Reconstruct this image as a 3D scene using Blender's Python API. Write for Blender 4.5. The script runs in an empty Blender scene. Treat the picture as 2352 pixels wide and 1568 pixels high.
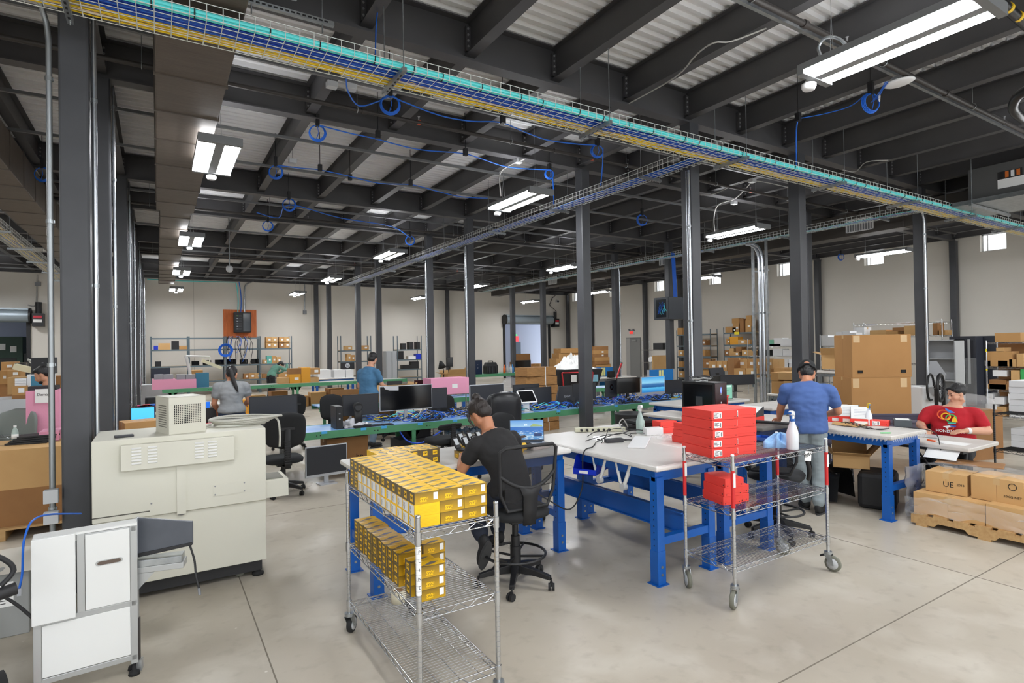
import bpy, bmesh, math, random
from mathutils import Vector, Matrix, Euler, noise
S = bpy.context.scene
COL = S.collection
rnd = random.Random(7)
# ---------------------------------------------------------------- camera, world, exposure
FPX, YAW, PITCH, ROLL, EYE = 1311.58, .55554, .0090136, -.0158755, 1.85
_fw = Vector((math.sin(YAW)*math.cos(PITCH), math.cos(YAW)*math.cos(PITCH), math.sin(PITCH)))
_r0 = Vector((math.cos(YAW), -math.sin(YAW), 0)); _u0 = _r0.cross(_fw)
_rt = math.cos(ROLL)*_r0 + math.sin(ROLL)*_u0; _up = -math.sin(ROLL)*_r0 + math.cos(ROLL)*_u0
cam_data = bpy.data.cameras.new('camera'); cam = bpy.data.objects.new('camera', cam_data); COL.objects.link(cam)
cam.matrix_world = Matrix(((_rt.x, _up.x, -_fw.x, 0), (_rt.y, _up.y, -_fw.y, 0), (_rt.z, _up.z, -_fw.z, EYE), (0, 0, 0, 1)))
cam_data.sensor_width = 36; cam_data.lens = FPX*36/2352; cam_data.clip_start = .05; cam_data.clip_end = 200
S.camera = cam
W = bpy.data.worlds.new('daylight'); S.world = W; W.use_nodes = True
bg = W.node_tree.nodes['Background']; bg.inputs[0].default_value = (.93, .97, 1, 1); bg.inputs[1].default_value = 1.9
S.view_settings.view_transform = 'Standard'; S.view_settings.look = 'None'; S.view_settings.gamma = 1; S.view_settings.use_curve_mapping = False
S.view_settings.exposure = .3
LAMP = 60.0          # radiance of the LED lenses
S.cycles.max_bounces = 7; S.cycles.diffuse_bounces = 4; S.cycles.glossy_bounces = 3; S.cycles.transmission_bounces = 4; S.cycles.transparent_max_bounces = 8
S.cycles.sample_clamp_indirect = 6; S.cycles.caustics_reflective = False; S.cycles.caustics_refractive = False
# ---------------------------------------------------------------- measuring: picture point + a known plane of the room -> place in the room
def ray(x, y): return _rt*((x-1176)/FPX) - _up*((y-784)/FPX) + _fw
C0 = Vector((0, 0, EYE))
def Zp(x, y, z): d = ray(x, y); return C0 + d*((z-EYE)/d.z)
def Xp(x, y, X): d = ray(x, y); return C0 + d*(X/d.x)
def Yp(x, y, Y): d = ray(x, y); return C0 + d*(Y/d.y)
def Fp(x, y, F): return C0 + ray(x, y)*F
# ---------------------------------------------------------------- materials
def lin(c):
    return tuple((v/255/12.92 if v/255 <= .04045 else ((v/255+.055)/1.055)**2.4) for v in c) + (1,)
MATS = {}
def mat(name, rgb, rough=.55, metal=0, var=None, bump=None, spec=.5, trans=0, alpha=1, emit=None, coat=0):
    """Principled material. var=(scale, rgb2, amount[, (sx,sy,sz)]) noise colour; bump=(scale, strength[, (sx,sy,sz)])"""
    if name in MATS: return MATS[name]
    m = bpy.data.materials.new(name); m.use_nodes = True; nt = m.node_tree; N = nt.nodes; L = nt.links
    b = N['Principled BSDF']; b.inputs['Base Color'].default_value = lin(rgb)
    b.inputs['Roughness'].default_value = rough; b.inputs['Metallic'].default_value = metal
    b.inputs['Specular IOR Level'].default_value = spec; b.inputs['Alpha'].default_value = alpha
    if trans: b.inputs['Transmission Weight'].default_value = trans; b.inputs['IOR'].default_value = 1.3
    if coat: b.inputs['Coat Weight'].default_value = coat
    if emit: b.inputs['Emission Color'].default_value = lin(emit[0]); b.inputs['Emission Strength'].default_value = emit[1]
    def nz(scale, st, det=4):
        tc = N.new('ShaderNodeTexCoord'); mp = N.new('ShaderNodeMapping'); t = N.new('ShaderNodeTexNoise')
        t.inputs['Scale'].default_value = scale; t.inputs['Detail'].default_value = det
        mp.inputs['Scale'].default_value = st
        L.new(tc.outputs['Object'], mp.inputs['Vector']); L.new(mp.outputs[0], t.inputs['Vector']); return t
    if var:
        t = nz(var[0], var[3] if len(var) > 3 else (1, 1, 1)); mx = N.new('ShaderNodeMixRGB')
        cr = N.new('ShaderNodeMapRange'); cr.inputs[1].default_value = .35; cr.inputs[2].default_value = .7; cr.inputs[4].default_value = var[2]
        L.new(t.outputs['Fac'], cr.inputs[0]); L.new(cr.outputs[0], mx.inputs[0])
        mx.inputs[1].default_value = lin(rgb); mx.inputs[2].default_value = lin(var[1]); L.new(mx.outputs[0], b.inputs['Base Color'])
    if bump:
        t = nz(bump[0], bump[2] if len(bump) > 2 else (1, 1, 1)); bp = N.new('ShaderNodeBump'); bp.inputs['Strength'].default_value = bump[1]; bp.inputs['Distance'].default_value = .01
        L.new(t.outputs['Fac'], bp.inputs['Height']); L.new(bp.outputs[0], b.inputs['Normal'])
    MATS[name] = m; return m
steel = mat('charcoal painted steel', (62, 63, 67), .42, var=(2.5, (74, 75, 79), .6))
steel2 = mat('charcoal beam paint', (70, 69, 71), .5, var=(1.5, (82, 81, 82), .6))
galv = mat('galvanized steel', (176, 180, 182), .3, .85, var=(14, (140, 146, 150), .7))
chrome = mat('chrome wire', (200, 202, 205), .18, 1)
zinc = mat('zinc conduit', (196, 200, 205), .25, .9)
white_pt = mat('white paint', (226, 226, 222), .5)
black_pl = mat('black plastic', (24, 24, 26), .45)
black_sat = mat('black satin plastic', (34, 34, 36), .6)
darkgrey = mat('dark grey plastic', (52, 53, 57), .5)
grey_pl = mat('grey plastic', (128, 130, 134), .5)
lightgrey = mat('light grey plastic', (186, 188, 190), .45)
silver = mat('silver plastic', (190, 193, 198), .35, .4)
white_pl = mat('white plastic', (232, 233, 234), .4)
paper = mat('white paper', (238, 238, 236), .7)
ink = mat('black ink', (22, 22, 24), .8)
screen_off = mat('dark screen glass', (13, 14, 17), .12, spec=.6)
screen_matte = mat('matte dark screen', (40, 42, 48), .4)
blue_cable = mat('blue cable jacket', (22, 104, 214), .45)
blue_dark = mat('deep blue cable jacket', (12, 72, 190), .45)
teal_cable = mat('aqua cable jacket', (104, 232, 232), .45)
yellow_cable = mat('yellow cable jacket', (255, 222, 40), .45)
pale_cable = mat('pale cable jacket', (244, 220, 190), .5)
grey_cable = mat('grey cable jacket', (170, 168, 164), .5)
blue_paint = mat('blue bench paint', (14, 92, 178), .38, var=(5, (20, 80, 160), .5))
green_paint = mat('green bench paint', (74, 142, 100), .5, var=(3, (92, 158, 116), .6))
card = mat('brown cardboard', (190, 146, 92), .8, var=(2.2, (176, 132, 80), .6), bump=(60, .06))
card2 = mat('tan cardboard', (202, 162, 108), .8, var=(3, (190, 148, 96), .6))
card3 = mat('dark cardboard', (156, 112, 68), .8, var=(3, (140, 98, 58), .6))
card4 = mat('orange carton', (226, 160, 48), .7)
tape = mat('clear packing tape', (206, 172, 124), .25)
red_card = mat('red box card', (232, 62, 52), .55)
pink_foam = mat('pink antistatic foam', (232, 158, 186), .85, bump=(120, .1))
rubber = mat('black rubber', (26, 26, 27), .8)
rubber_grey = mat('grey rubber', (112, 112, 100), .7)
glass = mat('clear plastic', (255, 255, 255), .06, trans=.0, alpha=.25)
film = mat('clear stretch film', (232, 234, 236), .12, alpha=.2, bump=(34, 1))
wood = mat('pallet wood', (196, 160, 110), .75, var=(4, (172, 132, 84), .7, (1, 8, 8)))
ply = mat('orange plywood', (214, 118, 60), .6, var=(3, (188, 96, 44), .8, (6, 6, 1)))
def lit(name, rgb, s): return mat(name, rgb, .4, emit=(rgb, s))
# ---------------------------------------------------------------- mesh builder
Iden = Matrix.Identity(4)
class MB:
    def __init__(s): s.v = []; s.f = []; s.mi = []; s.sm = []; s.mats = []; s.M = Iden
    def _m(s, m):
        if m not in s.mats: s.mats.append(m)
        return s.mats.index(m)
    def add(s, vs, fs, m, smooth=False, M=None):
        k = len(s.v); T = s.M if M is None else s.M @ M; i = s._m(m)
        s.v += [T @ Vector(p) for p in vs]
        for f in fs: s.f.append([k+a for a in f]); s.mi.append(i); s.sm.append(smooth)
        return s
    def box(s, x0, y0, z0, x1, y1, z1, m, M=None):
        return s.add([(x0,y0,z0),(x1,y0,z0),(x1,y1,z0),(x0,y1,z0),(x0,y0,z1),(x1,y0,z1),(x1,y1,z1),(x0,y1,z1)],
                     [(0,3,2,1),(4,5,6,7),(0,1,5,4),(1,2,6,5),(2,3,7,6),(3,0,4,7)], m, False, M)
    def cb(s, c, d, m, rot=None):
        M = Matrix.Translation(c) @ (rot.to_matrix().to_4x4() if isinstance(rot, Euler) else (rot or Iden))
        return s.box(-d[0]/2, -d[1]/2, -d[2]/2, d[0]/2, d[1]/2, d[2]/2, m, M)
    def cham(s, x0, y0, z0, x1, y1, z1, m, r=.01, n=3, M=None):
        """box with vertical edges rounded by r"""
        pts = []
        for cx, cy, a0 in ((x1-r, y1-r, 0), (x0+r, y1-r, 90), (x0+r, y0+r, 180), (x1-r, y0+r, 270)):
            for k in range(n+1):
                a = math.radians(a0+90*k/n); pts.append((cx+r*math.cos(a), cy+r*math.sin(a)))
        return s.prism(pts, z0, z1, m, M)
    def prism(s, pts, z0, z1, m, M=None, smooth=False):
        n = len(pts)
        return s.add([(x, y, z0) for x, y in pts]+[(x, y, z1) for x, y in pts],
                     [tuple(range(n-1, -1, -1)), tuple(range(n, 2*n))]+[(i, (i+1) % n, n+(i+1) % n, n+i) for i in range(n)], m, smooth, M)
    def cyl(s, p0, p1, r, m, n=10, r1=None, caps=True, smooth=True):
        p0 = Vector(p0); p1 = Vector(p1); d = (p1-p0)
        if d.length < 1e-7: return s
        q = d.to_track_quat('Z', 'Y').to_matrix(); r1 = r if r1 is None else r1; vs = []
        for p, rr in ((p0, r), (p1, r1)):
            for i in range(n): a = 2*math.pi*i/n; vs.append(p + q @ Vector((rr*math.cos(a), rr*math.sin(a), 0)))
        s.add(vs, [(i, (i+1) % n, n+(i+1) % n, n+i) for i in range(n)], m, smooth)
        if caps: s.add(vs, [tuple(range(n-1, -1, -1)), tuple(range(n, 2*n))], m)
        return s
    def tube(s, pts, r, m, n=6, close=False, caps=True, smooth=True):
        P = [Vector(p) for p in pts]; k = len(P); rs = r if isinstance(r, (list, tuple)) else [r]*k; vs = []
        up = None
        for i in range(k):
            t = (P[(i+1) % k]-P[i-1]) if close else (P[min(i+1, k-1)]-P[max(i-1, 0)])
            if t.length < 1e-9: t = Vector((0, 0, 1))
            t.normalize()
            if up is None:
                up = Vector((0, 0, 1)) if abs(t.z) < .9 else Vector((1, 0, 0))
            up = (up - t*up.dot(t))
            if up.length < 1e-6: up = Vector((0, 1, 0)) - t*t.y
            up.normalize(); w = t.cross(up)
            for j in range(n): a = 2*math.pi*j/n; vs.append(P[i]+(up*math.cos(a)+w*math.sin(a))*rs[i])
        fs = []
        for i in range(k if close else k-1):
            a = i*n; b = ((i+1) % k)*n
            for j in range(n): fs.append((a+j, b+j, b+(j+1) % n, a+(j+1) % n))
        s.add(vs, fs, m, smooth)
        if caps and not close: s.add(vs, [tuple(range(n)), tuple(range(k*n-1, k*n-n-1, -1))], m)
        return s
    def lathe(s, prof, c, m, n=16, M=None, smooth=True):
        """prof = [(r,z)...] around local Z at c"""
        vs = []; c = Vector(c)
        for r, z in prof:
            for j in range(n): a = 2*math.pi*j/n; vs.append(c+Vector((r*math.cos(a), r*math.sin(a), z)))
        fs = []
        for i in range(len(prof)-1):
            for j in range(n): fs.append((i*n+j, i*n+(j+1) % n, (i+1)*n+(j+1) % n, (i+1)*n+j))
        if prof[0][0] > 1e-5: fs.append(tuple(range(n-1, -1, -1)))
        if prof[-1][0] > 1e-5: fs.append(tuple(range((len(prof)-1)*n, len(prof)*n)))
        return s.add(vs, fs, m, smooth, M)
    def loft(s, rings, m, cap=True, smooth=True, M=None):
        n = len(rings[0]); vs = [p for r in rings for p in r]; fs = []
        for i in range(len(rings)-1):
            for j in range(n): fs.append((i*n+j, i*n+(j+1) % n, (i+1)*n+(j+1) % n, (i+1)*n+j))
        if cap: fs += [tuple(range(n-1, -1, -1)), tuple(range((len(rings)-1)*n, len(rings)*n))]
        return s.add(vs, fs, m, smooth, M)
    def grid(s, fn, nu, nv, m, smooth=True):
        vs = [fn(i/nu, j/nv) for i in range(nu+1) for j in range(nv+1)]
        return s.add(vs, [(i*(nv+1)+j, (i+1)*(nv+1)+j, (i+1)*(nv+1)+j+1, i*(nv+1)+j+1) for i in range(nu) for j in range(nv)], m, smooth)
    def ball(s, c, r, m, nu=12, nv=8, M=None):
        rx, ry, rz = r if isinstance(r, (tuple, list)) else (r, r, r); vs = [(0, 0, -rz)]; c = Vector(c)
        for i in range(1, nv):
            a = math.pi*i/nv-math.pi/2
            for j in range(nu): b = 2*math.pi*j/nu; vs.append((rx*math.cos(a)*math.cos(b), ry*math.cos(a)*math.sin(b), rz*math.sin(a)))
        vs.append((0, 0, rz)); fs = []
        for j in range(nu):
            fs.append((0, 1+(j+1) % nu, 1+j)); fs.append((len(vs)-1, 1+(nv-2)*nu+j, 1+(nv-2)*nu+(j+1) % nu))
        for i in range(nv-2):
            for j in range(nu): a = 1+i*nu; fs.append((a+j, a+(j+1) % nu, a+nu+(j+1) % nu, a+nu+j))
        return s.add(vs, fs, m, True, Matrix.Translation(c) @ (M or Iden))
    def text(s, txt, M, size, m, depth=.0008, align='CENTER', squash=1, bold=0):
        """lettering in the XY plane of M"""
        cu = bpy.data.curves.new('t', 'FONT'); cu.body = txt; cu.size = size; cu.align_x = align; cu.align_y = 'CENTER'; cu.extrude = depth; cu.resolution_u = 2; cu.offset = bold
        o = bpy.data.objects.new('t', cu); COL.objects.link(o); dg = bpy.context.evaluated_depsgraph_get()
        me = bpy.data.meshes.new_from_object(o.evaluated_get(dg)); Q = Matrix.Diagonal((squash, 1, 1, 1))
        s.add([Q @ v.co for v in me.vertices], [tuple(p.vertices) for p in me.polygons], m, False, M)
        bpy.data.objects.remove(o); bpy.data.curves.remove(cu); bpy.data.meshes.remove(me); return s
    def mesh(s, name):
        me = bpy.data.meshes.new(name); me.from_pydata([tuple(p) for p in s.v], [], s.f)
        for m in s.mats: me.materials.append(m)
        me.polygons.foreach_set('material_index', s.mi); me.polygons.foreach_set('use_smooth', s.sm); me.update(); return me
    def build(s, name, parent=None, bevel=0, seg=2, loc=None, kind=None):
        if loc is not None:
            L = Vector(loc); s.v = [p-L for p in s.v]
        o = bpy.data.objects.new(name, s.mesh(name)); COL.objects.link(o)
        if loc is not None: o.location = loc
        if parent: o.parent = parent
        if bevel:
            b = o.modifiers.new('edge', 'BEVEL'); b.width = bevel; b.segments = seg; b.limit_method = 'ANGLE'; b.angle_limit = .7
        if kind: o['kind'] = kind
        return o
def tag(o, label, cat, group=None):
    o['label'] = label; o['category'] = cat
    if group: o['group'] = group
    return o
def thing(name, label, cat, loc=(0, 0, 0), rz=0, group=None):
    o = bpy.data.objects.new(name, None); COL.objects.link(o); o.location = loc; o.rotation_euler = (0, 0, rz); o.empty_display_size = .1
    return tag(o, label, cat, group)
def copy_tree(o, parent=None):
    c = o.copy(); COL.objects.link(c)
    if parent is not None: c.parent = parent
    for ch in list(KIDS.get(o.name, [])): copy_tree(ch, c)
    return c
KIDS = {}
def index_kids():
    KIDS.clear()
    for o in COL.objects:
        if o.parent: KIDS.setdefault(o.parent.name, []).append(o)
def dup(root, loc, rz=None, label=None, group=None):
    index_kids(); c = copy_tree(root); c.location = loc
    if rz is not None: c.rotation_euler = (0, 0, rz)
    if label: c['label'] = label
    if group: c['group'] = group
    return c
def T(*p): return Matrix.Translation(p if len(p) == 3 else p[0])
def R(deg, ax='Z'): return Matrix.Rotation(math.radians(deg), 4, ax)
ORD = ['first', 'second', 'third', 'fourth', 'fifth', 'sixth', 'seventh', 'eighth', 'ninth', 'tenth', 'eleventh', 'twelfth', 'thirteenth', 'fourteenth', 'fifteenth', 'sixteenth']
def arc(c, r, a0, a1, n, ax='Z', flat=1):
    out = []
    for i in range(n+1):
        a = math.radians(a0+(a1-a0)*i/n); u, v = r*math.cos(a), r*math.sin(a)*flat
        p = {'Z': (u, v, 0), 'Y': (u, 0, v), 'X': (0, u, v)}[ax]; out.append(Vector(c)+Vector(p))
    return out
def sag(a, b, d, n=8):
    a = Vector(a); b = Vector(b); return [a.lerp(b, i/n)-Vector((0, 0, d*4*(i/n)*(1-i/n))) for i in range(n+1)]
def spline(pts, n=5):
    P = [Vector(p) for p in pts]; out = []
    for i in range(len(P)-1):
        p0 = P[max(i-1, 0)]; p1 = P[i]; p2 = P[i+1]; p3 = P[min(i+2, len(P)-1)]
        for k in range(n):
            t = k/n; out.append(.5*((2*p1)+(p2-p0)*t+(2*p0-5*p1+4*p2-p3)*t*t+(3*p1-p0-3*p2+p3)*t**3))
    out.append(P[-1]); return out
# ================================================================ the building
def struct(mb, name, **k): return mb.build(name, kind='structure', **k)
def floor_mat():
    m = bpy.data.materials.new('polished concrete'); m.use_nodes = True; nt = m.node_tree; N = nt.nodes; L = nt.links; b = N['Principled BSDF']
    tc = N.new('ShaderNodeTexCoord')
    def nz(s, d, dist=0):
        t = N.new('ShaderNodeTexNoise'); t.inputs['Scale'].default_value = s; t.inputs['Detail'].default_value = d; t.inputs['Distortion'].default_value = dist; L.new(tc.outputs['Object'], t.inputs['Vector']); return t
    def rng(src, a, c, lo=0, hi=1):
        r = N.new('ShaderNodeMapRange'); r.inputs[1].default_value = a; r.inputs[2].default_value = c; r.inputs[3].default_value = lo; r.inputs[4].default_value = hi; L.new(src, r.inputs[0]); return r.outputs[0]
    def mix(f, a, c):
        x = N.new('ShaderNodeMixRGB')
        for sk, v in ((x.inputs[0], f), (x.inputs[1], a), (x.inputs[2], c)):
            if hasattr(v, 'is_linked') or hasattr(v, 'node'): L.new(v, sk)
            else: sk.default_value = v
        return x.outputs[0]
    c = mix(rng(nz(.35, 6, .6).outputs['Fac'], .35, .68), lin((188, 180, 165)), lin((164, 155, 140)))
    c = mix(rng(nz(2.2, 8, .4).outputs['Fac'], .5, .72, 0, .55), c, lin((206, 200, 188)))
    c = mix(rng(nz(9, 6).outputs['Fac'], .55, .75, 0, .35), c, lin((140, 130, 116)))
    v = N.new('ShaderNodeTexVoronoi'); v.inputs['Scale'].default_value = 2.6; L.new(tc.outputs['Object'], v.inputs['Vector'])
    c = mix(rng(v.outputs['Distance'], .012, .03, .55, 0), c, lin((232, 230, 224)))
    L.new(c, b.inputs['Base Color'])
    L.new(rng(nz(.8, 5).outputs['Fac'], .3, .7, .26, .46), b.inputs['Roughness']); b.inputs['Specular IOR Level'].default_value = .45
    bp = N.new('ShaderNodeBump'); bp.inputs['Strength'].default_value = .05; L.new(nz(60, 3).outputs['Fac'], bp.inputs['Height']); L.new(bp.outputs[0], b.inputs['Normal'])
    return m
FLOOR = floor_mat()
wall_paint = mat('warm white wall paint', (222, 217, 208), .75, var=(.5, (212, 207, 197), .5))
deck_metal = mat('primed deck metal', (242, 242, 242), .5, var=(1.2, (226, 226, 227), .7, (1, 6, 1)))
joint = mat('sawn joint', (120, 112, 100), .8)
XL, XR, YF, YB, ZD = -13.0, 22.05, -6.0, 28.95, 5.5
m = MB().box(XL-.3, YF, -.2, XR+.3, YB+9, 0, FLOOR); struct(m, 'floor')
m = MB()
for x in (-4.2, .55, 5.4, 10.2, 15, 19.5): m.box(x-.004, YF, 0, x+.004, YB, .0012, joint)
for y in (-1.8, 1.9, 6.9, 10.4, 13.9, 17.4, 21, 24.6): m.box(XL, y-.004, 0, XR, y+.004, .0012, joint)
struct(m, 'trim_1')
# corrugated roof deck, flutes along X
pts = []; y = YF
while y < YB+.3:
    pts += [(y, ZD), (y+.045, ZD), (y+.06, ZD+.045), (y+.135, ZD+.045)]; y += .15
n = len(pts); vs = [(XL, a, b) for a, b in pts]+[(XR+.3, a, b) for a, b in pts]
m = MB().add(vs, [(i, i+1, n+i+1, n+i) for i in range(n-1)], deck_metal); m.box(XL, YF, ZD+.09, XR+.3, YB+.3, ZD+.2, deck_metal); struct(m, 'ceiling')
ZW = ZD+.05
# back wall with two rolling-door openings
DX0, DX1, DZ = Yp(1157, 800, YB).x, Yp(1261, 800, YB).x, Yp(1200, 741, YB).z
GX0, GX1, GZ = -11.0, Yp(63, 760, YB).x, Yp(40, 735, YB).z
m = MB()
for a, b_ in ((XL, GX0), (GX1, DX0), (DX1, XR+.3)): m.box(a, YB, 0, b_, YB+.25, ZW, wall_paint)
m.box(GX0, YB, GZ, GX1, YB+.25, ZW, wall_paint); m.box(DX0, YB, DZ, DX1, YB+.25, ZW, wall_paint); struct(m, 'wall_back')
m = MB()
for px in (445, 716): X = Yp(px, 700, YB).x; m.box(X-.006, YB-.004, 0, X+.006, YB, ZW, mat('wall seam', (170, 164, 154), .8))
struct(m, 'trim_2')
# right wall with high windows
WY = [(7.47-3.47*(-k)-.66, 7.47+3.47*k) for k in range(-1, 7)]
m = MB().box(XR, YF, 0, XR+.25, YB, 4.6, wall_paint).box(XR, YF, 5.14, XR+.25, YB, ZW, wall_paint); y = YF
EDY = (Xp(1473, 830, XR).y, Xp(1440, 830, XR).y)
for a, b_ in WY+[(YB, YB)]:
    m.box(XR, y, 4.6, XR+.25, a, 5.14, wall_paint); y = b_
struct(m, 'wall_right')
frame_w = mat('white window frame', (232, 234, 236), .4)
for k, (a, b_) in enumerate(WY):
    m = MB(); x = XR+.16
    for q in ((a, 4.6, a+.04, 5.14), (b_-.04, 4.6, b_, 5.14), (a, 4.6, b_, 4.63), (a, 5.11, b_, 5.14), (a+.5, 4.6, a+.53, 5.14)): m.box(x, q[0], q[1], x+.05, q[2], q[3], frame_w)
    o = m.build(f'window_{k+1}', kind='structure'); MB().box(x+.02, a+.04, 4.63, x+.026, b_-.04, 5.11, mat('window glass', (255, 255, 255), .03, alpha=.08)).build('pane', o)
# exit door in the right wall (steel door in a recessed frame)
zd = Xp(1456, 777, XR).z; dg_ = mat('grey steel door', (138, 138, 136), .5)
m = MB().box(XR-.012, EDY[0]-.02, 0, XR, EDY[1]+.02, zd+.05, mat('door frame grey', (120, 120, 118), .5)); d1 = m.build('door_1', kind='structure')
MB().box(XR-.03, EDY[0]+.04, .01, XR-.008, EDY[1]-.3, zd, dg_).box(XR-.02, EDY[1]-.28, 0, XR-.008, EDY[1], zd+.02, mat('door reveal', (176, 174, 170), .6)).build('door_leaf', d1)
MB().cb((XR-.07, EDY[0]+.45, zd-.12), (.06, .3, .07), mat('door closer', (170, 170, 168), .4)).build('door_closer', d1)
# room and end walls outside the picture
m = MB().box(XL-.25, YF, 0, XL, YB, ZW, wall_paint); struct(m, 'wall_left')
corr = mat('pale blue corridor paint', (176, 184, 204), .8)
m = MB().box(XL, YB+4, 0, XR+2, YB+4.2, 5, corr); struct(m, 'wall_corridor')
m = MB().box(XL, YB+.25, 4.2, XR+2, YB+4, 4.3, corr); struct(m, 'ceiling_corridor')
# steel frame
def ibeam(m, p0, p1, z0, z1, w, mt, tf=.014, tw=.01):
    (x0, y0), (x1, y1) = p0, p1
    if abs(x1-x0) > abs(y1-y0):
        m.box(x0, y0-w/2, z0, x1, y0+w/2, z0+tf, mt); m.box(x0, y0-w/2, z1-tf, x1, y0+w/2, z1, mt); m.box(x0, y0-tw/2, z0+tf, x1, y0+tw/2, z1-tf, mt)
    else:
        m.box(x0-w/2, y0, z0, x0+w/2, y1, z0+tf, mt); m.box(x0-w/2, y0, z1-tf, x0+w/2, y1, z1, mt); m.box(x0-tw/2, y0, z0+tf, x0+tw/2, y1, z1-tf, mt)
ROWS = [-3.2, 1.2, 5.65, 8.12, 12.6, 15.07, 19.5, 21.9, 26.3, 28.72]
CX = [-.54, 6.6, 13.65, 21.9]
JX = [6.54+1.18*k for k in range(-16, 14)]
bolt = mat('bolt head steel', (150, 150, 152), .45, .3)
for y in ROWS:
    m = MB(); ibeam(m, (XL, y), (XR, y), 5.03, 5.49, .17, steel2); struct(m, 'girder')
for x in JX:
    m = MB()
    for a, b_ in zip([YF]+ROWS, ROWS+[YB]): ibeam(m, (x, a+.012), (x, b_-.012), 5.1, 5.485, .13, steel2, .012)
    for y in ROWS[2:7]:
        for sgn in (-1, 1):                         # bolted clip angles at each girder
            m.box(x-.06, y+sgn*.03-.025, 5.14, x+.06, y+sgn*.03+.02, 5.42, steel2)
            for q in range(4):
                for sx in (-.04, .04): m.cyl((x+sx, y+sgn*.03, 5.19+q*.065), (x+sx, y+sgn*.068, 5.19+q*.065), .013, bolt, 6)
    struct(m, 'joist')
def column(x, y, w=.19):
    m = MB().cham(x-w/2, y-w/2, 0, x+w/2, y+w/2, 5.03, steel, .016, 2); m.box(x-.1, y-.1, 0, x+.1, y+.1, .015, steel)
    return struct(m, 'steel_column')
for y in ROWS[2:]:
    for x in CX:
        column(x, y if not (x > 20 and y > 28) else 28.6)
column(9.25, 5.65, .2)
# ---------------------------------------------------------------- light fittings (the room's own lamps, plus an added uplight strip on each)
lens_on = lit('lit LED lens', (250, 252, 255), LAMP); up_fill = lit('added uplight glow', (250, 252, 255), LAMP*.15); lampgrey = mat('lamp housing grey', (120, 122, 124), .45)
def fixture():
    t = thing('high_bay_light', '', 'ceiling light', group='twin-lens LED high bay lights')
    m = MB().box(-.235, -.66, .015, .235, .66, .075, lampgrey).box(-.05, -.66, -.012, .05, .66, .015, lampgrey)
    for s in (-1, 1): m.box(-.235, s*.66-.03, -.02, .235, s*.66+.03, .075, lampgrey)
    m.build('housing', t)
    for s in (-1, 1):
        a = [(s*.14+.085*math.cos(math.radians(q)), .013-.03*math.sin(math.radians(q))) for q in range(0, 181, 30)]
        MB().loft([[(x, y, z) for x, z in a] for y in (-.63, .63)], lens_on, True, False).build('lens', t)
    MB().box(-.2, -.6, .0755, .2, .6, .079, up_fill).build('added_uplight', t)  # added glowing strip to brighten the deck, not a part of the fitting
    MB().lathe([(.0, -.085), (.05, -.085), (.065, -.06), (.065, -.03), (.03, -.02), (.03, .0)], (0, .72, 0), white_pl, 10).box(-.03, .64, -.02, .03, .74, .0, white_pl).build('motion_sensor', t)
    for s in (-1, 1):
        m = MB()
        for q in (-.03, .03): m.cyl((q, s*.5, .075), (0, s*.5, .55), .0022, galv, 4)
        m.cyl((0, s*.5, .55), (0, s*.5, 1.2), .0022, galv, 4); m.build('hanging_wire', t)
    return t
FX = [.65, 5.22, 10.95, 17.45]; FY = [2.33, 8.12, 14.45, 20.3, 26.1]
DEP = ['nearest', 'second nearest', 'middle', 'second farthest', 'farthest']; ROWN = ['beside the brown duct', 'left of the middle columns', 'right of the middle columns', 'near the right wall']
fx0 = None
for i, x in enumerate(FX+[-5.2]):
    for j, y in enumerate([-3.4]+FY):
        lab = (f'{DEP[j-1]} twin LED ceiling light in the row {ROWN[i]}' if j and i < 4 else 'twin LED ceiling light outside the picture, behind the viewer')
        if i == 4 and j: lab = f'{DEP[j-1]} twin LED ceiling light over the left bay'
        if fx0 is None: fx0 = fixture(); o = fx0; o['label'] = lab; o.location = (x, y, 4.3)
        else: o = dup(fx0, (x, y, 4.3), label=lab)
        if i == 0 and j == 1: o.location = (.65, 1.0, 4.3)
# ================================================================ overhead services
duct_wrap = mat('brown duct insulation', (98, 88, 79), .5, .1, var=(3, (84, 75, 67), .7, (1, 8, 1)), bump=(9, .25, (1, 6, 1)))
duct_dark = mat('dark sheet metal duct', (66, 62, 58), .5, .3, var=(1, (78, 72, 66), .6))
foil = mat('duct seam foil', (168, 160, 148), .35, .4)
def duct(label, segs, y0, y1, step, mt, seam, name='air_duct'):
    t = thing(name, label, 'duct', ((segs[0][2]+segs[0][3])/2, y0, segs[0][4]))
    for a, b_, x0, x1, z0, z1 in segs:
        MB().box(x0, a, z0, x1, b_, z1, mt).build('duct_section', t, bevel=.012).matrix_parent_inverse = T(t.location).inverted()
        y = a+step*.5
        while y < b_:
            MB().box(x0-.012, y, z0-.012, x1+.012, y+.03, z1+.012, seam).build('seam_flange', t).matrix_parent_inverse = T(t.location).inverted(); y += step*(.8+.4*rnd.random())
    return t
seam1 = mat('duct seam brown', (88, 80, 72), .5)
duct('long brown insulated air duct running past the steel column row on the left', [(-5, 12.3, 0, .6, 4.45, 4.98), (12.3, 25.6, .06, .56, 4.47, 4.95)], -5, 25.6, 1.15, duct_wrap, seam1)
duct('brown insulated air duct at the far left, over the left bay', [(4, 24, -2.35, -1.75, 4.45, 5.0)], 4, 24, 1.2, duct_wrap, seam1)
t = duct('dark square air duct with white registers along the right bay', [(-4, 25.4, 14.55, 15.05, 4.45, 5.0)], -4, 25.4, 1.5, duct_dark, mat('duct seam dark', (80, 76, 72), .45, .3))
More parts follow.
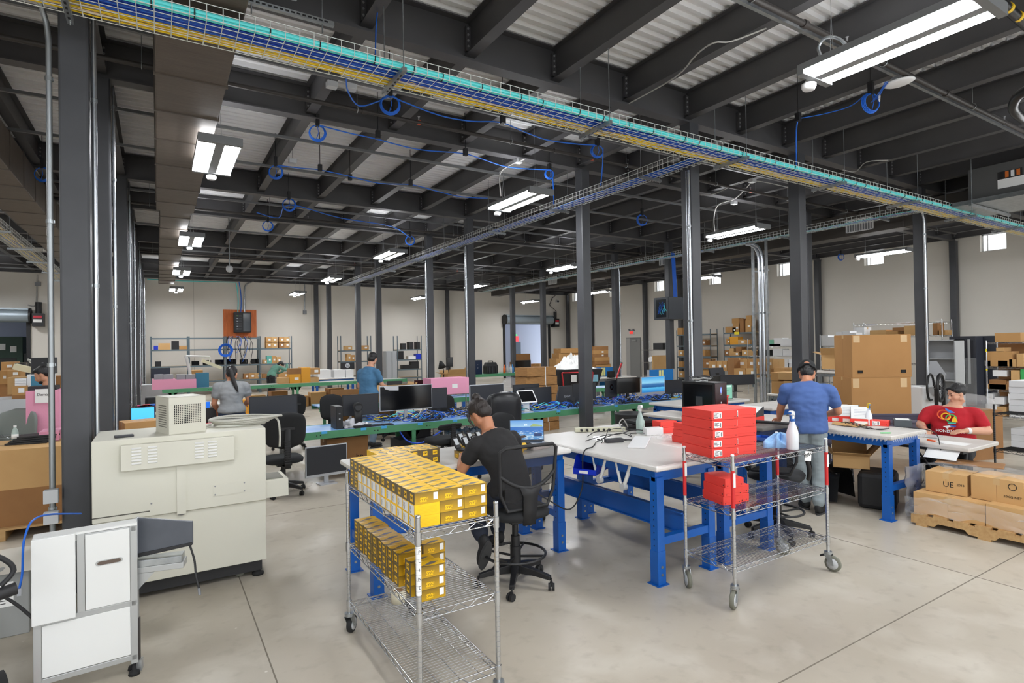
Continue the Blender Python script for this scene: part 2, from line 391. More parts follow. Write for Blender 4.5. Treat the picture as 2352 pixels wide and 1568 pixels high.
for y in (7.3, 13.5, 20.0):
    m = MB(); x = 14.54
    m.box(x-.025, y-.32, 4.52, x, y+.32, 4.54, white_pl).box(x-.025, y-.32, 4.8, x, y+.32, 4.82, white_pl).box(x-.025, y-.32, 4.52, x, y-.29, 4.82, white_pl).box(x-.025, y+.29, 4.52, x, y+.32, 4.82, white_pl)
    m.box(x-.004, y-.3, 4.53, x, y+.3, 4.81, grey_pl)
    for k in range(9): m.box(x-.02, y-.25+k*.06, 4.54, x-.004, y-.235+k*.06, 4.8, white_pl)
    m.build('air_register', t).matrix_parent_inverse = T(t.location).inverted()
# ---- wire basket trays
basket = mat('basket tray wire', (226, 230, 226), .4, .25)
def tray_mesh(L0, L1, c0, c1, z, axis, sh=.11, near_side=0, n_long=6, step=.11):
    m = MB()
    P = (lambda l, c, zz: (l, c, zz)) if axis == 'x' else (lambda l, c, zz: (c, l, zz))
    r = .0034
    for k in range(n_long): c = c0+(c1-c0)*k/(n_long-1); m.cyl(P(L0, c, z), P(L1, c, z), r, basket, 5, caps=False)
    for c in (c0, c1):
        for zz in (z+sh*.5, z+sh): m.cyl(P(L0, c, zz), P(L1, c, zz), r, basket, 5, caps=False)
    l = L0
    while l < L1:
        m.tube([P(l, c0, z+sh), P(l, c0, z-.003), P(l, c1, z-.003), P(l, c1, z+sh)], r, basket, 4, caps=False, smooth=False); l += step
    return m
def trapeze(m, l, c0, c1, z, axis, top, side=0):
    P = (lambda l, c, zz: (l, c, zz)) if axis == 'x' else (lambda l, c, zz: (c, l, zz))
    a, b_ = P(l-.02, c0-.06, z-.05), P(l+.02, c1+.06, z-.01)
    m.box(min(a[0], b_[0]), min(a[1], b_[1]), a[2], max(a[0], b_[0]), max(a[1], b_[1]), b_[2], galv)
    n = 6
    for k in range(n):
        c = c0+(c1-c0)*(k+.5)/n; q = P(l, c, z-.051); m.cb(q, (.014 if axis == 'x' else .03, .03 if axis == 'x' else .014, .004), black_pl)
    for c in (c0-.035, c1+.035): m.cyl(P(l, c, z-.07), P(l, c, top), .005, galv, 5)
ty0, ty1, tz = 4.74, 5.16, 4.31
t = thing('cable_tray', 'main wire basket cable tray crossing the hall with aqua, blue and yellow cables', 'cable tray', (6, ty0, tz))
inv = T(t.location).inverted()
tray_mesh(-2.2, 21.8, ty0, ty1, tz, 'x').build('wire_basket', t).matrix_parent_inverse = inv
for k in range(9):
    x = -.52+2.37*k
    m = MB(); trapeze(m, x, ty0, ty1, tz, 'x', 5.49); m.build('trapeze_hanger', t).matrix_parent_inverse = inv
def bundle(name, label, axis, L0, L1, lanes, mts, r, cat='cable bundle', waver=.012, seed=1, st=.45, n=5):
    q = random.Random(seed); m = MB(); P = (lambda l, c, zz: (l, c, zz)) if axis == 'x' else (lambda l, c, zz: (c, l, zz))
    for i, (c, z) in enumerate(lanes):
        pts = []; l = L0+q.random()*.2
        while l < L1: pts.append(P(l, c+q.uniform(-waver, waver), z+abs(q.uniform(0, waver*.6)))); l += st
        m.tube(pts, r, mts[i % len(mts)], n)
    o = m.build(name); return tag(o, label, cat)
teal_l = [(ty0+.035+.022*math.cos(a), tz+.035+.022*math.sin(a)) for a in (0, 1.05, 2.1, 3.14, 4.2, 5.2)]+[(ty0+.035, tz+.035)]
bundle('aqua_cable_bundle', 'thick aqua cable bundle along the near edge of the main cable tray', 'x', -2.2, 21.7, teal_l, [teal_cable], .0135, waver=.003, seed=2, n=6)
bundle('blue_cable_bundle', 'wide band of deep blue cables in the middle of the main cable tray', 'x', -2.2, 21.7, [(ty0+.09+.0125*(k % 13), tz+.012+.012*(k//13)) for k in range(26)], [blue_dark, blue_dark, blue_cable], .0066, seed=3)
bundle('yellow_cable_bundle', 'loose yellow and pale cables along the far edge of the main cable tray', 'x', -2.2, 21.7, [(ty0+.25+.0125*(k % 12), tz+.01+.01*(k//12)) for k in range(24)], [yellow_cable, yellow_cable, pale_cable, yellow_cable, grey_cable], .0058, waver=.02, seed=4, st=.3)
m = MB()
for k in range(60): x = -2+k*.39+rnd.uniform(-.1, .1); m.tube(arc((x, ty0+.035, tz+.035), .04, 0, 360, 8, 'X')[:-1], .005, black_pl, 4, close=True)
tag(m.build('cable_straps'), 'black hook-and-loop straps wrapped round the aqua cable bundle', 'cable straps')['kind'] = 'stuff'
def branch(label, c0, c1, l0, l1, z, blab, mts, nc, axis='y', seed=5, hang=2.3):
    t = thing('cable_tray', label, 'cable tray', (c0, l0, z)); inv = T(t.location).inverted()
    tray_mesh(l0, l1, c0, c1, z, 'y', .13, n_long=5, step=.1).build('wire_basket', t).matrix_parent_inverse = inv
    l = l0+1.0
    while l < l1:
        m = MB(); trapeze(m, l, c0, c1, z, 'y', 5.49); m.build('trapeze_hanger', t).matrix_parent_inverse = inv; l += hang
    w = c1-c0
    bundle(blab[0], blab[1], 'y', l0-.3, l1-.4, [(c0+.06+(w-.12)*k/max(nc-1, 1), z+.012) for k in range(nc)], mts, .007, waver=.02, seed=seed, st=.5)
branch('wire basket cable tray branching over the middle column row', 6.2, 6.52, 5.2, 23.2, 4.38, ('blue_branch_cables', 'few blue cables lying in the branch tray over the middle columns'), [blue_cable, blue_dark], 9, seed=6)
branch('wire basket cable tray running beside the dark duct in the right bay', 13.2, 13.5, 5.2, 24.4, 4.5, ('aqua_branch_cables', 'aqua and blue cables lying in the right-bay branch tray'), [teal_cable, blue_cable, blue_dark], 7, seed=8)
branch('wire basket cable tray at the far left edge with yellow and blue cables', -2.84, -2.5, 11.5, 24.5, 4.3, ('yellow_branch_cables', 'yellow and blue cables lying in the far left cable tray'), [yellow_cable, pale_cable, blue_cable, yellow_cable], 10, seed=9)
# ---- strut channels, sprinkler pipes
strut_m = mat('strut channel', (120, 121, 122), .4, .6)
def run_x(name, label, cat, y, z, x0, x1, r, mt, box=False, hang=None, grp=None):
    m = MB()
    if box: m.box(x0, y-r, z-r, x1, y+r, z+r, mt)
    else:
        m.cyl((x0, y, z), (x1, y, z), r, mt, 8); k = x0+1
        while k < x1: m.cyl((k, y, z), (k+.06, y, z), r*1.35, mt, 8); k += 3.1
    t = thing(name, label, cat, ((x0+x1)/2, y, z), group=grp); inv = T(t.location).inverted()
    m.build('rail' if box else 'pipe', t).matrix_parent_inverse = inv
    if hang:
        k = x0+.8
        while k < x1: h = MB(); h.cyl((k, y, z), (k, y, 5.5), .005, galv, 5); h.tube(arc((k, y, z), r+.008, 0, 360, 10, 'X')[:-1], .006, galv, 4, close=True); k += hang; h.build('hanger', t).matrix_parent_inverse = inv
    return t
RW = ['just beyond the nearest girder', 'over the first open bay', 'over the middle of the first open bay', 'beyond the third girder', 'over the second open bay', 'over the far open bay', 'in front of the back wall', 'over the far aisle']
for k, (y, z) in enumerate([(6.75, 5.05), (9.05, 5.05), (10.6, 5.05), (13.4, 5.05), (16.8, 5.05), (20.7, 5.05), (24.2, 5.05), (27.6, 5.05)]):
    run_x('strut_channel', f'thin grey strut channel under the joists {RW[k]}', 'strut channel', y, z, -6, 14.4, .02, strut_m, True, grp='strut channels under the joists')
run_x('strut_channel', 'thin galvanized strut channel carrying the white wireless disc', 'strut channel', 3.36, 5.05, 2, 14.4, .02, galv, True, grp='strut channels under the joists')
pipe_m = mat('black sprinkler pipe', (58, 54, 52), .5, .3)
for k, (y, w) in enumerate([(3.2, 'near the big ceiling light'), (7.35, 'in front of the second girder'), (14.2, 'beyond the third girder pair'), (20.9, 'over the far bay')]):
    t = run_x('sprinkler_pipe', f'black sprinkler pipe {w}', 'pipe', y, 4.97, -8, 20, .03, pipe_m, False, 2.36, 'black sprinkler pipes')
    inv = T(t.location).inverted()
    for x in (3.1, 6.2, 10.4):
        m = MB().lathe([(.0, -.03), (.012, -.03), (.02, .0), (.01, .01), (.012, .05), (.02, .055), (.0, .06)], (x, y, 5.0), bolt, 8).box(x-.02, y-.02, 4.94, x+.02, y+.02, 5.0, mat('orange fitting', (190, 78, 40), .5) if k % 2 else pipe_m)
        m.build('sprinkler_head', t).matrix_parent_inverse = inv
# ---- blue data cables on J hooks
def cable(name, label, pix, z, r, mt, cat='cable', n=5, sp=4):
    pts = [Zp(x, y, z if not isinstance(z, (list, tuple)) else z[i]) for i, (x, y) in enumerate(pix)]
    m = MB().tube(spline(pts, sp), r, mt, n); return tag(m.build(name), label, cat)
cable('blue_data_cable', 'blue data cable sagging behind the main tray from the small grey box', [(795, 180), (800, 212), (825, 243), (868, 233), (896, 222), (930, 235), (1010, 265), (1080, 278), (1150, 281), (1205, 303), (1260, 322), (1330, 331), (1366, 333)], 4.9, .009, blue_cable)
cable('blue_data_cable', 'blue data cable sagging across the middle of the first open bay', [(735, 288), (800, 305), (860, 318), (960, 343), (1062, 352), (1110, 366), (1170, 384), (1265, 390)], 4.9, .009, blue_cable)
cable('blue_data_cable', 'blue data cable strung low across the first open bay toward the left light row', [(640, 380), (690, 386), (735, 390), (800, 404), (872, 421), (945, 424), (1000, 438), (1060, 452), (1120, 455)], 4.9, .009, blue_cable)
cable('blue_data_cable', 'blue data cable drooping toward the loop nearest the big ceiling light', [(1836, 272), (1890, 262), (1950, 245), (1982, 222)], 4.9, .007, blue_cable)
cable('blue_data_cable', 'blue data cable hanging down from the hook into the main cable tray', [(1834, 272), (1829, 300), (1829, 380)], [4.9, 4.75, 4.4], .009, blue_cable)
cable('blue_data_cable', 'far blue data cable draped between hooks in the second bay', [(590, 488), (640, 500), (665, 470), (780, 500), (900, 520), (940, 545)], 4.9, .012, blue_cable)
cable('blue_data_cable', 'blue data cable dropping from above at the top of the main tray', [(870, 0), (864, 60), (862, 140)], [5.3, 4.9, 4.4], .007, blue_cable)
cable('blue_data_cable', 'blue data cable falling past the middle column into the branch tray', [(1385, 340), (1384, 380), (1380, 425)], [4.95, 4.8, 4.55], .01, blue_cable)
cable('blue_data_cable', 'blue data cable dropping beside the ceiling light into the branch tray', [(1268, 395), (1271, 430), (1272, 468)], [4.9, 4.7, 4.5], .012, blue_cable)
jh = [(896, 240, 23, 'behind the main tray at the slotted hanger'), (729, 305, 19, 'under the first open bay'), (633, 395, 16, 'left of the first open bay'), (664, 470, 15, 'in the second open bay'), (615, 519, 12, 'far back over the second bay'), (1372, 347, 15, 'beside the middle column and main tray'), (2001, 236, 23, 'nearest the big ceiling light'), (942, 552, 11, 'far back above the third left light'), (1262, 400, 11, 'above the second left row light'), (1475, 505, 13, 'behind the branch tray'), (97, 400, 17, 'left of the nearest column'), (1932, 590, 8, 'against the right wall by the window')]
for x, y, rp, w in jh:
    c = Zp(x, y, 4.85 if y < 560 else 4.95); F_ = (c-C0).dot(_fw); r = rp*F_/FPX; d = (c-C0).normalized(); q = d.to_track_quat('Z', 'Y').to_matrix().to_4x4()
    m = MB(); M = T(c) @ R(-20) @ R(90, 'X')
    for k in range(4):
        rr = r*(1-.05*k); m.tube([M @ Vector((rr*math.cos(a*.3927), rr*math.sin(a*.3927), .012*(k-1.5))) for a in range(16)], .007 if r < .3 else .01, blue_cable, 5, close=True)
    m.tube([M @ Vector((0, r*.9, .02)), M @ Vector((.02, 0, .02)), M @ Vector((-.01, -r*.8, .02))], .005, blue_cable, 4)
    t = thing('cable_loop', f'coiled blue cable loop {w}', 'cable loop', c, group='coiled blue cable loops under the roof'); inv = T(c).inverted()
    m.build('coil', t).matrix_parent_inverse = inv
    h = MB().box(c.x-.025, c.y-.03, c.z+r*.75, c.x+.025, c.y+.03, c.z+r+.14, black_pl).cyl((c.x, c.y, c.z+r+.1), (c.x, c.y, 5.52), .006, black_pl, 5)
    h.build('j_hook', t).matrix_parent_inverse = inv
for x, y, w in [(735, 386, 'on the lowest blue cable'), (868, 310, 'on the middle blue cable'), (1069, 350, 'at the middle of the first bay'), (1155, 275, 'on the blue cable behind the main tray'), (943, 420, 'by the third joist'), (1833, 270, 'where the blue cable drops into the main tray'), (804, 408, 'over the lowest blue cable')]:
    c = Zp(x, y, 4.9); m = MB().box(c.x-.03, c.y-.03, c.z-.05, c.x+.03, c.y+.03, c.z+.06, black_pl).cyl((c.x, c.y, c.z+.05), (c.x, c.y, 5.52), .006, black_pl, 5)
    tag(m.build('cable_hook'), f'small black J hook {w}', 'hook', 'black J hooks')
# ---- junction boxes and loose grey conduit
for x, y, w in [(762, 195, 'on the joist behind the slotted hanger'), (806, 200, 'hanging by the main tray'), (1190, 370, 'above the second ceiling light'), (1527, 312, 'under the main tray'), (1728, 415, 'near the third column'), (1686, 466, 'above the right bay light'), (672, 370, 'hanging over the left loop')]:
    c = Zp(x, y, 5.0); tag(MB().cb(c, (.12, .1, .07), lightgrey).cyl(c, (c.x, c.y, 5.3), .006, galv, 5).build('junction_box', bevel=.004), f'grey electrical junction box {w}', 'junction box')
cable('flexible_conduit', 'ribbed grey flexible conduit arched beside the big ceiling light', [(1948, 108), (1925, 88), (1895, 88), (1880, 110), (1888, 135)], [4.45, 4.6, 4.65, 4.6, 4.4], .014, galv, 'conduit', 8, 6)
cable('light_whip', 'thin pale conduit from the joist down to the second ceiling light', [(1205, 365), (1170, 380), (1148, 400), (1150, 450)], [5.0, 4.95, 4.8, 4.4], .011, grey_cable, 'conduit', 6)
cable('light_whip', 'pale conduit bent from the box down to the right bay light', [(1728, 415), (1690, 455), (1650, 470), (1640, 500), (1642, 535)], [5, 5, 4.95, 4.8, 4.4], .012, grey_cable, 'conduit', 6)
cable('conduit_run', 'thin pale cable sagging below the near joist at upper right', [(1760, 65), (1680, 95), (1640, 98), (1600, 125), (1550, 178), (1440, 240)], [5.08, 5.0, 4.98, 5.0, 5.05, 5.05], .009, grey_cable, 'conduit', 6)
cable('conduit_run', 'white cable curling under the girder right of the main tray', [(1936, 390), (1965, 394), (1990, 372), (2040, 368)], 5.0, .009, grey_cable, 'conduit', 6)
cable('conduit_run', 'pale conduit looping across the girder beyond the second column', [(1610, 448), (1640, 445), (1680, 428), (1730, 415), (1810, 430)], 5.0, .009, grey_cable, 'conduit', 6)
# ---- wireless disc, hanging sensor, unit at top, air handler
c = Zp(2065, 188, 4.93); t = thing('access_point', 'white oval wireless access point under the strut near the big ceiling light', 'access point', c)
MB().lathe([(0, -.03), (.1, -.028), (.125, -.012), (.12, .0), (0, .0)], (0, 0, 0), white_pl, 24, Matrix.Diagonal((1, 1.35, 1, 1))).build('cover', t)
MB().cb((0, 0, .03), (.1, .12, .06), grey_pl).build('mounting_box', t)
for k in range(3): cable('patch_lead', ['blue patch lead beside the white wireless disc', 'second blue patch lead by the wireless disc', 'third blue patch lead by the wireless disc'][k], [(2034+3*k, 188), (2024+2*k, 205), (2012+3*k, 222), (2000, 236)], 4.88, .005, blue_cable)
tag(MB().cb(Zp(2020, 224, 4.86), (.05, .012, .09), white_pl, Euler((0, .4, .3))).build('cable_tag'), 'white paper tag on the blue loop by the wireless disc', 'tag')
c = Zp(527, 618, 4.05); t = thing('dome_sensor', 'grey dome sensor hanging on a rod over the far bay', 'sensor', c)
MB().lathe([(0, -.09), (.06, -.07), (.085, -.02), (.085, .06), (.05, .09), (0, .09)], (0, 0, 0), lightgrey, 12).build('dome', t); MB().cyl((0, 0, .08), (0, 0, 5.52-c.z), .015, galv, 6).build('rod', t)
t = thing('fan_coil_unit', 'pale metal unit hung over the main tray at the top of the picture', 'air unit', (.75, 4.4, 4.75))
MB().box(.66, 3.0, 4.78, 1.02, 5.0, 5.0, mat('pale sheet metal', (196, 200, 206), .4, .3)).build('casing', t, bevel=.01).matrix_parent_inverse = T(t.location).inverted()
m = MB()
for y in (3.2, 5.08):
    m.box(.64, y-.02, 4.70, 1.35, y+.02, 4.74, galv)
    for k in range(14): m.cb((.68+k*.046, y-.021, 4.72), (.03, .003, .014), black_pl)
    for x in (.68, 1.25): m.cyl((x, y, 4.62), (x, y, 5.49), .006, galv, 6)
m.build('strut_frame', t).matrix_parent_inverse = T(t.location).inverted()
a = Zp(2225, 470, 4.42)
t = thing('air_handler', 'dark grey air handler over a galvanized drain pan at upper right', 'air handler', (13.6, 3.6, 4.42)); inv = T(t.location).inverted()
MB().box(12.95, 1.2, 4.44, 14.1, 4.55, 5.02, mat('air handler grey', (84, 84, 84), .5)).build('casing', t, bevel=.01).matrix_parent_inverse = inv
MB().box(12.75, 1.0, 4.34, 14.3, 4.75, 4.36, galv).box(12.75, 1.0, 4.36, 12.77, 4.75, 4.42, galv).box(12.75, 4.73, 4.36, 14.3, 4.75, 4.42, galv).box(14.28, 1.0, 4.36, 14.3, 4.75, 4.42, galv).build('drain_pan', t).matrix_parent_inverse = inv
m = MB(); x = 12.944
m.box(x-.004, 3.75, 4.72, x, 4.1, 4.86, black_sat)
for k, cc in enumerate((mat('orange sticker', (206, 110, 40), .5), white_pl, mat('orange sticker', (206, 110, 40), .5), black_pl)): m.box(x-.006, 3.78+k*.08, 4.74, x-.003, 3.83+k*.08, 4.85, cc)
m.box(x-.006, 3.6, 4.56, x-.002, 4.1, 4.72, paper); m.build('rating_sticker', t).matrix_parent_inverse = inv
m = MB()
for y in (1.4, 4.4):
    m.box(12.6, y-.02, 4.28, 14.45, y+.02, 4.33, galv)
    for xx in (12.68, 14.38): m.cyl((xx, y, 4.2), (xx, y, 5.49), .007, galv, 6)
m.build('trapeze_hanger', t).matrix_parent_inverse = inv
m = MB().tube([Zp(2270, -20, 4.95), Zp(2360, 60, 4.95), Zp(2450, 130, 4.95)], .045, mat('black pipe', (30, 30, 32), .3), 12)
yb = mat('yellow band', (232, 190, 40), .5)
for q in ((2316, 18), (2338, 38)): c = Zp(q[0], q[1], 4.95); d = (Zp(2360, 60, 4.95)-Zp(2270, -20, 4.95)).normalized(); m.cyl(c-d*.022, c+d*.022, .0465, yb, 14)
tag(m.build('black_pipe'), 'black pipe with yellow bands at the top right corner', 'pipe')
m = MB().tube(spline([Zp(2400, 190, 4.9), Zp(2345, 215, 4.9), Zp(2328, 245, 4.85), Zp(2345, 268, 4.8), Zp(2400, 300, 4.8)], 6), .06, mat('black pipe', (30, 30, 32), .3), 12)
tag(m.build('pipe_elbow'), 'thick black pipe elbow at the right edge below the banded pipe', 'pipe')
# ---- conduits strapped to columns
def riser(label, x, y, z0, z1, r=.016, elbow=None, n=3, mt=zinc, dirx=-1):
    t = thing('conduit_riser', label, 'conduit', (x, y, z0), group='vertical conduits on the columns'); m = MB()
    if elbow: ex, ey = elbow; m.tube([(0, 0, 0), (0, 0, z1-z0-.35)]+[(ex*(1-math.cos(a)), ey*(1-math.cos(a)), z1-z0-.35+.33*math.sin(a)) for a in (.4, .8, 1.2, 1.57)], r, mt, 10)
    else: m.cyl((0, 0, 0), (0, 0, z1-z0), r, mt, 10)
    m.build('tube', t); m = MB()
    for k in range(n):
        z = (z1-z0)*(k+.6)/(n+.2); m.cyl((0, 0, z), (0, 0, z+.03), r*1.35, galv, 10); m.cb((dirx*r*1.1, 0, z+.015), (r*.7, .02, .02), galv)
    m.build('strap', t); return t
NTH = ['nearest', 'second', 'third', 'fourth', 'fifth', 'sixth', 'seventh', 'farthest']
for k, y in enumerate(ROWS[2:9]):
    riser(f'shiny conduit on the right side of the {NTH[k]} left-row column', -.54+.125, y-.02, 0, 4.75, .017)
    if k < 5: riser(f'thinner conduit behind the shiny one on the {NTH[k]} left-row column', -.54+.118, y+.055, 0, 5.0, .011)
riser('grey conduit on the left side of the nearest column, bending at the top', -.69, 5.56, .0, 4.6, .02, (-.12, -.2), 4, mat('dull grey conduit', (150, 154, 156), .35, .8), 1)
for y, w in ((5.65, 'nearest middle-row'), (12.6, 'third middle-row'), (15.07, 'fourth middle-row')):
    riser(f'shiny conduit on the left of the {w} column', 6.6-.125, y-.08, 0, 4.33, .018)
    riser(f'second slim conduit on the left of the {w} column', 6.6-.118, y-.03, 0, 4.33, .011)
riser('conduit with a wide top bend on the nearest right-row column', 13.65-.11, 5.65-.13, 0, 4.7, .024, (-.5, .1), 4)
riser('conduit with a wide top bend on the fourth right-row column', 13.65+.13, 15.0, 0, 4.75, .03, (-.4, 0), 4)
for k, x in enumerate((1733, 1747, 1755, 1764)):
    p = Xp(x, 800, 13.3+.02*k); r = (.028, .04, .04, .026)[k]
    t = thing('conduit_riser', ['left strut post of the four-pipe riser under the right tray', 'left fat pipe of the four-pipe riser with a curved top', 'right fat pipe of the four-pipe riser with a curved top', 'right strut post of the four-pipe riser under the right tray'][k], 'conduit', (p.x, p.y, 0))
    m = MB()
    if k in (1, 2): m.tube([(0, 0, 0), (0, 0, 4.05)]+[(-.1*(1-math.cos(a)), .3*(1-math.cos(a)), 4.05+.4*math.sin(a)) for a in (.4, .8, 1.2, 1.57)], r, zinc, 10)
    else: m.box(-r, -r, 0, r, r, 4.5, galv)
    m.build('pipe', t)
    m = MB()
    for z in (1.0, 2.6, 3.7): m.box(-.05, -.05, z, .12 if k < 3 else .05, -.03, z+.04, galv)
    m.build('cross_bracket', t)
# ================================================================ builders for the work floor
def wire_shelf(name, L, Wd, z, parent, mt=chrome, across=True, pitch=.0255):
    """wire deck: L along local x, Wd along local y, centred at 0"""
    m = MB(); a, b_ = L/2-.02, Wd/2-.02
    for dz in (0, -.032):
        for y in (-b_, b_): m.cyl((-a, y, z+dz), (a, y, z+dz), .0036, mt, 5, caps=False)
        for x in (-a, a): m.cyl((x, -b_, z+dz), (x, b_, z+dz), .0036, mt, 5, caps=False)
    for y in (-b_, b_):
        n = int(2*a/.05); m.tube([(-a+2*a*k/n, y, z-.032*(k % 2)) for k in range(n+1)], .0024, mt, 4, caps=False, smooth=False)
    for x in (-a, a):
        n = max(2, int(2*b_/.05)); m.tube([(x, -b_+2*b_*k/n, z-.032*(k % 2)) for k in range(n+1)], .0024, mt, 4, caps=False, smooth=False)
    if across:
        n = int(2*a/pitch)
        for k in range(1, n): m.cyl((-a+2*a*k/n, -b_, z+.004), (-a+2*a*k/n, b_, z+.004), .0021, mt, 4, caps=False)
        for k in range(1, 4): m.cyl((-a, -b_+2*b_*k/4, z), (a, -b_+2*b_*k/4, z), .003, mt, 4, caps=False)
    else:
        n = int(2*b_/pitch)
        for k in range(1, n): m.cyl((-a, -b_+2*b_*k/n, z+.004), (a, -b_+2*b_*k/n, z+.004), .0021, mt, 4, caps=False)
    for x in (-L/2+.013, L/2-.013):
        for y in (-Wd/2+.013, Wd/2-.013): m.cyl((x, y, z-.045), (x, y, z+.01), .0165, mt, 10)
    return m.build(name, parent)
def caster(parent, x, y, rz=0, r=.0625, wm=None, brake=False):
    q = T(x, y, 0) @ R(rz); m = MB(); m.M = q
    m.cyl((0, 0, 2*r+.012), (0, 0, 2*r+.03), .03, galv, 12)
    for s in (-1, 1): m.add([(-.028, s*.02, 2*r+.012), (.028, s*.02, 2*r+.012), (-.022, s*.02, r-.012), (-.048, s*.02, r-.012), (-.028, s*.024, 2*r+.012), (.028, s*.024, 2*r+.012), (-.022, s*.024, r-.012), (-.048, s*.024, r-.012)], [(0, 1, 2, 3), (7, 6, 5, 4), (0, 4, 5, 1), (1, 5, 6, 2), (2, 6, 7, 3), (3, 7, 4, 0)], galv)
    m.cyl((-.035, -.026, r), (-.035, .026, r), .008, galv, 8)
    o = m.build('caster', parent); w = MB(); w.M = q @ T(-.035, 0, r) @ R(90, 'X')
    w.lathe([(.012, -.016), (r*.72, -.016), (r*.74, -.013), (r*.95, -.014), (r, -.008), (r, .008), (r*.95, .014), (r*.74, .013), (r*.72, .016), (.012, .016)], (0, 0, 0), wm or rubber_grey, 20)
    w.lathe([(.0, -.018), (r*.7, -.0175), (r*.7, .0175), (0, .018)], (0, 0, 0), lightgrey, 16); w.build('wheel', o)
    if brake: b = MB(); b.M = q; b.cb((.03, 0, 2*r-.005), (.06, .03, .012), black_pl, Euler((0, .4, 0))); b.build('brake_pedal', o)
    return o
red_tape = mat('red tape', (206, 38, 40), .4)
def wire_cart(label, x, y, rz, L, Wd, shelves, zt, mt=chrome, tapes=(), cast=.06, name='wire_cart', across=True, wm=None, pitch=.0255):
    t = thing(name, label, 'wire cart', (x, y, 0), rz)
    k = 0
    for sx in (-1, 1):
        for sy in (-1, 1):
            px, py = sx*(L/2-.013), sy*(Wd/2-.013); m = MB(); m.cyl((px, py, 2*cast+.02), (px, py, zt), .0127, mt, 12); m.lathe([(.0128, 0), (.014, .004), (.012, .012), (0, .014)], (px, py, zt), white_pl if tapes else mt, 10)
            zz = 2*cast+.08
            while zz < zt-.05: m.cyl((px, py, zz), (px, py, zz+.0015), .0131, grey_pl, 12); zz += .0254
            o = m.build('post', t)
            if k in tapes: MB().cyl((px, py, shelves[1]+.03), (px, py, zt-.06), .0138, red_tape, 12).cb((px, py-.0135, (shelves[1]+zt)/2+.03), (.022, .003, .1), paper).build('red_tape_wrap', o)
            if cast: caster(t, px, py, 40*k+20, cast, wm, k % 2 == 0)
            k += 1
    for z in shelves: wire_shelf('shelf', L, Wd, z, t, mt, across, pitch)
    return t
def bench(label, x0, y0, x1, y1, z, along='y', top_m=None, legs=((0, 0), (0, 1), (1, 0), (1, 1)), stringer=True, name='workbench', leg_m=None, rough=False, low=True):
    lm = leg_m or blue_paint; t = thing(name, label, 'workbench', ((x0+x1)/2, (y0+y1)/2, 0)); cx, cy = (x0+x1)/2, (y0+y1)/2
    m = MB(); hx, hy = (x1-x0)/2, (y1-y0)/2; r = .02
    prof = [(0, -.042), (r*.0, -.042)]
    rings = []
    for dz, ins in ((-.044, .012), (-.036, .002), (-.022, 0), (-.008, .002), (0, .012)):
        rings.append([(sx*(hx-ins), sy*(hy-ins), z+dz) for sx, sy in ((-1, -1), (1, -1), (1, 1), (-1, 1))])
    m.loft(rings, top_m or lam_white, True, False); m.build('tabletop', t)
    lx = [-hx+.085, hx-.085]; ly = [-hy+.085, hy-.085]
    for i, j in legs:
        X, Y = lx[i], ly[j]; m = MB().box(X-.037, Y-.037, .006, X+.037, Y+.037, z-.1, lm).box(X-.041, Y-.041, .006, X+.041, Y+.041, .26, lm).box(X-.06, Y-.06, 0, X+.06, Y+.06, .007, lm)
        for k in range(9): m.cyl((X-.0385, Y, .3+k*.05), (X+.0385, Y, .3+k*.05), .006, black_pl, 6)
        for k in range(2): m.cyl((X, Y-.046, .08+k*.06), (X, Y, .08+k*.06), .011, galv, 8)
        m.build('leg', t)
    m = MB()
    for k, Y in enumerate(ly): m.box(lx[0]-.037, Y-.02, z-.13, lx[1]+.037, Y+.02, z-.045, lm)
    for k, X in enumerate(lx): m.box(X-.02, ly[0], z-.12, X+.02, ly[1], z-.05, lm)
    m.build('top_frame', t)
    if low:
        m = MB()
        if along == 'y':
            for Y in ly: m.box(lx[0], Y-.03, .3, lx[1], Y+.03, .36, lm)
        else:
            for X in lx: m.box(X-.03, ly[0], .3, X+.03, ly[1], .36, lm)
        m.build('end_stretcher', t)
    if stringer:
        m = MB()
        if along == 'y': m.box(-.006, ly[0], .33, .006, ly[1], .5, lm).box(-.03, ly[0], .49, .03, ly[1], .5, lm).box(-.03, ly[0], .33, .03, ly[1], .34, lm)
        else: m.box(lx[0], -.006, .33, lx[1], .006, .5, lm).box(lx[0], -.03, .49, lx[1], .03, .5, lm).box(lx[0], -.03, .33, lx[1], .03, .34, lm)
        m.build('stringer', t)
    return t
lam_white = mat('white laminate', (226, 224, 220), .32, var=(3, (216, 213, 207), .6), coat=.2)
lam_worn = mat('worn grey laminate', (206, 202, 196), .5, var=(4, (190, 184, 176), .7))
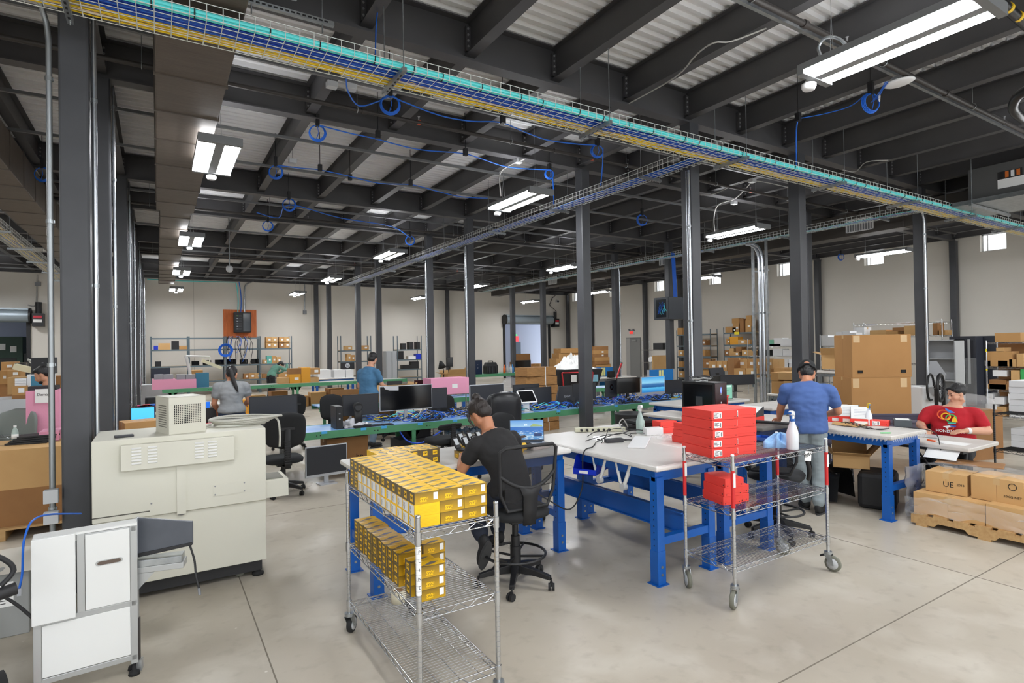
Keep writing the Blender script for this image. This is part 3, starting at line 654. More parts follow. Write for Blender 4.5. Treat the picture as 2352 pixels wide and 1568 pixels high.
def carton(name, label, x, y, z, w, d, h, rz=0, mt=None, group=None, lab=None, seam=True, tp=True, cat='cardboard box', openf=False, text=None, extra=None):
    """closed carton; front face is local -y, left face local -x. lab = list of (face, u, v, w, h) paper labels"""
    mt = mt or card; m = MB(); hx, hy = w/2, d/2
    if openf:
        th = .004
        for q in ((-hx, -hy, 0, hx, -hy+th, h), (-hx, hy-th, 0, hx, hy, h), (-hx, -hy, 0, -hx+th, hy, h), (hx-th, -hy, 0, hx, hy, h), (-hx, -hy, 0, hx, hy, th)): m.box(*q, mt)
        f = d*.45
        for s, ang in ((-1, 50), (1, 35)): m.box(-hx, 0, 0, hx, f, th, mt, T(0, s*hy, h) @ (R(180) if s < 0 else Iden) @ R(ang, 'X'))
        for s, ang in ((-1, 20), (1, 60)): m.box(0, -hy, 0, f, hy, th, mt, T(s*hx, 0, h) @ (R(180) if s < 0 else Iden) @ R(-ang, 'Y'))
    else:
        m.box(-hx, -hy, 0, hx, hy, h, mt)
        if seam: m.box(-hx-.0006, -.0015, h*.0+.001, hx+.0006, .0015, h+.0006, card3)
        if tp: m.box(-hx-.0008, -.025, h-.06 if h > .12 else h*.5, hx+.0008, .025, h+.001, tape)
    for fc, u, v, lw, lh in (lab or ()):
        if fc == 'f': m.box(u-lw/2, -hy-.0015, v-lh/2, u+lw/2, -hy, v+lh/2, paper)
        elif fc == 'l': m.box(-hx-.0015, u-lw/2, v-lh/2, -hx, u+lw/2, v+lh/2, paper)
        elif fc == 't': m.box(u-lw/2, v-lh/2, h, u+lw/2, v+lh/2, h+.0015, paper)
    for tx in (text or ()):
        fc, s, u, v, sz, mm = tx
        M = {'f': T(u, -hy-.001, v) @ R(90, 'X'), 'l': T(-hx-.001, u, v) @ R(-90) @ R(90, 'X'), 't': T(u, v, h+.001)}[fc]
        m.text(s, M, sz, mm)
    if extra: extra(m, hx, hy, h)
    o = m.build(name); o.location = (x, y, z); o.rotation_euler = (0, 0, math.radians(rz)); return tag(o, label, cat, group)
def boxm(name, label, cat, x, y, z, w, d, h, mt, rz=0, bevel=.004, group=None):
    o = MB().box(-w/2, -d/2, 0, w/2, d/2, h, mt).build(name, bevel=bevel); o.location = (x, y, z); o.rotation_euler = (0, 0, math.radians(rz)); return tag(o, label, cat, group)
# ---------------------------------------------------------------- the beige machine
beige = mat('beige machine enamel', (216, 214, 200), .5, var=(1.5, (206, 203, 188), .5))
MT = 1.215
t = thing('conveyor_machine', 'large beige sheet-metal machine on leveling feet in front of the left columns', 'machine', (.17, 5.4, 0))
inv = T(t.location).inverted()
def kid(m, name, t, bevel=0): o = m.build(name, t, bevel); o.matrix_parent_inverse = T(t.location).inverted(); return o
kid(MB().box(-.41, 5.1, .13, .75, 5.72, .62, beige), 'lower_body', t, .006)
kid(MB().box(-.41, 5.075, .625, .75, 5.72, MT, beige), 'upper_body', t, .006)
kid(MB().box(-.39, 5.14, .04, .72, 5.68, .13, black_sat), 'plinth', t)
kid(MB().box(.75, 5.12, .625, .93, 5.45, .77, beige).box(.75, 5.16, .77, .9, 5.42, .775, mat('beige shadow gap', (120, 118, 108), .6)), 'infeed_arm', t, .004)
m = MB().box(-.235, 5.015, .99, .51, 5.075, 1.175, beige)
for u in (-.17, -.07, .235, .325):
    for k in range(6): m.add([(u, 5.015, 1.03+k*.022), (u+.062, 5.015, 1.03+k*.022), (u+.062, 5.004, 1.034+k*.022), (u, 5.004, 1.034+k*.022), (u, 5.015, 1.045+k*.022), (u+.062, 5.015, 1.045+k*.022)], [(0, 1, 2, 3), (3, 2, 5, 4), (0, 3, 4), (1, 5, 2)], white_pt)
kid(m, 'louver_cover', t, .003)
m = MB().box(.115, 5.064, .61, .175, 5.076, .99, beige); kid(m, 'trim_strip', t)
m = MB().box(.36, 5.071, .71, .6, 5.076, .80, beige)
for u in (.375, .585):
    for v in (.722, .788): m.cyl((u, 5.066, v), (u, 5.074, v), .006, bolt, 8)
m.box(-.41, 5.0735, .66, -.06, 5.0755, .668, mat('slot shadow', (90, 88, 80), .8)); m.cyl((-.05, 5.068, .72), (-.05, 5.076, .72), .006, bolt, 8)
kid(m, 'access_plate', t)
for x, y in ((.69, 5.16), (-.35, 5.16), (.69, 5.66)):
    kid(MB().lathe([(.0, 0), (.045, .002), (.045, .02), (.02, .035), (.012, .04), (.012, .13), (0, .13)], (x, y, 0), rubber, 14), 'leveling_foot', t)
m = MB().cyl((.56, 5.2, .045), (.56, 5.24, .045), .045, rubber_grey, 16); kid(m, 'wheel', t)
kid(MB().lathe([(0, 0), (.028, 0), (.028, .02), (0, .02)], (.145, 5.1, .6), bolt, 10), 'hinge_roller', t)
# vent box on the machine
c = Zp(417, 993, MT); vb = thing('vent_box', 'small beige vent box with a square-hole grille on top of the large machine', 'vent box', (c.x+.0, 5.3, MT), math.radians(16))
m = MB(); w, d, h = .27, .3, .285; m.box(-w/2, -d/2, 0, -w/2+.004, d/2, h, beige).box(w/2-.004, -d/2, 0, w/2, d/2, h, beige).box(-w/2, -d/2, h-.004, w/2, d/2, h, beige).box(-w/2, d/2-.004, 0, w/2, d/2, h, beige)
gx0, gx1, gz0, gz1 = -.098, .1, .075, .225; y = -d/2
m.box(-w/2, y, 0, w/2, y+.004, gz0, beige).box(-w/2, y, gz1, w/2, y+.004, h, beige).box(-w/2, y, gz0, gx0, y+.004, gz1, beige).box(gx1, y, gz0, w/2, y+.004, gz1, beige)
for k in range(16): u = gx0+(gx1-gx0)*k/15; m.box(u-.0025, y, gz0, u+.0025, y+.004, gz1, beige)
for k in range(12): v = gz0+(gz1-gz0)*k/11; m.box(gx0, y, v-.0025, gx1, y+.004, v+.0025, beige)
for k in range(10): m.box(-w/2-.002, -.1, .05+k*.018, -w/2, .08, .058+k*.018, mat('beige shadow gap', (120, 118, 108), .6))
m.build('case', vb, bevel=.002)
MB().box(gx0-.01, y+.03, gz0-.01, gx1+.01, y+.034, gz1+.01, black_sat).build('inner_screen', vb)
m = MB(); q = random.Random(3); c = Zp(540, 972, MT)
for k in range(5):
    rx, ry = .2+.022*k, .11+.016*k; m.tube([(c.x+.03+rx*math.cos(a*.2618)+.012*k, 5.45+ry*math.sin(a*.2618), MT+.012+.011*k+.008*math.sin(a*.5+k)) for a in range(24)], .009, mat('ribbed grey hose', (196, 194, 184), .5, bump=(90, .5)), 7, close=True)
m.tube(spline([(c.x-.2, 5.42, MT+.02), (c.x-.33, 5.3, MT+.012), (c.x-.45, 5.25, MT+.012), (c.x-.5, 5.3, MT+.015)], 5), .011, mat('ribbed grey hose', (196, 194, 184), .5), 7)
m.tube(spline([(c.x+.27, 5.45, MT+.05), (c.x+.33, 5.43, MT+.02), (c.x+.345, 5.42, MT-.1), (c.x+.34, 5.41, MT-.22)], 5), .009, mat('ribbed grey hose', (196, 194, 184), .5), 7)
tag(m.build('flexible_hose'), 'coil of ribbed grey flexible hose lying on the beige machine', 'hose')
boxm('cable_connector', 'flat dark grey connector on the machine beside the vent box', 'connector', -.22, 5.2, MT, .12, .05, .018, darkgrey, 10)
# ---------------------------------------------------------------- white panel cabinet with aluminium frame, grey pad on its arm
alu = mat('anodized aluminium', (182, 184, 184), .35, .6); panel_w = mat('white panel', (222, 223, 221), .45)
t = thing('panel_cabinet', 'white panel cabinet in an aluminium profile frame at the lower left', 'cabinet', (-.345, 3.99, 0), math.radians(4))
w, d, h = .465, .11, .87
m = MB()
for x in (-w/2, w/2-.035):
    for y in (-d/2, d/2-.035): m.box(x, y, .07, x+.035, y+.035, h-.01, alu)
for z in (.09, .4, h-.045): m.box(-w/2, -d/2+.004, z, w/2, -d/2+.03, z+.03, alu); m.box(w/2-.031, -d/2, z, w/2-.004, d/2, z+.03, alu)
m.box(-.045, -d/2-.001, .43, -.01, -d/2+.03, h-.01, alu); m.build('frame', t, bevel=.002)
MB().box(-w/2-.004, -d/2-.018, .415, -.05, -d/2-.002, h, panel_w).build('left_door', t, bevel=.004)
pd = MB().box(-.008, -d/2-.006, .435, w/2-.036, -d/2+.004, h-.022, panel_w).build('right_door', t, bevel=.003)
slot = [(.05*s+.014*math.cos(math.radians(a)), .014*math.sin(math.radians(a))) for s, a in [(1, -90), (1, -45), (1, 0), (1, 45), (1, 90), (-1, 90), (-1, 135), (-1, 180), (-1, 225), (-1, 270)]]
MB().prism(slot, 0, .002, alu, T(.1, -d/2-.006, .68) @ R(90, 'X')).prism([(x*.86, y*.7) for x, y in slot], .0021, .004, mat('slot brown', (96, 82, 72), .6), T(.1, -d/2-.006, .68) @ R(90, 'X')).build('grip_slot', pd)
MB().box(-w/2+.036, -d/2+.002, .125, w/2-.036, -d/2+.01, .4, panel_w).build('lower_panel', t, bevel=.002)
MB().box(-w/2, -d/2, h-.012, w/2, d/2, h, panel_w).build('top', t)
MB().box(w/2-.012, -d/2+.035, .12, w/2-.006, d/2-.035, h-.04, panel_w).build('side_panel', t)
for x in (-w/2+.02, w/2-.02):
    for y in (-d/2+.02, d/2-.02): MB().lathe([(0, 0), (.03, 0), (.026, .018), (.012, .024), (.008, .07), (0, .07)], (x, y, 0), rubber, 12).build('foot', t)
pad = mat('slate vinyl pad', (74, 78, 86), .38, var=(6, (92, 96, 104), .5))
pc = Fp(381, 1226, 3.42); pc.z -= .0
t2 = thing('monitor_arm_pad', 'slate grey padded panel on an aluminium arm at the cabinet right side', 'padded panel', (pc.x, pc.y, pc.z), math.radians(-12))
m = MB()
m.loft([[(-.145, .006, -.115), (-.145, .006, .118), (.145, .006, .062), (.145, .006, -.075)], [(-.143, -.012, -.113), (-.143, -.012, .116), (.143, -.012, .06), (.143, -.012, -.073)]], pad, True, False)
m.add([(-.14, -.02, -.115), (.142, -.02, -.08), (.142, -.02, -.062), (-.14, -.02, -.092), (-.14, .02, -.115), (.142, .02, -.08), (.142, .02, -.062), (-.14, .02, -.092)], [(0, 1, 2, 3), (7, 6, 5, 4), (0, 4, 5, 1), (1, 5, 6, 2), (2, 6, 7, 3), (3, 7, 4, 0)], black_sat).box(-.15, -.02, -.115, -.141, .015, .118, silver); m.build('pad', t2, bevel=.003)
MB().box(-.15, -.05, -.2, .1, .06, -.165, alu).box(-.15, -.05, -.165, .09, .05, -.125, galv).build('arm_block', t2, bevel=.003)
MB().add([(-.15, -.05, -.2), (-.05, -.05, -.2), (-.15, -.05, -.31), (-.15, .0, -.2), (-.05, .0, -.2), (-.15, .0, -.31)], [(0, 2, 1), (3, 4, 5), (0, 1, 4, 3), (1, 2, 5, 4), (2, 0, 3, 5)], alu).box(-.15, -.04, -.48, -.138, -.01, -.3, alu).box(-.152, -.045, -.72, -.13, -.02, -.46, mat('dark post', (70, 66, 64), .5)).box(-.16, -.05, -pc.z+.0, -.12, -.01, -.7, alu).build('bracket', t2)
m = MB().tube(spline([(.13, -.02, -.08), (.155, -.03, -.17), (.165, -.05, -.25), (.185, -.08, -.32)], 5), .006, black_sat, 6); m.cyl((.185, -.08, -.32), (.19, -.085, -.36), .008, grey_pl, 8); m.build('lead', t2)
# ---------------------------------------------------------------- left edge: hand truck, cartons on pallet, metal cabinet
t = thing('hand_truck', 'blue tubular hand truck with black grip standing at the left edge', 'hand truck', (-1.12, 4.05, 0), math.radians(20))
c = Zp(14, 1400, 0)
t.location = (-.72, 3.72, 0)
m = MB().tube(spline([(-.5, 0, 1.18), (-.15, 0, 1.2), (-.03, 0, 1.16), (0, 0, 1.05), (0, 0, .5), (0, 0, .12)], 6), .017, blue_paint, 12); m.tube([(-.5, 0, 1.18), (-.5, 0, .12)], .017, blue_paint, 12)
for z in (.25, .45, .75): m.box(-.5, -.012, z, 0, .012, z+.05, blue_paint)
m.build('frame', t)
m = MB().cyl((.02, .02, .25), (.02, .02, .95), .009, grey_pl, 8); m.build('side_rail', t)
m = MB().cyl((-.5, .1, .12), (0, .1, .12), .012, galv, 8).box(-.52, -.2, .0, .02, .0, .012, blue_paint); m.build('toe_plate', t)
for x in (-.55, .04): MB().cyl((x, .12, .12), (x+.05, .12, .12), .12, rubber, 18).cyl((x-.002, .12, .12), (x+.052, .12, .12), .06, lightgrey, 14).build('wheel', t)
MB().tube(spline([(-.05, -.02, .93), (.06, -.03, .85), (.1, -.03, .78), (.05, -.03, .72)], 4), [.012]*13, black_sat, 6).cyl((.03, -.03, .68), (.11, -.03, .69), .03, black_sat, 10).build('grip', t)
orange = mat('orange strap', (232, 104, 34), .5)
m = MB().tube(spline([(-.95, 3.6, .42), (-.86, 3.58, .35), (-.83, 3.6, .2), (-.87, 3.62, .08), (-.9, 3.6, .03)], 5), .012, orange, 6)
m.tube(spline([(-.95, 3.5, .012), (-.72, 3.44, .012), (-.58, 3.55, .014), (-.6, 3.7, .012), (-.75, 3.72, .012)], 6), .012, orange, 6)
tag(m.build('orange_hose'), 'orange hose looped on the floor at the lower left edge', 'hose')
LBX = [('top long carton of the stack behind the nearest column', -1.62, 9.72, .52, 1.35, .8, .47, card), ('second long carton of the stack behind the nearest column', -1.5, 8.6, .14, 1.2, .7, .34, card)]
p = thing('pallet', 'worn wooden pallet under the cartons left of the nearest column', 'pallet', (-1.35, 8.0, 0), 0)
m = MB()
for k in range(5): m.box(-.6, -.5+k*.22, .1, .62, -.36+k*.22, .12, wood)
for x in (-.6, -.05, .52): m.box(x, -.5, 0, x+.1, .52, .1, wood)
m.build('deck_boards', p)
carton('shipping_carton', 'lower long carton on the pallet left of the nearest column', -1.35, 7.95, .12, 1.15, .75, .37, -3, card3, lab=None)
carton('shipping_carton', 'upper long tan carton on the pallet left of the nearest column', -1.4, 8.0, .49, 1.25, .85, .40, -3, card2)
t = thing('metal_cabinet', 'low grey metal cabinet with paper labels behind the white panel cabinet', 'cabinet', (-.98, 5.2, 0), 0)
MB().box(-.25, -.25, 0, .24, .35, .42, mat('grey enamel', (150, 152, 150), .45)).build('body', t, bevel=.006)
m = MB().box(-.02, -.2515, .2, .16, -.25, .36, paper)
for k in range(6): m.box(0, -.2518, .22+k*.018, .12, -.2515, .225+k*.018, ink)
m.box(.02, -.2519, .32, .06, -.2515, .35, mat('label blue', (40, 80, 150), .6)); m.build('label_sheet', t)
m = MB().grid(lambda u, v: (-.95+.5*(u-.5), 5.2+.62*(v-.5), .43+.012*math.sin(8*u)*math.sin(6*v)), 10, 10, mat('beige cover sheet', (208, 202, 190), .5)); tag(m.build('cover_sheet'), 'beige plastic cover sheet on the low grey metal cabinet', 'cover')
tag(MB().tube(spline([(-.47, 5.05, .72), (-.62, 4.5, .86), (-.66, 4.3, .8), (-.67, 4.28, .6), (-.68, 4.26, .52)], 6), .006, blue_cable, 6).box(-.69, 4.25, .48, -.67, 4.27, .52, silver).build('network_lead'), 'blue network lead hanging beside the white panel cabinet', 'cable')
tag(MB().tube(spline([(-1.0, 4.9, .4), (-.8, 4.75, .3), (-.62, 4.5, .2), (-.55, 4.4, .16)], 6), .01, black_sat, 6).build('power_lead'), 'black power lead slanting behind the white panel cabinet', 'cable')
for k, (z, d) in enumerate(((.62, .09), (.78, .1))):
    x = -.69; tag(MB().cb((x, 5.5, z), (.09, .06, d), lightgrey).build('outlet_box', bevel=.004), ['lower', 'upper'][k]+' grey outlet box on the left of the nearest column', 'outlet box')
# ================================================================ near cart with the yellow phone boxes
cy_ = mat('phone box yellow', (246, 196, 20), .4)
def hatch_mat():
    m = bpy.data.materials.new('phone box hatch'); m.use_nodes = True; nt = m.node_tree; N = nt.nodes; L = nt.links; b = N['Principled BSDF']; b.inputs['Roughness'].default_value = .4
    tc = N.new('ShaderNodeTexCoord'); w = N.new('ShaderNodeTexWave'); w.wave_type = 'BANDS'; w.bands_direction = 'DIAGONAL'; w.inputs['Scale'].default_value = 190
    sp = N.new('ShaderNodeSeparateXYZ'); L.new(tc.outputs['Object'], sp.inputs[0]); L.new(tc.outputs['Object'], w.inputs['Vector'])
    r = N.new('ShaderNodeMapRange'); r.inputs[1].default_value = .0; r.inputs[2].default_value = .0565; r.inputs[3].default_value = .72; r.inputs[4].default_value = .05; L.new(sp.outputs['Z'], r.inputs[0])
    c = N.new('ShaderNodeMath'); c.operation = 'LESS_THAN'; L.new(w.outputs['Fac'], c.inputs[0]); L.new(r.outputs[0], c.inputs[1])
    x = N.new('ShaderNodeMixRGB'); x.inputs[1].default_value = lin((74, 58, 24)); x.inputs[2].default_value = lin((236, 184, 20)); L.new(c.outputs[0], x.inputs[0]); L.new(x.outputs[0], b.inputs['Base Color']); return m
hatch = hatch_mat(); box_dark = mat('phone box dark end', (92, 76, 48), .4); chev = mat('phone box grey chevron', (116, 110, 112), .4); chev2 = mat('phone box pale chevron', (250, 214, 130), .35)
BX, BY, BZ = .1325, .0842, .0565
def phone_box():
    m = MB(); x, y, z = BX/2-.0005, BY/2-.0005, BZ
    v = [(-x, -y, 0), (x, -y, 0), (x, y, 0), (-x, y, 0), (-x, -y, z), (x, -y, z), (x, y, z), (-x, y, z)]
    m.add(v, [(0, 1, 5, 4)], hatch); m.add(v, [(2, 3, 7, 6), (0, 3, 2, 1), (4, 5, 6, 7), (1, 2, 6, 5)], cy_); m.add(v, [(3, 0, 4, 7)], box_dark)
    e = .0004                                             # top chevrons
    m.add([(-x+.01, -y+.012, z+e), (x-.06, -y+.018, z+e), (x-.02, -y+.04, z+e), (-x+.07, -y+.05, z+e)], [(0, 1, 2, 3)], chev)
    m.add([(-x, -y, z+e), (-x+.05, -y, z+e), (-x+.015, -y+.012, z+e), (-x, -y+.03, z+e)], [(0, 1, 2, 3)], box_dark)
    m.add([(-x, y-.025, z+e), (-x+.06, y-.01, z+e), (-x+.03, y, z+e), (-x, y, z+e)], [(0, 1, 2, 3)], chev2)
    F = T(0, -y-.0004, 0) @ R(90, 'X')
    m.text('S22', F @ T(-x+.045, .02, 0), .03, cy_, .0003, squash=.82, bold=.0012); m.text('flip', F @ T(.0, .026, 0) @ R(90), .011, cy_, .0003)
    m.add([(.032, .014, 0), (.055, .014, 0), (.055, .049, 0), (.032, .049, 0)], [(0, 1, 2, 3)], paper, M=F @ T(0, 0, .0005))
    E_ = T(-x-.0004, 0, 0) @ R(-90) @ R(90, 'X')
    m.add([(-.018, .01, 0), (.02, .01, 0), (.02, .045, 0), (-.018, .045, 0)], [(0, 1, 2, 3)], cy_, M=E_); m.text('CAT', E_ @ T(.001, .028, .0004), .017, ink, .0002, squash=.9, bold=.0006)
    m.add([(-.007, .021, .0003), (.009, .021, .0003), (.001, .028, .0003)], [(0, 1, 2)], mat('badge amber', (226, 150, 20), .4), M=E_)
    E2 = T(x+.0004, 0, 0) @ R(90) @ R(90, 'X')
    m.add([(-.034, .004, 0), (.034, .004, 0), (.034, .0525, 0), (-.034, .0525, 0)], [(0, 1, 2, 3)], paper, M=E2)
    q = random.Random(5)
    for k in range(7): w = q.uniform(.012, .026); m.add([(-.029, .008+k*.0062, .0003), (-.029+w, .008+k*.0062, .0003), (-.029+w, .0105+k*.0062, .0003), (-.029, .0105+k*.0062, .0003)], [(0, 1, 2, 3)], mat('label grey print', (96, 96, 98), .7), M=E2)
    B = T(0, y+.0004, 0) @ R(180) @ R(90, 'X')
    for k in range(5): m.add([(-.05, .012+k*.007, 0), (.05, .012+k*.007, 0), (.05, .0126+k*.007, 0), (-.05, .0126+k*.007, 0)], [(0, 1, 2, 3)], mat('amber print', (214, 160, 20), .5), M=B)
    m.text('CAT', B @ T(-.04, .05, 0), .007, mat('amber print', (214, 160, 20), .5), .0002); return m
pb0 = None
def put_box(x, y, z, rz, label, group='yellow and black phone boxes'):
    global pb0
    if pb0 is None: pb0 = phone_box().build('phone_box'); o = pb0
    else: o = pb0.copy(); COL.objects.link(o)
    o.location = (x, y, z); o.rotation_euler = (0, 0, math.radians(rz+rnd.uniform(-.9, .9))); return tag(o, label, 'phone box', group)
K1X, K1Y, S1 = 1.257, 3.145, (.21, .585, .968)
cart1 = wire_cart('tall chrome wire cart loaded with yellow phone boxes in the foreground', K1X, K1Y, math.radians(90), 1.21, .455, S1, 1.045, cast=.055, wm=rubber, pitch=.023)
LAYN = ['bottom', 'middle', 'top']; ROWX = ['outer left', 'middle', 'right']
n = 13
for lay in range(3):
    for r in range(3):
        for k in range(n):
            if lay < 2 and r == 1 and 0 < k < n-1: continue          # nothing of these shows
            x = 1.052+BX*(r+.5)+rnd.uniform(-.002, .002); y = 2.608+(BY+.0008)*(k+.5)
            flip = (lay < 2 and r == 0 and k < n-2)
            put_box(x, y, S1[2]+.007+lay*(BZ+.0006), 180 if flip else 0, f'phone box in the upper stack, {LAYN[lay]} layer, {ROWX[r]} row, {ORD[k]} from near end')
for lay in range(3):
    for k in range(9):
        x = 1.125+.004*k % .011; y = 3.655-(BY+.0008)*(k+.5)
        put_box(x, y, S1[1]+.007+lay*(BZ+.0006), 0, f'dark-ended phone box, middle cart shelf, {LAYN[lay]} layer, {ORD[k]} from the far end')
    for k in range(2): put_box(1.165-.02*k, 2.70+(BY+.0008)*k, S1[1]+.007+lay*(BZ+.0006), 0, f'phone box of the small near stack, middle shelf, {LAYN[lay]} layer, {"front" if k == 0 else "rear"}')
    put_box(1.3, 2.99, S1[1]+.007+lay*(BZ+.0006), 0, f'single phone box behind the long row on the middle shelf, {LAYN[lay]} layer')
index_kids()
p0 = [o for o in KIDS[cart1.name] if o.name.startswith('post')]
pl = max(p0, key=lambda o: 0)                                       # hand-lettered tape label on the near left post
m = MB(); m.M = T(1.21/2*-1+.013, .455/2-.013, 0)
lab = [o for o in p0][1]
for k, ch in enumerate('PLINE'): m.text(ch, T(-.0134, 0, .885-.042*k) @ R(-90) @ R(90, 'X'), .022, ink, .0003)
m.cyl((0, 0, .68), (0, 0, .91), .0131, paper, 12); m.build('tape_label', cart1)
c = Zp(897, 1395, .225)
t = thing('tape_roll', 'cream masking tape roll lying on the bottom shelf of the near cart', 'tape roll', (c.x+.08, c.y+.07, .218))
MB().lathe([(.03, 0), (.048, 0), (.048, .075), (.03, .075), (.03, 0)], (0, 0, 0), mat('cream tape', (222, 214, 190), .6), 24).build('tape', t); MB().lathe([(.027, 0), (.03, 0), (.03, .075), (.027, .075)], (0, 0, 0), card3, 20).build('core', t)
# ================================================================ the seated worker's bench and its load
B0 = bench('white-topped blue workbench the woman in black sits at', 1.3, 4.12, 3.17, 4.88, .92, 'x')
for lay in range(2):
    for r in range(2):
        for k in range(6):
            if lay == 0 and r == 1 and 0 < k < 5: continue
            put_box(1.42+(BY+.001)*(k+.5), 4.31+BX*r+(.02 if k < 3 else 0), .927+lay*(BZ+.0006), 90, f'phone box piled on the bench, {"lower" if lay == 0 else "upper"} layer, {"front" if r == 0 else "rear"} row, {ORD[k]} from left', 'phone boxes piled on the white bench')
def flip_phone(label, x, y, z, rz):
    t = thing('flip_phone', label, 'phone', (x, y, z), math.radians(rz), 'open flip phones on the boxes')
    MB().cham(-.029, -.055, 0, .029, .045, .017, black_sat, .01).cb((-.01, -.05, .012), (.016, .006, .008), mat('orange key', (232, 110, 40), .5)).build('keypad_half', t, bevel=.004)
    l = MB(); l.M = T(0, .045, .014) @ R(58, 'X'); l.cham(-.029, 0, -.004, .029, .1, .012, black_sat, .01).box(-.022, .03, .012, .022, .088, .0128, mat('phone screen film', (204, 210, 214), .3)).box(-.02, .008, .012, .02, .024, .0125, darkgrey); l.build('screen_half', t, bevel=.003)
    return t
for k in range(4):
    put_box(2.16+(BY+.004)*k, 4.30, .927, -90+180, '', 'label-side phone boxes under the flip phones'); o = COL.objects[-1]; o['label'] = f'phone box under the front flip phones, {ORD[k]} from the left'; o.rotation_euler = (0, 0, math.radians(-90))
    put_box(2.30+(BY+.004)*k, 4.52, .927, 0, '', 'label-side phone boxes under the flip phones'); o = COL.objects[-1]; o['label'] = f'phone box under the rear flip phones, {ORD[k]} from the left'; o.rotation_euler = (0, 0, math.radians(-90))
for k in range(4):
    flip_phone(f'open flip phone on the front box row, {ORD[k]} from the left', 2.155+.09*k, 4.29, .986, 18)
    if k < 4: flip_phone(f'open flip phone on the rear box row, {ORD[k]} from the left', 2.31+.088*k, 4.5, .986, 20)
# laptop
def laptop(label, x, y, z, rz, w=.31, scr=None, tilt=100, body=silver, lid=darkgrey, key=darkgrey):
    t = thing('laptop', label, 'laptop', (x, y, z), math.radians(rz)); d = w*.66
    MB().cham(-w/2, -d/2, 0, w/2, d/2, .014, body, .012).box(-w*.43, -d*.02, .014, w*.43, d*.42, .0146, key).box(-w*.14, -d*.45, .014, w*.14, -d*.08, .0144, grey_pl).build('keyboard_half', t)
    m = MB(); m.M = T(0, d/2-.006, .012) @ R(tilt-180+90, 'X') @ R(0)
    m.M = T(0, d/2-.006, .012) @ R(180-tilt-90, 'X')
    m.box(-w/2, -.004, 0, w/2, .003, w*.62, lid); o = m.build('lid', t)
    s = MB(); s.M = T(0, d/2-.006, .012) @ R(180-tilt-90, 'X'); s.box(-w*.485, -.0048, .014, w*.485, -.004, w*.605, scr or screen_off); s.build('screen', o); return t
def ramp_screen(name, stops, strength, foam=None):
    """lit screen showing a simple horizontal-banded picture (bands follow the screen's own height)"""
    m = bpy.data.materials.new(name); m.use_nodes = True; nt = m.node_tree; N = nt.nodes; L = nt.links; b = N['Principled BSDF']
    tc = N.new('ShaderNodeTexCoord'); sp = N.new('ShaderNodeSeparateXYZ'); L.new(tc.outputs['Generated'], sp.inputs[0])
    n = N.new('ShaderNodeTexNoise'); n.inputs['Scale'].default_value = 7; n.inputs['Detail'].default_value = 6; mp = N.new('ShaderNodeMapping'); mp.inputs['Scale'].default_value = (1, .01, 2.4); L.new(tc.outputs['Generated'], mp.inputs[0]); L.new(mp.outputs[0], n.inputs['Vector'])
    ad = N.new('ShaderNodeMath'); ad.operation = 'MULTIPLY_ADD'; ad.inputs[1].default_value = .05; L.new(n.outputs['Fac'], ad.inputs[0]); L.new(sp.outputs['Z'], ad.inputs[2])
    cr = N.new('ShaderNodeValToRGB'); e = cr.color_ramp.elements; e[0].position, e[0].color = stops[0][0], lin(stops[0][1]); e[1].position, e[1].color = stops[-1][0], lin(stops[-1][1])
    for p_, c_ in stops[1:-1]: q = e.new(p_); q.color = lin(c_)
    L.new(ad.outputs[0], cr.inputs[0]); out = cr.outputs[0]
    if foam:
        r2 = N.new('ShaderNodeMapRange'); r2.inputs[1].default_value = .5; r2.inputs[2].default_value = .62; L.new(n.outputs['Fac'], r2.inputs[0])
        r3 = N.new('ShaderNodeMapRange'); r3.inputs[1].default_value = foam; r3.inputs[2].default_value = foam-.12; L.new(sp.outputs['Z'], r3.inputs[0]); mu = N.new('ShaderNodeMath'); mu.operation = 'MULTIPLY'; L.new(r2.outputs[0], mu.inputs[0]); L.new(r3.outputs[0], mu.inputs[1])
        x = N.new('ShaderNodeMixRGB'); L.new(mu.outputs[0], x.inputs[0]); L.new(out, x.inputs[1]); x.inputs[2].default_value = lin((214, 234, 246)); out = x.outputs[0]
    b.inputs['Base Color'].default_value = (0, 0, 0, 1); L.new(out, b.inputs['Emission Color']); b.inputs['Emission Strength'].default_value = strength; b.inputs['Roughness'].default_value = .2; return m
sea = ramp_screen('seascape screen', ((0, (60, 130, 200)), (.2, (110, 170, 220)), (.45, (30, 115, 200)), (.68, (40, 110, 195)), (.7, (160, 205, 238)), (1, (96, 160, 228))), .75, .5); screen_blue = lit('lit blue screen', (70, 176, 240), .75)
lp = laptop('open laptop showing a blue seascape at the right end of the seated woman\'s bench', 2.98, 4.55, .921, -31, .33, sea, 98, silver, darkgrey)
index_kids()
lid = [o for o in KIDS[lp.name] if o.name.startswith('lid')][0]
m = MB(); m.M = T(0, .33*.33-.006, .012) @ R(-8, 'X'); m.box(.07, -.0054, .045, .145, -.0048, .075, lit('dialog navy', (24, 50, 96), .4)); m.add([(-.11, -.0054, .03), (-.05, -.0054, .028), (.0, -.0054, .04), (-.02, -.0054, .058), (-.08, -.0054, .05)], [(0, 1, 2, 3, 4)], lit('rock brown', (60, 46, 44), .4)); m.text('ESS', T(-.01, -.0052, .155) @ R(90, 'X'), .022, lit('screen white', (240, 246, 250), .8), .0002); m.add([(.03, -.0053, .14), (.15, -.0053, .14), (.15, -.0053, .152), (.06, -.0053, .165)], [(0, 1, 2, 3)], lit('coast green', (130, 150, 90), .5)); m.build('screen_picture', lid)
t = thing('heat_gun', 'yellow and black heat gun lying at the right end of the white bench', 'heat gun', (2.74, 4.27, .96), math.radians(8))
hg = mat('tool yellow', (246, 196, 24), .4)
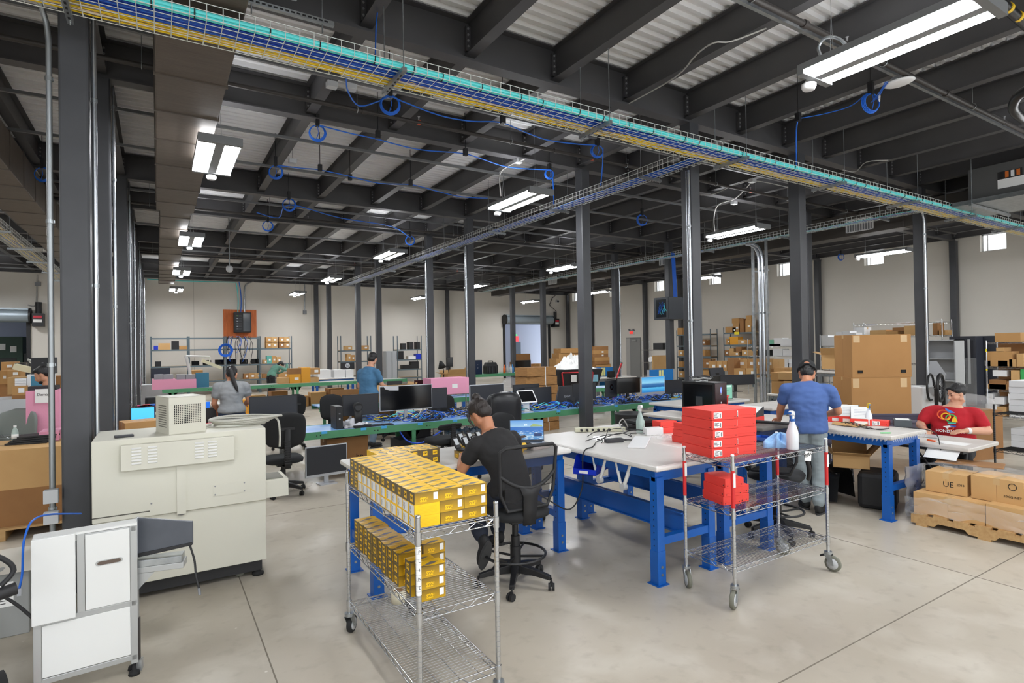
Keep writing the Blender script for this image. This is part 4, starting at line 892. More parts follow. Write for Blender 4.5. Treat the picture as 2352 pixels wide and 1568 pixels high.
MB().lathe([(0, -.06), (.03, -.055), (.036, -.03), (.036, .03), (.0, .03)], (0, 0, 0), hg, 14, R(90, 'Y')).cb((-.03, 0, -.02), (.05, .05, .05), hg).build('body', t); MB().lathe([(.034, 0), (.034, .05), (.02, .075), (0, .075)], (0, 0, 0), black_pl, 14, T(.03, 0, 0) @ R(90, 'Y')).build('collar', t); MB().lathe([(.018, 0), (.018, .06), (.014, .06), (.0, .02)], (0, 0, 0), silver, 14, T(.1, 0, 0) @ R(90, 'Y')).build('nozzle', t); MB().tube([(-.03, -.01, -.03), (-.07, -.05, -.025), (-.1, -.1, -.022)], [.022, .02, .018], hg, 8).build('handle', t)
boxm('product_box', 'small white box under the laptop edge at the bench end', 'box', 2.93, 4.3, .921, .2, .1, .03, mat('pale pink box', (232, 218, 212), .6), 6)
# ================================================================ the two white benches in the centre
B1 = bench('white-topped blue workbench with cables and drives, corner nearest the viewer', 3.19, 3.1, 3.95, 4.93, .925, 'y', legs=((0, 0), (0, 1), (1, 0), (1, 1)))
B2 = bench('white-topped blue workbench carrying red boxes, behind the red cart', 3.965, 3.1, 4.73, 5.05, .925, 'y')
t = thing('parts_bin', 'blue plastic parts bin hung under the left edge of the central bench', 'bin', (3.33, 4.02, .72), math.radians(-60))
m = MB(); m.box(-.1, -.2, 0, .1, .2, .006, mat('bin blue', (18, 50, 190), .4))
bb = MATS['bin blue']; m.add([(-.1, -.2, 0), (-.1, .2, 0), (-.11, .21, .15), (-.11, -.12, .15), (-.105, -.2, .05)], [(0, 1, 2, 3, 4), (4, 3, 2, 1, 0)], bb); m.add([(.1, -.2, 0), (.1, .2, 0), (.11, .21, .15), (.11, -.12, .15), (.105, -.2, .05)], [(0, 1, 2, 3, 4), (4, 3, 2, 1, 0)], bb); m.box(-.1, .195, 0, .1, .2, .16, bb).box(-.105, -.2, 0, .105, -.195, .05, bb); m.build('bin_shell', t)
MB().box(-.05, -.203, .012, .03, -.2, .036, paper).build('bin_label', t)
m = MB()
for y0 in (3.75, 3.45):
    M = T(3.26, y0, .88)
    m.box(-.01, -.03, -.0, .012, .2, .012, white_pt, M); m.tube([M @ Vector((0, .0, 0)), M @ Vector((0, .06, -.14)), M @ Vector((0, .09, -.2))], .016, white_pt, 6); m.tube([M @ Vector((0, .18, 0)), M @ Vector((0, .13, -.17)), M @ Vector((0, .09, -.2))], .013, white_pt, 6); m.cyl((3.24, y0+.09, .68), (3.28, y0+.09, .68), .03, lightgrey, 12)
t = thing('folding_bracket', 'white folding bracket arms bolted under the central bench edge', 'bracket', (3.26, 3.6, .88)); kid(m, 'bracket_arm', t)
# things on it
boxm('paper_tray', 'flat white board lying along the front of the central bench', 'board', 3.85, 3.95, .926, .62, .16, .014, white_pl, 40)
t = thing('power_strip', 'ivory metal power strip with black plugs on the central bench', 'power strip', (4.02, 4.72, .927), math.radians(-32))
MB().cham(-.27, -.032, 0, .27, .032, .042, mat('ivory metal', (204, 202, 178), .45), .006).build('housing', t, bevel=.003)
m = MB()
for k in range(6): m.cyl((-.2+.06*k, -.0325, .022), (-.2+.06*k, -.034, .022), .014, black_pl, 10)
for k in (0, 1, 3): m.cyl((-.2+.06*k, -.033, .022), (-.2+.06*k, -.07, .02), .011, black_pl, 8)
m.build('outlets', t)
t = thing('power_adapter', 'black laptop power adapter brick on the central bench', 'power adapter', (3.68, 4.12, .927), math.radians(-20)); MB().cham(-.09, -.035, 0, .09, .035, .035, darkgrey, .012).build('brick', t, bevel=.005); MB().tube(spline([(.09, 0, .015), (.16, -.03, .01), (.2, .02, .008), (.15, .06, .008), (.08, .07, .008)], 5), .004, black_sat, 6).build('output_lead', t)
q = random.Random(11)
for k, (a, b_) in enumerate([((3.5, 4.3), (4.35, 4.4)), ((3.45, 4.05), (4.1, 4.65)), ((3.5, 4.15), (4.3, 4.25)), ((3.6, 4.45), (4.5, 4.5))]):
    pts = [Vector((a[0]+(b_[0]-a[0])*i/5+q.uniform(-.09, .09), a[1]+(b_[1]-a[1])*i/5+q.uniform(-.09, .09), .932+(.06*q.random() if 0 < i < 5 else 0))) for i in range(6)]
    tag(MB().tube(spline(pts, 5), .0042, black_sat, 6).build('black_lead'), ['black lead looping across the bench toward the spray bottle', 'black lead curling from the ivory power strip', 'black lead snaking in front of the power adapter', 'black lead behind the power adapter on the bench'][k], 'cable')
tag(MB().tube(spline([(3.45, 4.12, .935), (3.3, 3.98, .94), (3.17, 3.95, .9), (3.15, 3.95, .6), (3.05, 4.0, .42), (2.9, 4.1, .5), (2.8, 4.2, .58)], 6), .006, black_sat, 6).build('drooping_lead'), 'black lead drooping off the central bench past its left leg', 'cable')
for k in range(3):
    boxm('drive_tray', ['bottom', 'middle', 'top'][k]+' black metal drive tray stacked behind the clear spray bottle', 'drive tray', 4.47+.01*k, 4.62-.02*k, .926+.036*k, .3, .22, .034, mat('black metal', (38, 38, 40), .4, .3), -24+8*k)
tag(MB().tube(spline([(4.32, 4.6, .95), (4.2, 4.55, 1.06), (4.1, 4.5, 1.02), (4.12, 4.42, .94), (4.2, 4.35, .932)], 5), .006, grey_cable, 6).build('grey_lead'), 'grey lead arching beside the black drive trays', 'cable')
clearb = mat('clear bottle plastic', (206, 226, 220), .08, alpha=.45, spec=.6)
def spray_bottle(label, x, y, z, rz, h, body, head, trig, lab=None, collar=None):
    t = thing('spray_bottle', label, 'spray bottle', (x, y, z), math.radians(rz)); s = h/.28
    MB().lathe([(0, 0), (.036*s, 0), (.04*s, .006*s), (.04*s, .115*s), (.034*s, .14*s), (.018*s, .19*s), (.014*s, .205*s), (.014*s, .215*s), (0, .215*s)], (0, 0, 0), body, 22).build('bottle', t)
    if collar: MB().lathe([(.0165*s, .2*s), (.0175*s, .203*s), (.0175*s, .218*s), (.0, .218*s)], (0, 0, 0), collar, 16).build('collar', t)
    MB().lathe([(.015*s, .212*s), (.014*s, .24*s), (0, .24*s)], (0, 0, 0), head, 14).loft([[(x_, y_, z_) for x_, y_, z_ in ((a+b*.012*s, c*.012*s, d+e*.014*s) for (b, c, e) in ((0, -1, -1), (0, 1, -1), (0, 1, 1), (0, -1, 1)))] for a, d in ((-.055*s, .262*s), (-.02*s, .262*s), (.025*s, .255*s), (.045*s, .232*s))], head).build('spray_head', t, bevel=.003)
    MB().tube([(-.03*s, 0, .25*s), (-.036*s, 0, .225*s), (-.03*s, 0, .2*s)], [.007*s, .006*s, .004*s], trig, 6).cyl((-.055*s, 0, .262*s), (-.068*s, 0, .262*s), .01*s, trig, 10).build('trigger', t)
    if lab: lab(t, s)
    return t
def nifty(t, s):
    m = MB(); n = 10
    for k in range(n): pass
    a = [(-1.9+2.0*i/n) for i in range(n+1)]; r = .0405*s
    m.loft([[(r*math.cos(b-.35), r*math.sin(b-.35), z) for b in a] for z in (.035*s, .125*s)], mat('pale green label', (214, 234, 222), .5), False, True)
    m.text('N#FF', T(.041*s*math.cos(-1.3), .041*s*math.sin(-1.3)-.0005, .095*s) @ R(14) @ R(90, 'X'), .02*s, ink, .0008).text('OFF', T(.041*s*math.cos(-1.3), .041*s*math.sin(-1.3)-.0005, .07*s) @ R(14) @ R(90, 'X'), .016*s, mat('green ink', (60, 140, 110), .6), .0008); m.build('front_label', t)
spray_bottle('clear spray bottle with a pale green label standing on the central bench', 4.28, 4.38, .926, 60, .3, clearb, white_pl, white_pl, nifty)
boxm('tissue_box', 'small white carton with a red line in front of the clear spray bottle', 'box', 4.3, 4.22, .926, .18, .1, .075, white_pl, -20)
m = MB().grid(lambda u, v: (4.32+.42*(u-.5), 3.98+.2*(v-.5), .932+.05*abs(noise.noise(Vector((6*u, 4*v, 1))))), 14, 10, film); tag(m.build('bubble_bag'), 'crumpled clear plastic bag on the bench beside the white carton', 'plastic bag')
def red_box(x, y, z, rz, w, d, h, label, labf=None, labl=None, dots=True, group='red product boxes'):
    m = MB().box(-w/2, -d/2, 0, w/2, d/2, h*.64, red_card).box(-w/2-.0012, -d/2-.0012, h*.3, w/2+.0012, d/2+.0012, h, red_card)
    if dots: m.cyl((w/2-.02, -d/2-.002, .018), (w/2-.02, -d/2, .018), .004, black_pl, 8).cyl((-w/2+.02, -d/2-.002, .012), (-w/2+.02, -d/2, .012), .004, black_pl, 8).cyl((-w/2-.002, -d/2+.02, .016), (-w/2, -d/2+.02, .016), .004, black_pl, 8)
    for fc, u, lw, lh in ((labf or [])):
        M = T(u, -d/2-.0016, h*.5) @ R(90, 'X') if fc == 'f' else T(-w/2-.0016, u, h*.5) @ R(-90) @ R(90, 'X')
        m.add([(-lw/2, -lh/2, 0), (lw/2, -lh/2, 0), (lw/2, lh/2, 0), (-lw/2, lh/2, 0)], [(0, 1, 2, 3)], paper, M=M)
        for k, ww in enumerate((.55, .35, .6, .45)): m.add([(-lw*.42, lh*(.26-.2*k), .0003), (-lw*.42+lw*ww, lh*(.26-.2*k), .0003), (-lw*.42+lw*ww, lh*(.34-.2*k), .0003), (-lw*.42, lh*(.34-.2*k), .0003)], [(0, 1, 2, 3)], ink, M=M)
        m.add([(lw*.24, -lh*.36, .0003), (lw*.4, -lh*.36, .0003), (lw*.4, lh*.3, .0003), (lw*.24, lh*.3, .0003)], [(0, 1, 2, 3)], grey_pl, M=M)
    o = m.build('red_box', bevel=.002); o.location = (x, y, z); o.rotation_euler = (0, 0, math.radians(rz)); return tag(o, label, 'box', group)
for k in range(2): red_box(4.52-.0*k, 4.27, .926+.062*k, -10, .2, .14, .06, ['lower', 'upper'][k]+' red box of the short stack beside the clear spray bottle')
red_box(4.6, 4.36, .926, -8, .12, .14, .055, 'small red box behind the short red stack on the central bench')
for k in range(3):
    for j in range(2): red_box(4.2+.13*j, 3.72-.012*k, .926+.062*k, -6, .125, .2, .06, f'{"left" if j == 0 else "right"} labelled red box stacked on the bench behind the cart, {LAYN[k]} layer', [('f', -.01, .085, .04)])
# ================================================================ the wire cart with red tape
K2 = wire_cart('chrome wire cart with red-taped posts holding stacked red boxes', 4.015, 2.825, 0, 1.2, .46, (.265, .66, 1.0), 1.055, tapes=(0, 1, 2, 3), cast=.062)
for lay in range(5):
    for j in range(2):
        w = .232 if j == 0 else .2
        a = math.radians(-12); ox = (.116 if j == 0 else .232+.004+.1); oy = .175+(.03 if j else 0)
        x = 3.45+ox*math.cos(a)-oy*math.sin(a)*1-.0; y = 2.80+ox*math.sin(a)+oy*math.cos(a)
        red_box(x+.004*((lay*7) % 3), y, 1.006+lay*.0695, -12+rnd.uniform(-1.5, 1.5), w, .35, .068, f'red product box, cart top shelf, {"left" if j == 0 else "right"} column, {ORD[lay]} from the bottom', [('f', -w*.27 if j == 0 else -w*.42, .072 if j == 0 else .02, .045)])
for lay in range(3):
    red_box(3.60, 2.84-.01*lay, .667+lay*.066, -14, .16, .24, .065, f'red box on the middle shelf of the red cart, {LAYN[lay]} of the near three')
    if lay < 2: red_box(3.735, 2.83, .667+lay*.066, -14, .08, .22, .062, f'narrow red box beside the near three on the red cart, {"lower" if lay == 0 else "upper"} one')
c = Zp(1832, 1035, 1.0)
trans_w = mat('milky bottle plastic', (228, 232, 238), .3, spec=.4)
spray_bottle('milky white spray bottle with a blue trigger on the red cart top shelf', c.x, c.y+.04, 1.006, 20, .31, trans_w, white_pl, mat('trigger blue', (30, 96, 176), .4), None, MATS['trigger blue'])
cloth = mat('pale blue microfiber', (140, 182, 226), .9, bump=(120, .3))
c = Zp(1808, 1028, 1.0)
def cloth_fn(u, v):
    a = u*2*math.pi; r = (.13+.03*math.sin(3*a)+.02*math.sin(7*a+1))*(1-v**2)**.5 if v < 1 else 0
    return (c.x-.01+r*1.05*math.cos(a), c.y+.05+r*.6*math.sin(a), 1.008+.085*v**.7*(1+.35*math.sin(5*a+4*v))+.0)
m = MB().grid(cloth_fn, 40, 10, cloth); tag(m.build('microfiber_cloth'), 'crumpled pale blue microfiber cloth on the red cart beside the spray bottle', 'cloth')
c = Zp(1757, 1012, 1.0)
m = MB().box(c.x-.07, c.y-.08, 1.006, c.x+.08, c.y+.09, 1.01, mat('tray blue', (36, 84, 170), .4))
for q_ in ((c.x-.07, c.y-.08, c.x-.066, c.y+.09), (c.x+.076, c.y-.08, c.x+.08, c.y+.09), (c.x-.07, c.y-.08, c.x+.08, c.y-.076), (c.x-.07, c.y+.086, c.x+.08, c.y+.09)): m.box(q_[0], q_[1], 1.006, q_[2], q_[3], 1.035, MATS['tray blue'])
tag(m.build('blue_tray'), 'shallow blue plastic tray behind the microfiber cloth on the red cart', 'tray')
m = MB().cb((4.33, 2.597, .955), (.085, .003, .075), paper, Euler((0, .15, 0))).text('RMA', T(4.33, 2.5945, .965) @ R(-9, 'Y') @ R(90, 'X'), .04, ink); tag(m.build('cart_tag'), 'white paper tag hung on the front of the red cart top shelf', 'tag')
# ================================================================ chairs
fabric_blk = mat('black chair fabric', (26, 27, 29), .85, bump=(200, .1)); leather = mat('black leather', (34, 35, 38), .35, bump=(40, .1)); mesh_blk = mat('black chair mesh', (30, 30, 33), .7, alpha=.72)
def chair(label, x, y, rz, sz=.48, back='pad', ring=False, arms=False, bw=.44, bh=.42, fab=None, group=None, bt=0):
    fab = fab or fabric_blk; t = thing('task_chair', label, 'chair', (x, y, 0), math.radians(rz), group)
    m = MB()
    for k in range(5):
        a = math.radians(72*k+20); c_, s_ = math.cos(a), math.sin(a)
        m.loft([[(r*c_-w*s_*sx, r*s_+w*c_*sx, z+dz) for sx, dz in ((-1, -h), (1, -h), (1, h), (-1, h))] for r, w, z, h in ((.03, .03, .13, .035), (.16, .022, .115, .024), (.29, .018, .09, .016))], black_pl, True, False)
    m.cyl((0, 0, .08), (0, 0, .2), .035, black_pl, 12); m.build('star_base', t, bevel=.004)
    for k in range(5):
        a = math.radians(72*k+20); c_, s_ = .295*math.cos(a), .295*math.sin(a); q = T(c_, s_, 0) @ R(37*k); w = MB(); w.M = q
        for s in (-1, 1): w.cyl((s*.006, .01, .028), (s*.024, .01, .028), .028, rubber, 14)
        w.cyl((0, 0, .03), (0, 0, .09), .008, black_pl, 6).box(-.012, -.005, .03, .012, .02, .062, black_pl); w.build('caster', t)
    MB().cyl((0, 0, .18), (0, 0, sz-.08), .024, black_pl, 12).cyl((0, 0, .16), (0, 0, .16+(sz-.2)*.55), .035, black_pl, 12).build('gas_column', t)
    if ring:
        m = MB().tube([(.235*math.cos(a*.196), .235*math.sin(a*.196), .24) for a in range(32)], .011, black_pl, 8, close=True)
        for k in range(4): a = math.radians(90*k+45); m.cyl((.03*math.cos(a), .03*math.sin(a), .22), (.235*math.cos(a), .235*math.sin(a), .24), .009, black_pl, 6)
        m.cyl((0, 0, .17), (0, 0, .3), .042, black_pl, 14); m.build('foot_ring', t)
    def sup(w, d, z, n=24, p=3.2): return [(w*math.copysign(abs(math.cos(2*math.pi*k/n))**(2/p), math.cos(2*math.pi*k/n)), d*math.copysign(abs(math.sin(2*math.pi*k/n))**(2/p), math.sin(2*math.pi*k/n)), z) for k in range(n)]
    MB().loft([sup(.2, .2, sz-.06), sup(.238, .235, sz-.045), sup(.245, .24, sz-.015), sup(.22, .215, sz+.015), sup(.1, .1, sz+.02)], leather if back == 'leather' else fab).build('seat', t)
    MB().box(-.09, -.12, sz-.1, .09, .1, sz-.06, black_pl).build('mechanism', t, bevel=.006)
    yb = -.235; zb = sz+.1
    if back == 'mesh':
        fr = MB(); pts = []
        out = [(-.17, 0), (-.225, .12), (-.235, .3), (-.24, .44), (-.2, .47), (.2, .47), (.24, .44), (.235, .3), (.225, .12), (.17, 0)]
        cv = lambda u, v: Vector((u, yb+.02-.055*(v/.47)-.05*(1-(u/.24)**2)+.03, zb-.06+v))
        fr.tube([cv(u, v) for u, v in out], .014, black_sat, 8, close=True); fr.tube([cv(-.23+.46*k/8, .26-.1*(1-((k-4)/4)**2)) for k in range(9)], .014, black_sat, 8)
        fr.loft([[tuple(cv(u, v)+Vector((0, -.018+d, 0))) for u, d in ((-hw, 0), (hw, 0), (hw, .02), (-hw, .02))] for hw, v in ((.05, -.12), (.055, .0), (.06, .1), (.09, .17))], black_sat); fr.build('back_frame', t)
        MB().grid(lambda a, b_: cv(-.225+.45*a, .16+.3*b_)+Vector((0, .004, 0)), 10, 8, mesh_blk).build('back_mesh', t)
        MB().grid(lambda a, b_: cv(-.19+.38*a, .01+.16*b_)+Vector((0, .006, 0)), 8, 4, mesh_blk).build('lower_mesh', t)
    else:
        h = bh; z0 = sz+.14; M = T(0, yb, z0) @ R(-bt, 'X')
        rings = []
        for i in range(13):
            v = i/12; ww = bw/2*(1-abs(2*v-1)**4)**.35 if 0 < v < 1 else .05; ww = max(ww, .06)
            th = (.035 if back == 'pad' else .06)*(1-abs(2*v-1)**6)+.008
            rings.append([(ww*math.copysign(abs(math.cos(a))**.6, math.cos(a)), -.06*(v-.4)+.05*(ww*math.cos(a)/.22)**2+th*math.copysign(abs(math.sin(a))**.7, math.sin(a)), h*v) for a in [2*math.pi*k/20 for k in range(20)]])
        MB().loft(rings, leather if back == 'leather' else fab, M=M).build('backrest', t)
        m = MB().box(-.09, -.06, h*.52, .09, -.025, h*.6, black_sat, M) if back == 'pad' else MB().box(-.2, -.05, h*.1, -.19, .06, h*.9, leather, M)
        m.loft([[(sx*.035, yb-.05+dy, z) for sx, dy in ((-1, -.012), (1, -.012), (1, .012), (-1, .012))] for z in (sz-.1, sz+.05, z0+h*.55)], black_sat)
        for k in range(10): m.box(-.038, yb-.068, sz-.04+k*.03, .038, yb-.03, sz-.025+k*.03, black_sat)
        m.box(-.035, yb-.06, sz-.1, .035, -.05, sz-.08, black_sat); m.build('back_spine', t)
    if arms:
        for s in (-1, 1): MB().tube(spline([(s*.26, .1, sz-.05), (s*.29, .0, sz+.05), (s*.28, -.06, sz+.2), (s*.27, .1, sz+.22), (s*.27, .2, sz+.2)], 4), .02, black_sat, 8).build('armrest', t)
    return t
# ================================================================ people
def fuse(mb, vox, it=4, name='body'):
    me = mb.mesh(name); o = bpy.data.objects.new('tmp', me); COL.objects.link(o)
    r = o.modifiers.new('r', 'REMESH'); r.mode = 'VOXEL'; r.voxel_size = vox; r.use_smooth_shade = True
    s = o.modifiers.new('s', 'SMOOTH'); s.factor = .5; s.iterations = it
    dg = bpy.context.evaluated_depsgraph_get(); nm = bpy.data.meshes.new_from_object(o.evaluated_get(dg)); bpy.data.objects.remove(o); bpy.data.meshes.remove(me)
    nm.name = name; nm.polygons.foreach_set('use_smooth', [True]*len(nm.polygons)); nm.materials.clear(); nm.materials.append(mb.mats[0]); return nm
def put(nm, name, parent): o = bpy.data.objects.new(name, nm); COL.objects.link(o); o.parent = parent; return o
def limb(m, pts, rad, mt, n=12):
    P = spline(pts, 5); k = len(P); rs = []
    for i in range(k): u = i/(k-1)*(len(rad)-1); a = int(min(u, len(rad)-2)); rs.append(rad[a]*(1-(u-a))+rad[a+1]*(u-a))
    m.tube(P, rs, mt, n); m.ball(P[0], rs[0], mt, 10, 6); m.ball(P[-1], rs[-1], mt, 10, 6)
def torso(m, J, spec, mt, inf=0, t0=0, t1=1, n=20):
    """rings along pelvis-waist-chest-neck; spec=[(t, halfwidth, halfdepth)]"""
    S_ = spline([J['pelvis'], J['waist'], J['chest'], J['neck']], 12); N_ = len(S_)-1
    sp = (J['hipR']-J['hipL']).normalized(); ss = (J['shR']-J['shL']).normalized(); rings = []
    for t, hw, hd in spec:
        if not t0 <= t <= t1: continue
        i = min(int(t*N_), N_-1); c = S_[i].lerp(S_[i+1], t*N_-i) if t < 1 else S_[-1]; tg = (S_[min(i+2, N_)]-S_[max(i-1, 0)]).normalized()
        sd = sp.lerp(ss, t); sd = (sd-tg*sd.dot(tg)).normalized(); fr = tg.cross(sd)
        rings.append([c+sd*((hw+inf)*math.copysign(abs(math.cos(a))**.85, math.cos(a)))-fr*((hd+inf)*math.sin(a)) for a in [2*math.pi*k/n for k in range(n)]])
    m.loft(rings, mt)
def hand(m, wr, d, nrm, mt, s=1, curl=.5, side=1):
    """palm + five fingers; d = direction of the hand, nrm = back of the hand, side=+1 thumb on d x nrm"""
    d = Vector(d).normalized(); nrm = Vector(nrm); nrm = (nrm-d*nrm.dot(d)).normalized(); w = d.cross(nrm)*side
    c = Vector(wr)+d*.045*s
    m.ball(c, 1, mt, 12, 8, Matrix((w, d, nrm)).transposed().to_4x4() @ Matrix.Diagonal((.04*s, .052*s, .0165*s, 1)))
    for k, (o, ln) in enumerate(((.03, .068), (.01, .078), (-.011, .072), (-.03, .056))):
        b = Vector(wr)+d*.085*s+w*o*s; p = [b-d*.015*s]; a = curl*.35; q = b
        for j, f in enumerate((.45, .32, .23)):
            q = q+(d*math.cos(a)-nrm*math.sin(a))*ln*f*s+w*o*.12*f*s; p.append(q); a += curl*.6
        m.tube(p, [.0098*s, .0092*s, .0085*s, .007*s], mt, 8); m.ball(p[-1], .007*s, mt, 8, 5)
    b = Vector(wr)+d*.03*s+w*.03*s; p = [b, b+w*.022*s+d*.025*s-nrm*.006*s, b+w*.03*s+d*.052*s-nrm*.012*s*(1+curl), b+w*.028*s+d*.072*s-nrm*.018*s*(1+curl)]
    m.tube(p, [.014*s, .012*s, .0105*s, .008*s], mt, 8); m.ball(p[-1], .008*s, mt, 8, 5)
def head(m, H, mt, s=1, face=True):
    """H: head frame at skull centre; local y forward, z up"""
    m.ball((0, 0, 0), 1, mt, 16, 12, H @ Matrix.Diagonal((.074*s, .094*s, .098*s, 1)))if False else None
    def b(c, r): m.ball((0, 0, 0), 1, mt, 16, 12, H @ T(*[v*s for v in c]) @ Matrix.Diagonal(tuple(v*s for v in r)+(1,)))
    b((0, -.01, .03), (.076, .096, .088)); b((0, .03, -.03), (.062, .062, .075)); b((0, .045, -.075), (.042, .043, .035)); b((0, .05, .01), (.058, .042, .05))
    for sx in (-1, 1):
        b((sx*.034, .06, -.028), (.024, .024, .026)); b((sx*.077, -.005, -.012), (.009, .018, .031)); b((sx*.06, .01, -.055), (.02, .03, .03))
    if face:
        m.tube([H @ Vector((0, .088*s, .012*s)), H @ Vector((0, .103*s, -.012*s)), H @ Vector((0, .112*s, -.028*s)), H @ Vector((0, .098*s, -.036*s))], [.008*s, .011*s, .0135*s, .008*s], mt, 8)
        for sx in (-1, 1): b((sx*.012, .098, -.033), (.0075, .009, .007)); b((sx*.03, .083, .022), (.024, .01, .008))
        b((0, .092, -.058), (.022, .009, .006)); b((0, .089, -.068), (.019, .009, .007)); b((0, .078, -.092), (.016, .012, .013))
SPEC = [(0, .14, .1), (.08, .165, .115), (.2, .165, .12), (.35, .145, .105), (.5, .15, .108), (.65, .172, .118), (.78, .178, .112), (.88, .15, .092), (.95, .09, .075), (1, .055, .058)]
skin_a = mat('tan skin', (186, 128, 96), .5, var=(8, (176, 116, 86), .5)); skin_b = mat('fair skin', (212, 160, 132), .5, var=(8, (204, 146, 120), .5)); skin_c = mat('olive skin', (190, 138, 108), .5, var=(8, (178, 124, 96), .5))
hair_m = mat('dark brown hair', (38, 30, 27), .45, bump=(140, .5, (1, 1, .15))); hair_b = mat('black hair', (22, 20, 21), .4, bump=(140, .5, (1, 1, .15)))
def cloth_mat(n, rgb, rgb2): return mat(n, rgb, .85, var=(7, rgb2, .5), bump=(22, .25))
def person(label, loc, rz, J, skin, shirt, trousers, shoes=None, spec=None, vox=.009, hs=1, face=True, sleeve=.5, shirt_t=(.0, .955), arms=True, legs=True, inf=.011, hem=.0, thick=1, hands=None, pant_inf=.014, fold=.009):
    J = {k: (Vector(v) if not isinstance(v, Matrix) else v) for k, v in J.items()}; spec = spec or SPEC
    t = thing('person', label, 'person', loc, math.radians(rz)); m = MB(); q = thick
    torso(m, J, spec, skin)
    m.tube([J['neck']-Vector((0, 0, .04)), J['neck'], J['head'] @ Vector((0, -.02, -.06))], [.062*q, .056*q, .054*q], skin, 14)
    head(m, J['head'], skin, hs, face)
    for s in 'LR':
        if arms:
            limb(m, [J['sh'+s], J['sh'+s].lerp(J['el'+s], .5), J['el'+s]], [.046*q, .046*q, .041*q], skin); limb(m, [J['el'+s], J['el'+s].lerp(J['wr'+s], .4), J['wr'+s]], [.042*q, .043*q, .027*q], skin)
            if hands and s in hands: hand(m, J['wr'+s], hands[s][0], hands[s][1], skin, 1, hands[s][2], hands[s][3])
        if legs: limb(m, [J['hip'+s], J['hip'+s].lerp(J['kn'+s], .5), J['kn'+s]], [.088*q, .076*q, .055], skin); limb(m, [J['kn'+s], J['kn'+s].lerp(J['an'+s], .35), J['an'+s]], [.055, .054, .036], skin)
    put(fuse(m, vox, 3), 'body', t)
    m = MB(); torso(m, J, [(a, b+hem*max(0, .3-a), c+hem*max(0, .3-a)) for a, b, c in spec], shirt, inf, *shirt_t)
    for s in 'LR':
        if arms:
            if sleeve <= 1: e = J['sh'+s].lerp(J['el'+s], sleeve); limb(m, [J['neck'].lerp(J['sh'+s], .45)-Vector((0, 0, .045)), J['sh'+s]-Vector((0, 0, .012)), J['sh'+s].lerp(e, .5), e], [.056*q, .067*q, .068*q, .065*q], shirt)
            else: limb(m, [J['neck'].lerp(J['sh'+s], .45)-Vector((0, 0, .045)), J['sh'+s]-Vector((0, 0, .012)), J['el'+s], J['el'+s].lerp(J['wr'+s], .9)], [.05*q, .064*q, .06*q, .048*q], shirt)
    nm = fuse(m, vox*1.3, 4, 'shirt')
    for v in nm.vertices: v.co += v.normal*(fold*noise.noise(v.co*9)+fold*.6*noise.noise(v.co*Vector((16, 16, 7)).x if False else Vector((v.co.x*15, v.co.y*15, v.co.z*26))))
    put(nm, 'shirt', t)
    if legs:
        m = MB(); torso(m, J, spec, trousers, inf*.6, 0, .22)
        for s in 'LR': limb(m, [J['hip'+s], J['hip'+s].lerp(J['kn'+s], .5), J['kn'+s]], [.1*q, .088*q, .07], trousers); limb(m, [J['kn'+s], J['kn'+s].lerp(J['an'+s], .5), J['an'+s].lerp(J['kn'+s], .1)], [.07, .066+pant_inf*.3, .056+pant_inf*.4], trousers)
        nm = fuse(m, vox*1.3, 4, 'trousers')
        for v in nm.vertices: v.co += v.normal*fold*(noise.noise(v.co*10)+.6*noise.noise(Vector((v.co.x*12, v.co.y*12, v.co.z*30))))
        put(nm, 'trousers', t)
    if shoes:
        for s in 'LR':
            a = J['an'+s]; d = (J['toe'+s]-a); L_ = d.length; f = d.normalized(); up = Vector((0, 0, 1)); up = (up-f*up.dot(f)).normalized(); w = f.cross(up); m = MB()
            B = Matrix((w, f, up)).transposed().to_4x4()
            m.ball((0, 0, 0), 1, shoes, 14, 8, T(*(a+f*.09-up*.045)) @ B @ Matrix.Diagonal((.045, .135, .042, 1))); m.ball((0, 0, 0), 1, shoes, 12, 8, T(*(a-up*.02)) @ B @ Matrix.Diagonal((.042, .06, .062, 1)))
            o = put(fuse(m, .008, 3, 'shoe'), 'shoe', t)
            n_ = MB(); n_.M = T(*a) @ B; n_.prism([(.046*math.cos(x)*(1 if abs(x-4.71) > 1 else .9), .085+.142*math.sin(x)) for x in [2*math.pi*k/20 for k in range(20)]], -.092, -.07, white_pl if shoes.name == 'white trainers' else mat('shoe sole', (58, 58, 58), .8)); n_.build('sole', o)
    return t
def HM(c, yaw=0, pitch=0, roll=0): return T(*c) @ R(yaw) @ R(-pitch, 'X') @ R(roll, 'Y')
def hair_cap(m, H, mt, s=1, low=-.03, back=True):
    def b(c, r): m.ball((0, 0, 0), 1, mt, 16, 12, H @ T(*[v*s for v in c]) @ Matrix.Diagonal(tuple(v*s for v in r)+(1,)))
    b((0, -.022, .04), (.083, .097, .09)); b((0, -.05, low+.01), (.072, .062, .068))
    if not back: b((0, .02, .075), (.07, .075, .05))
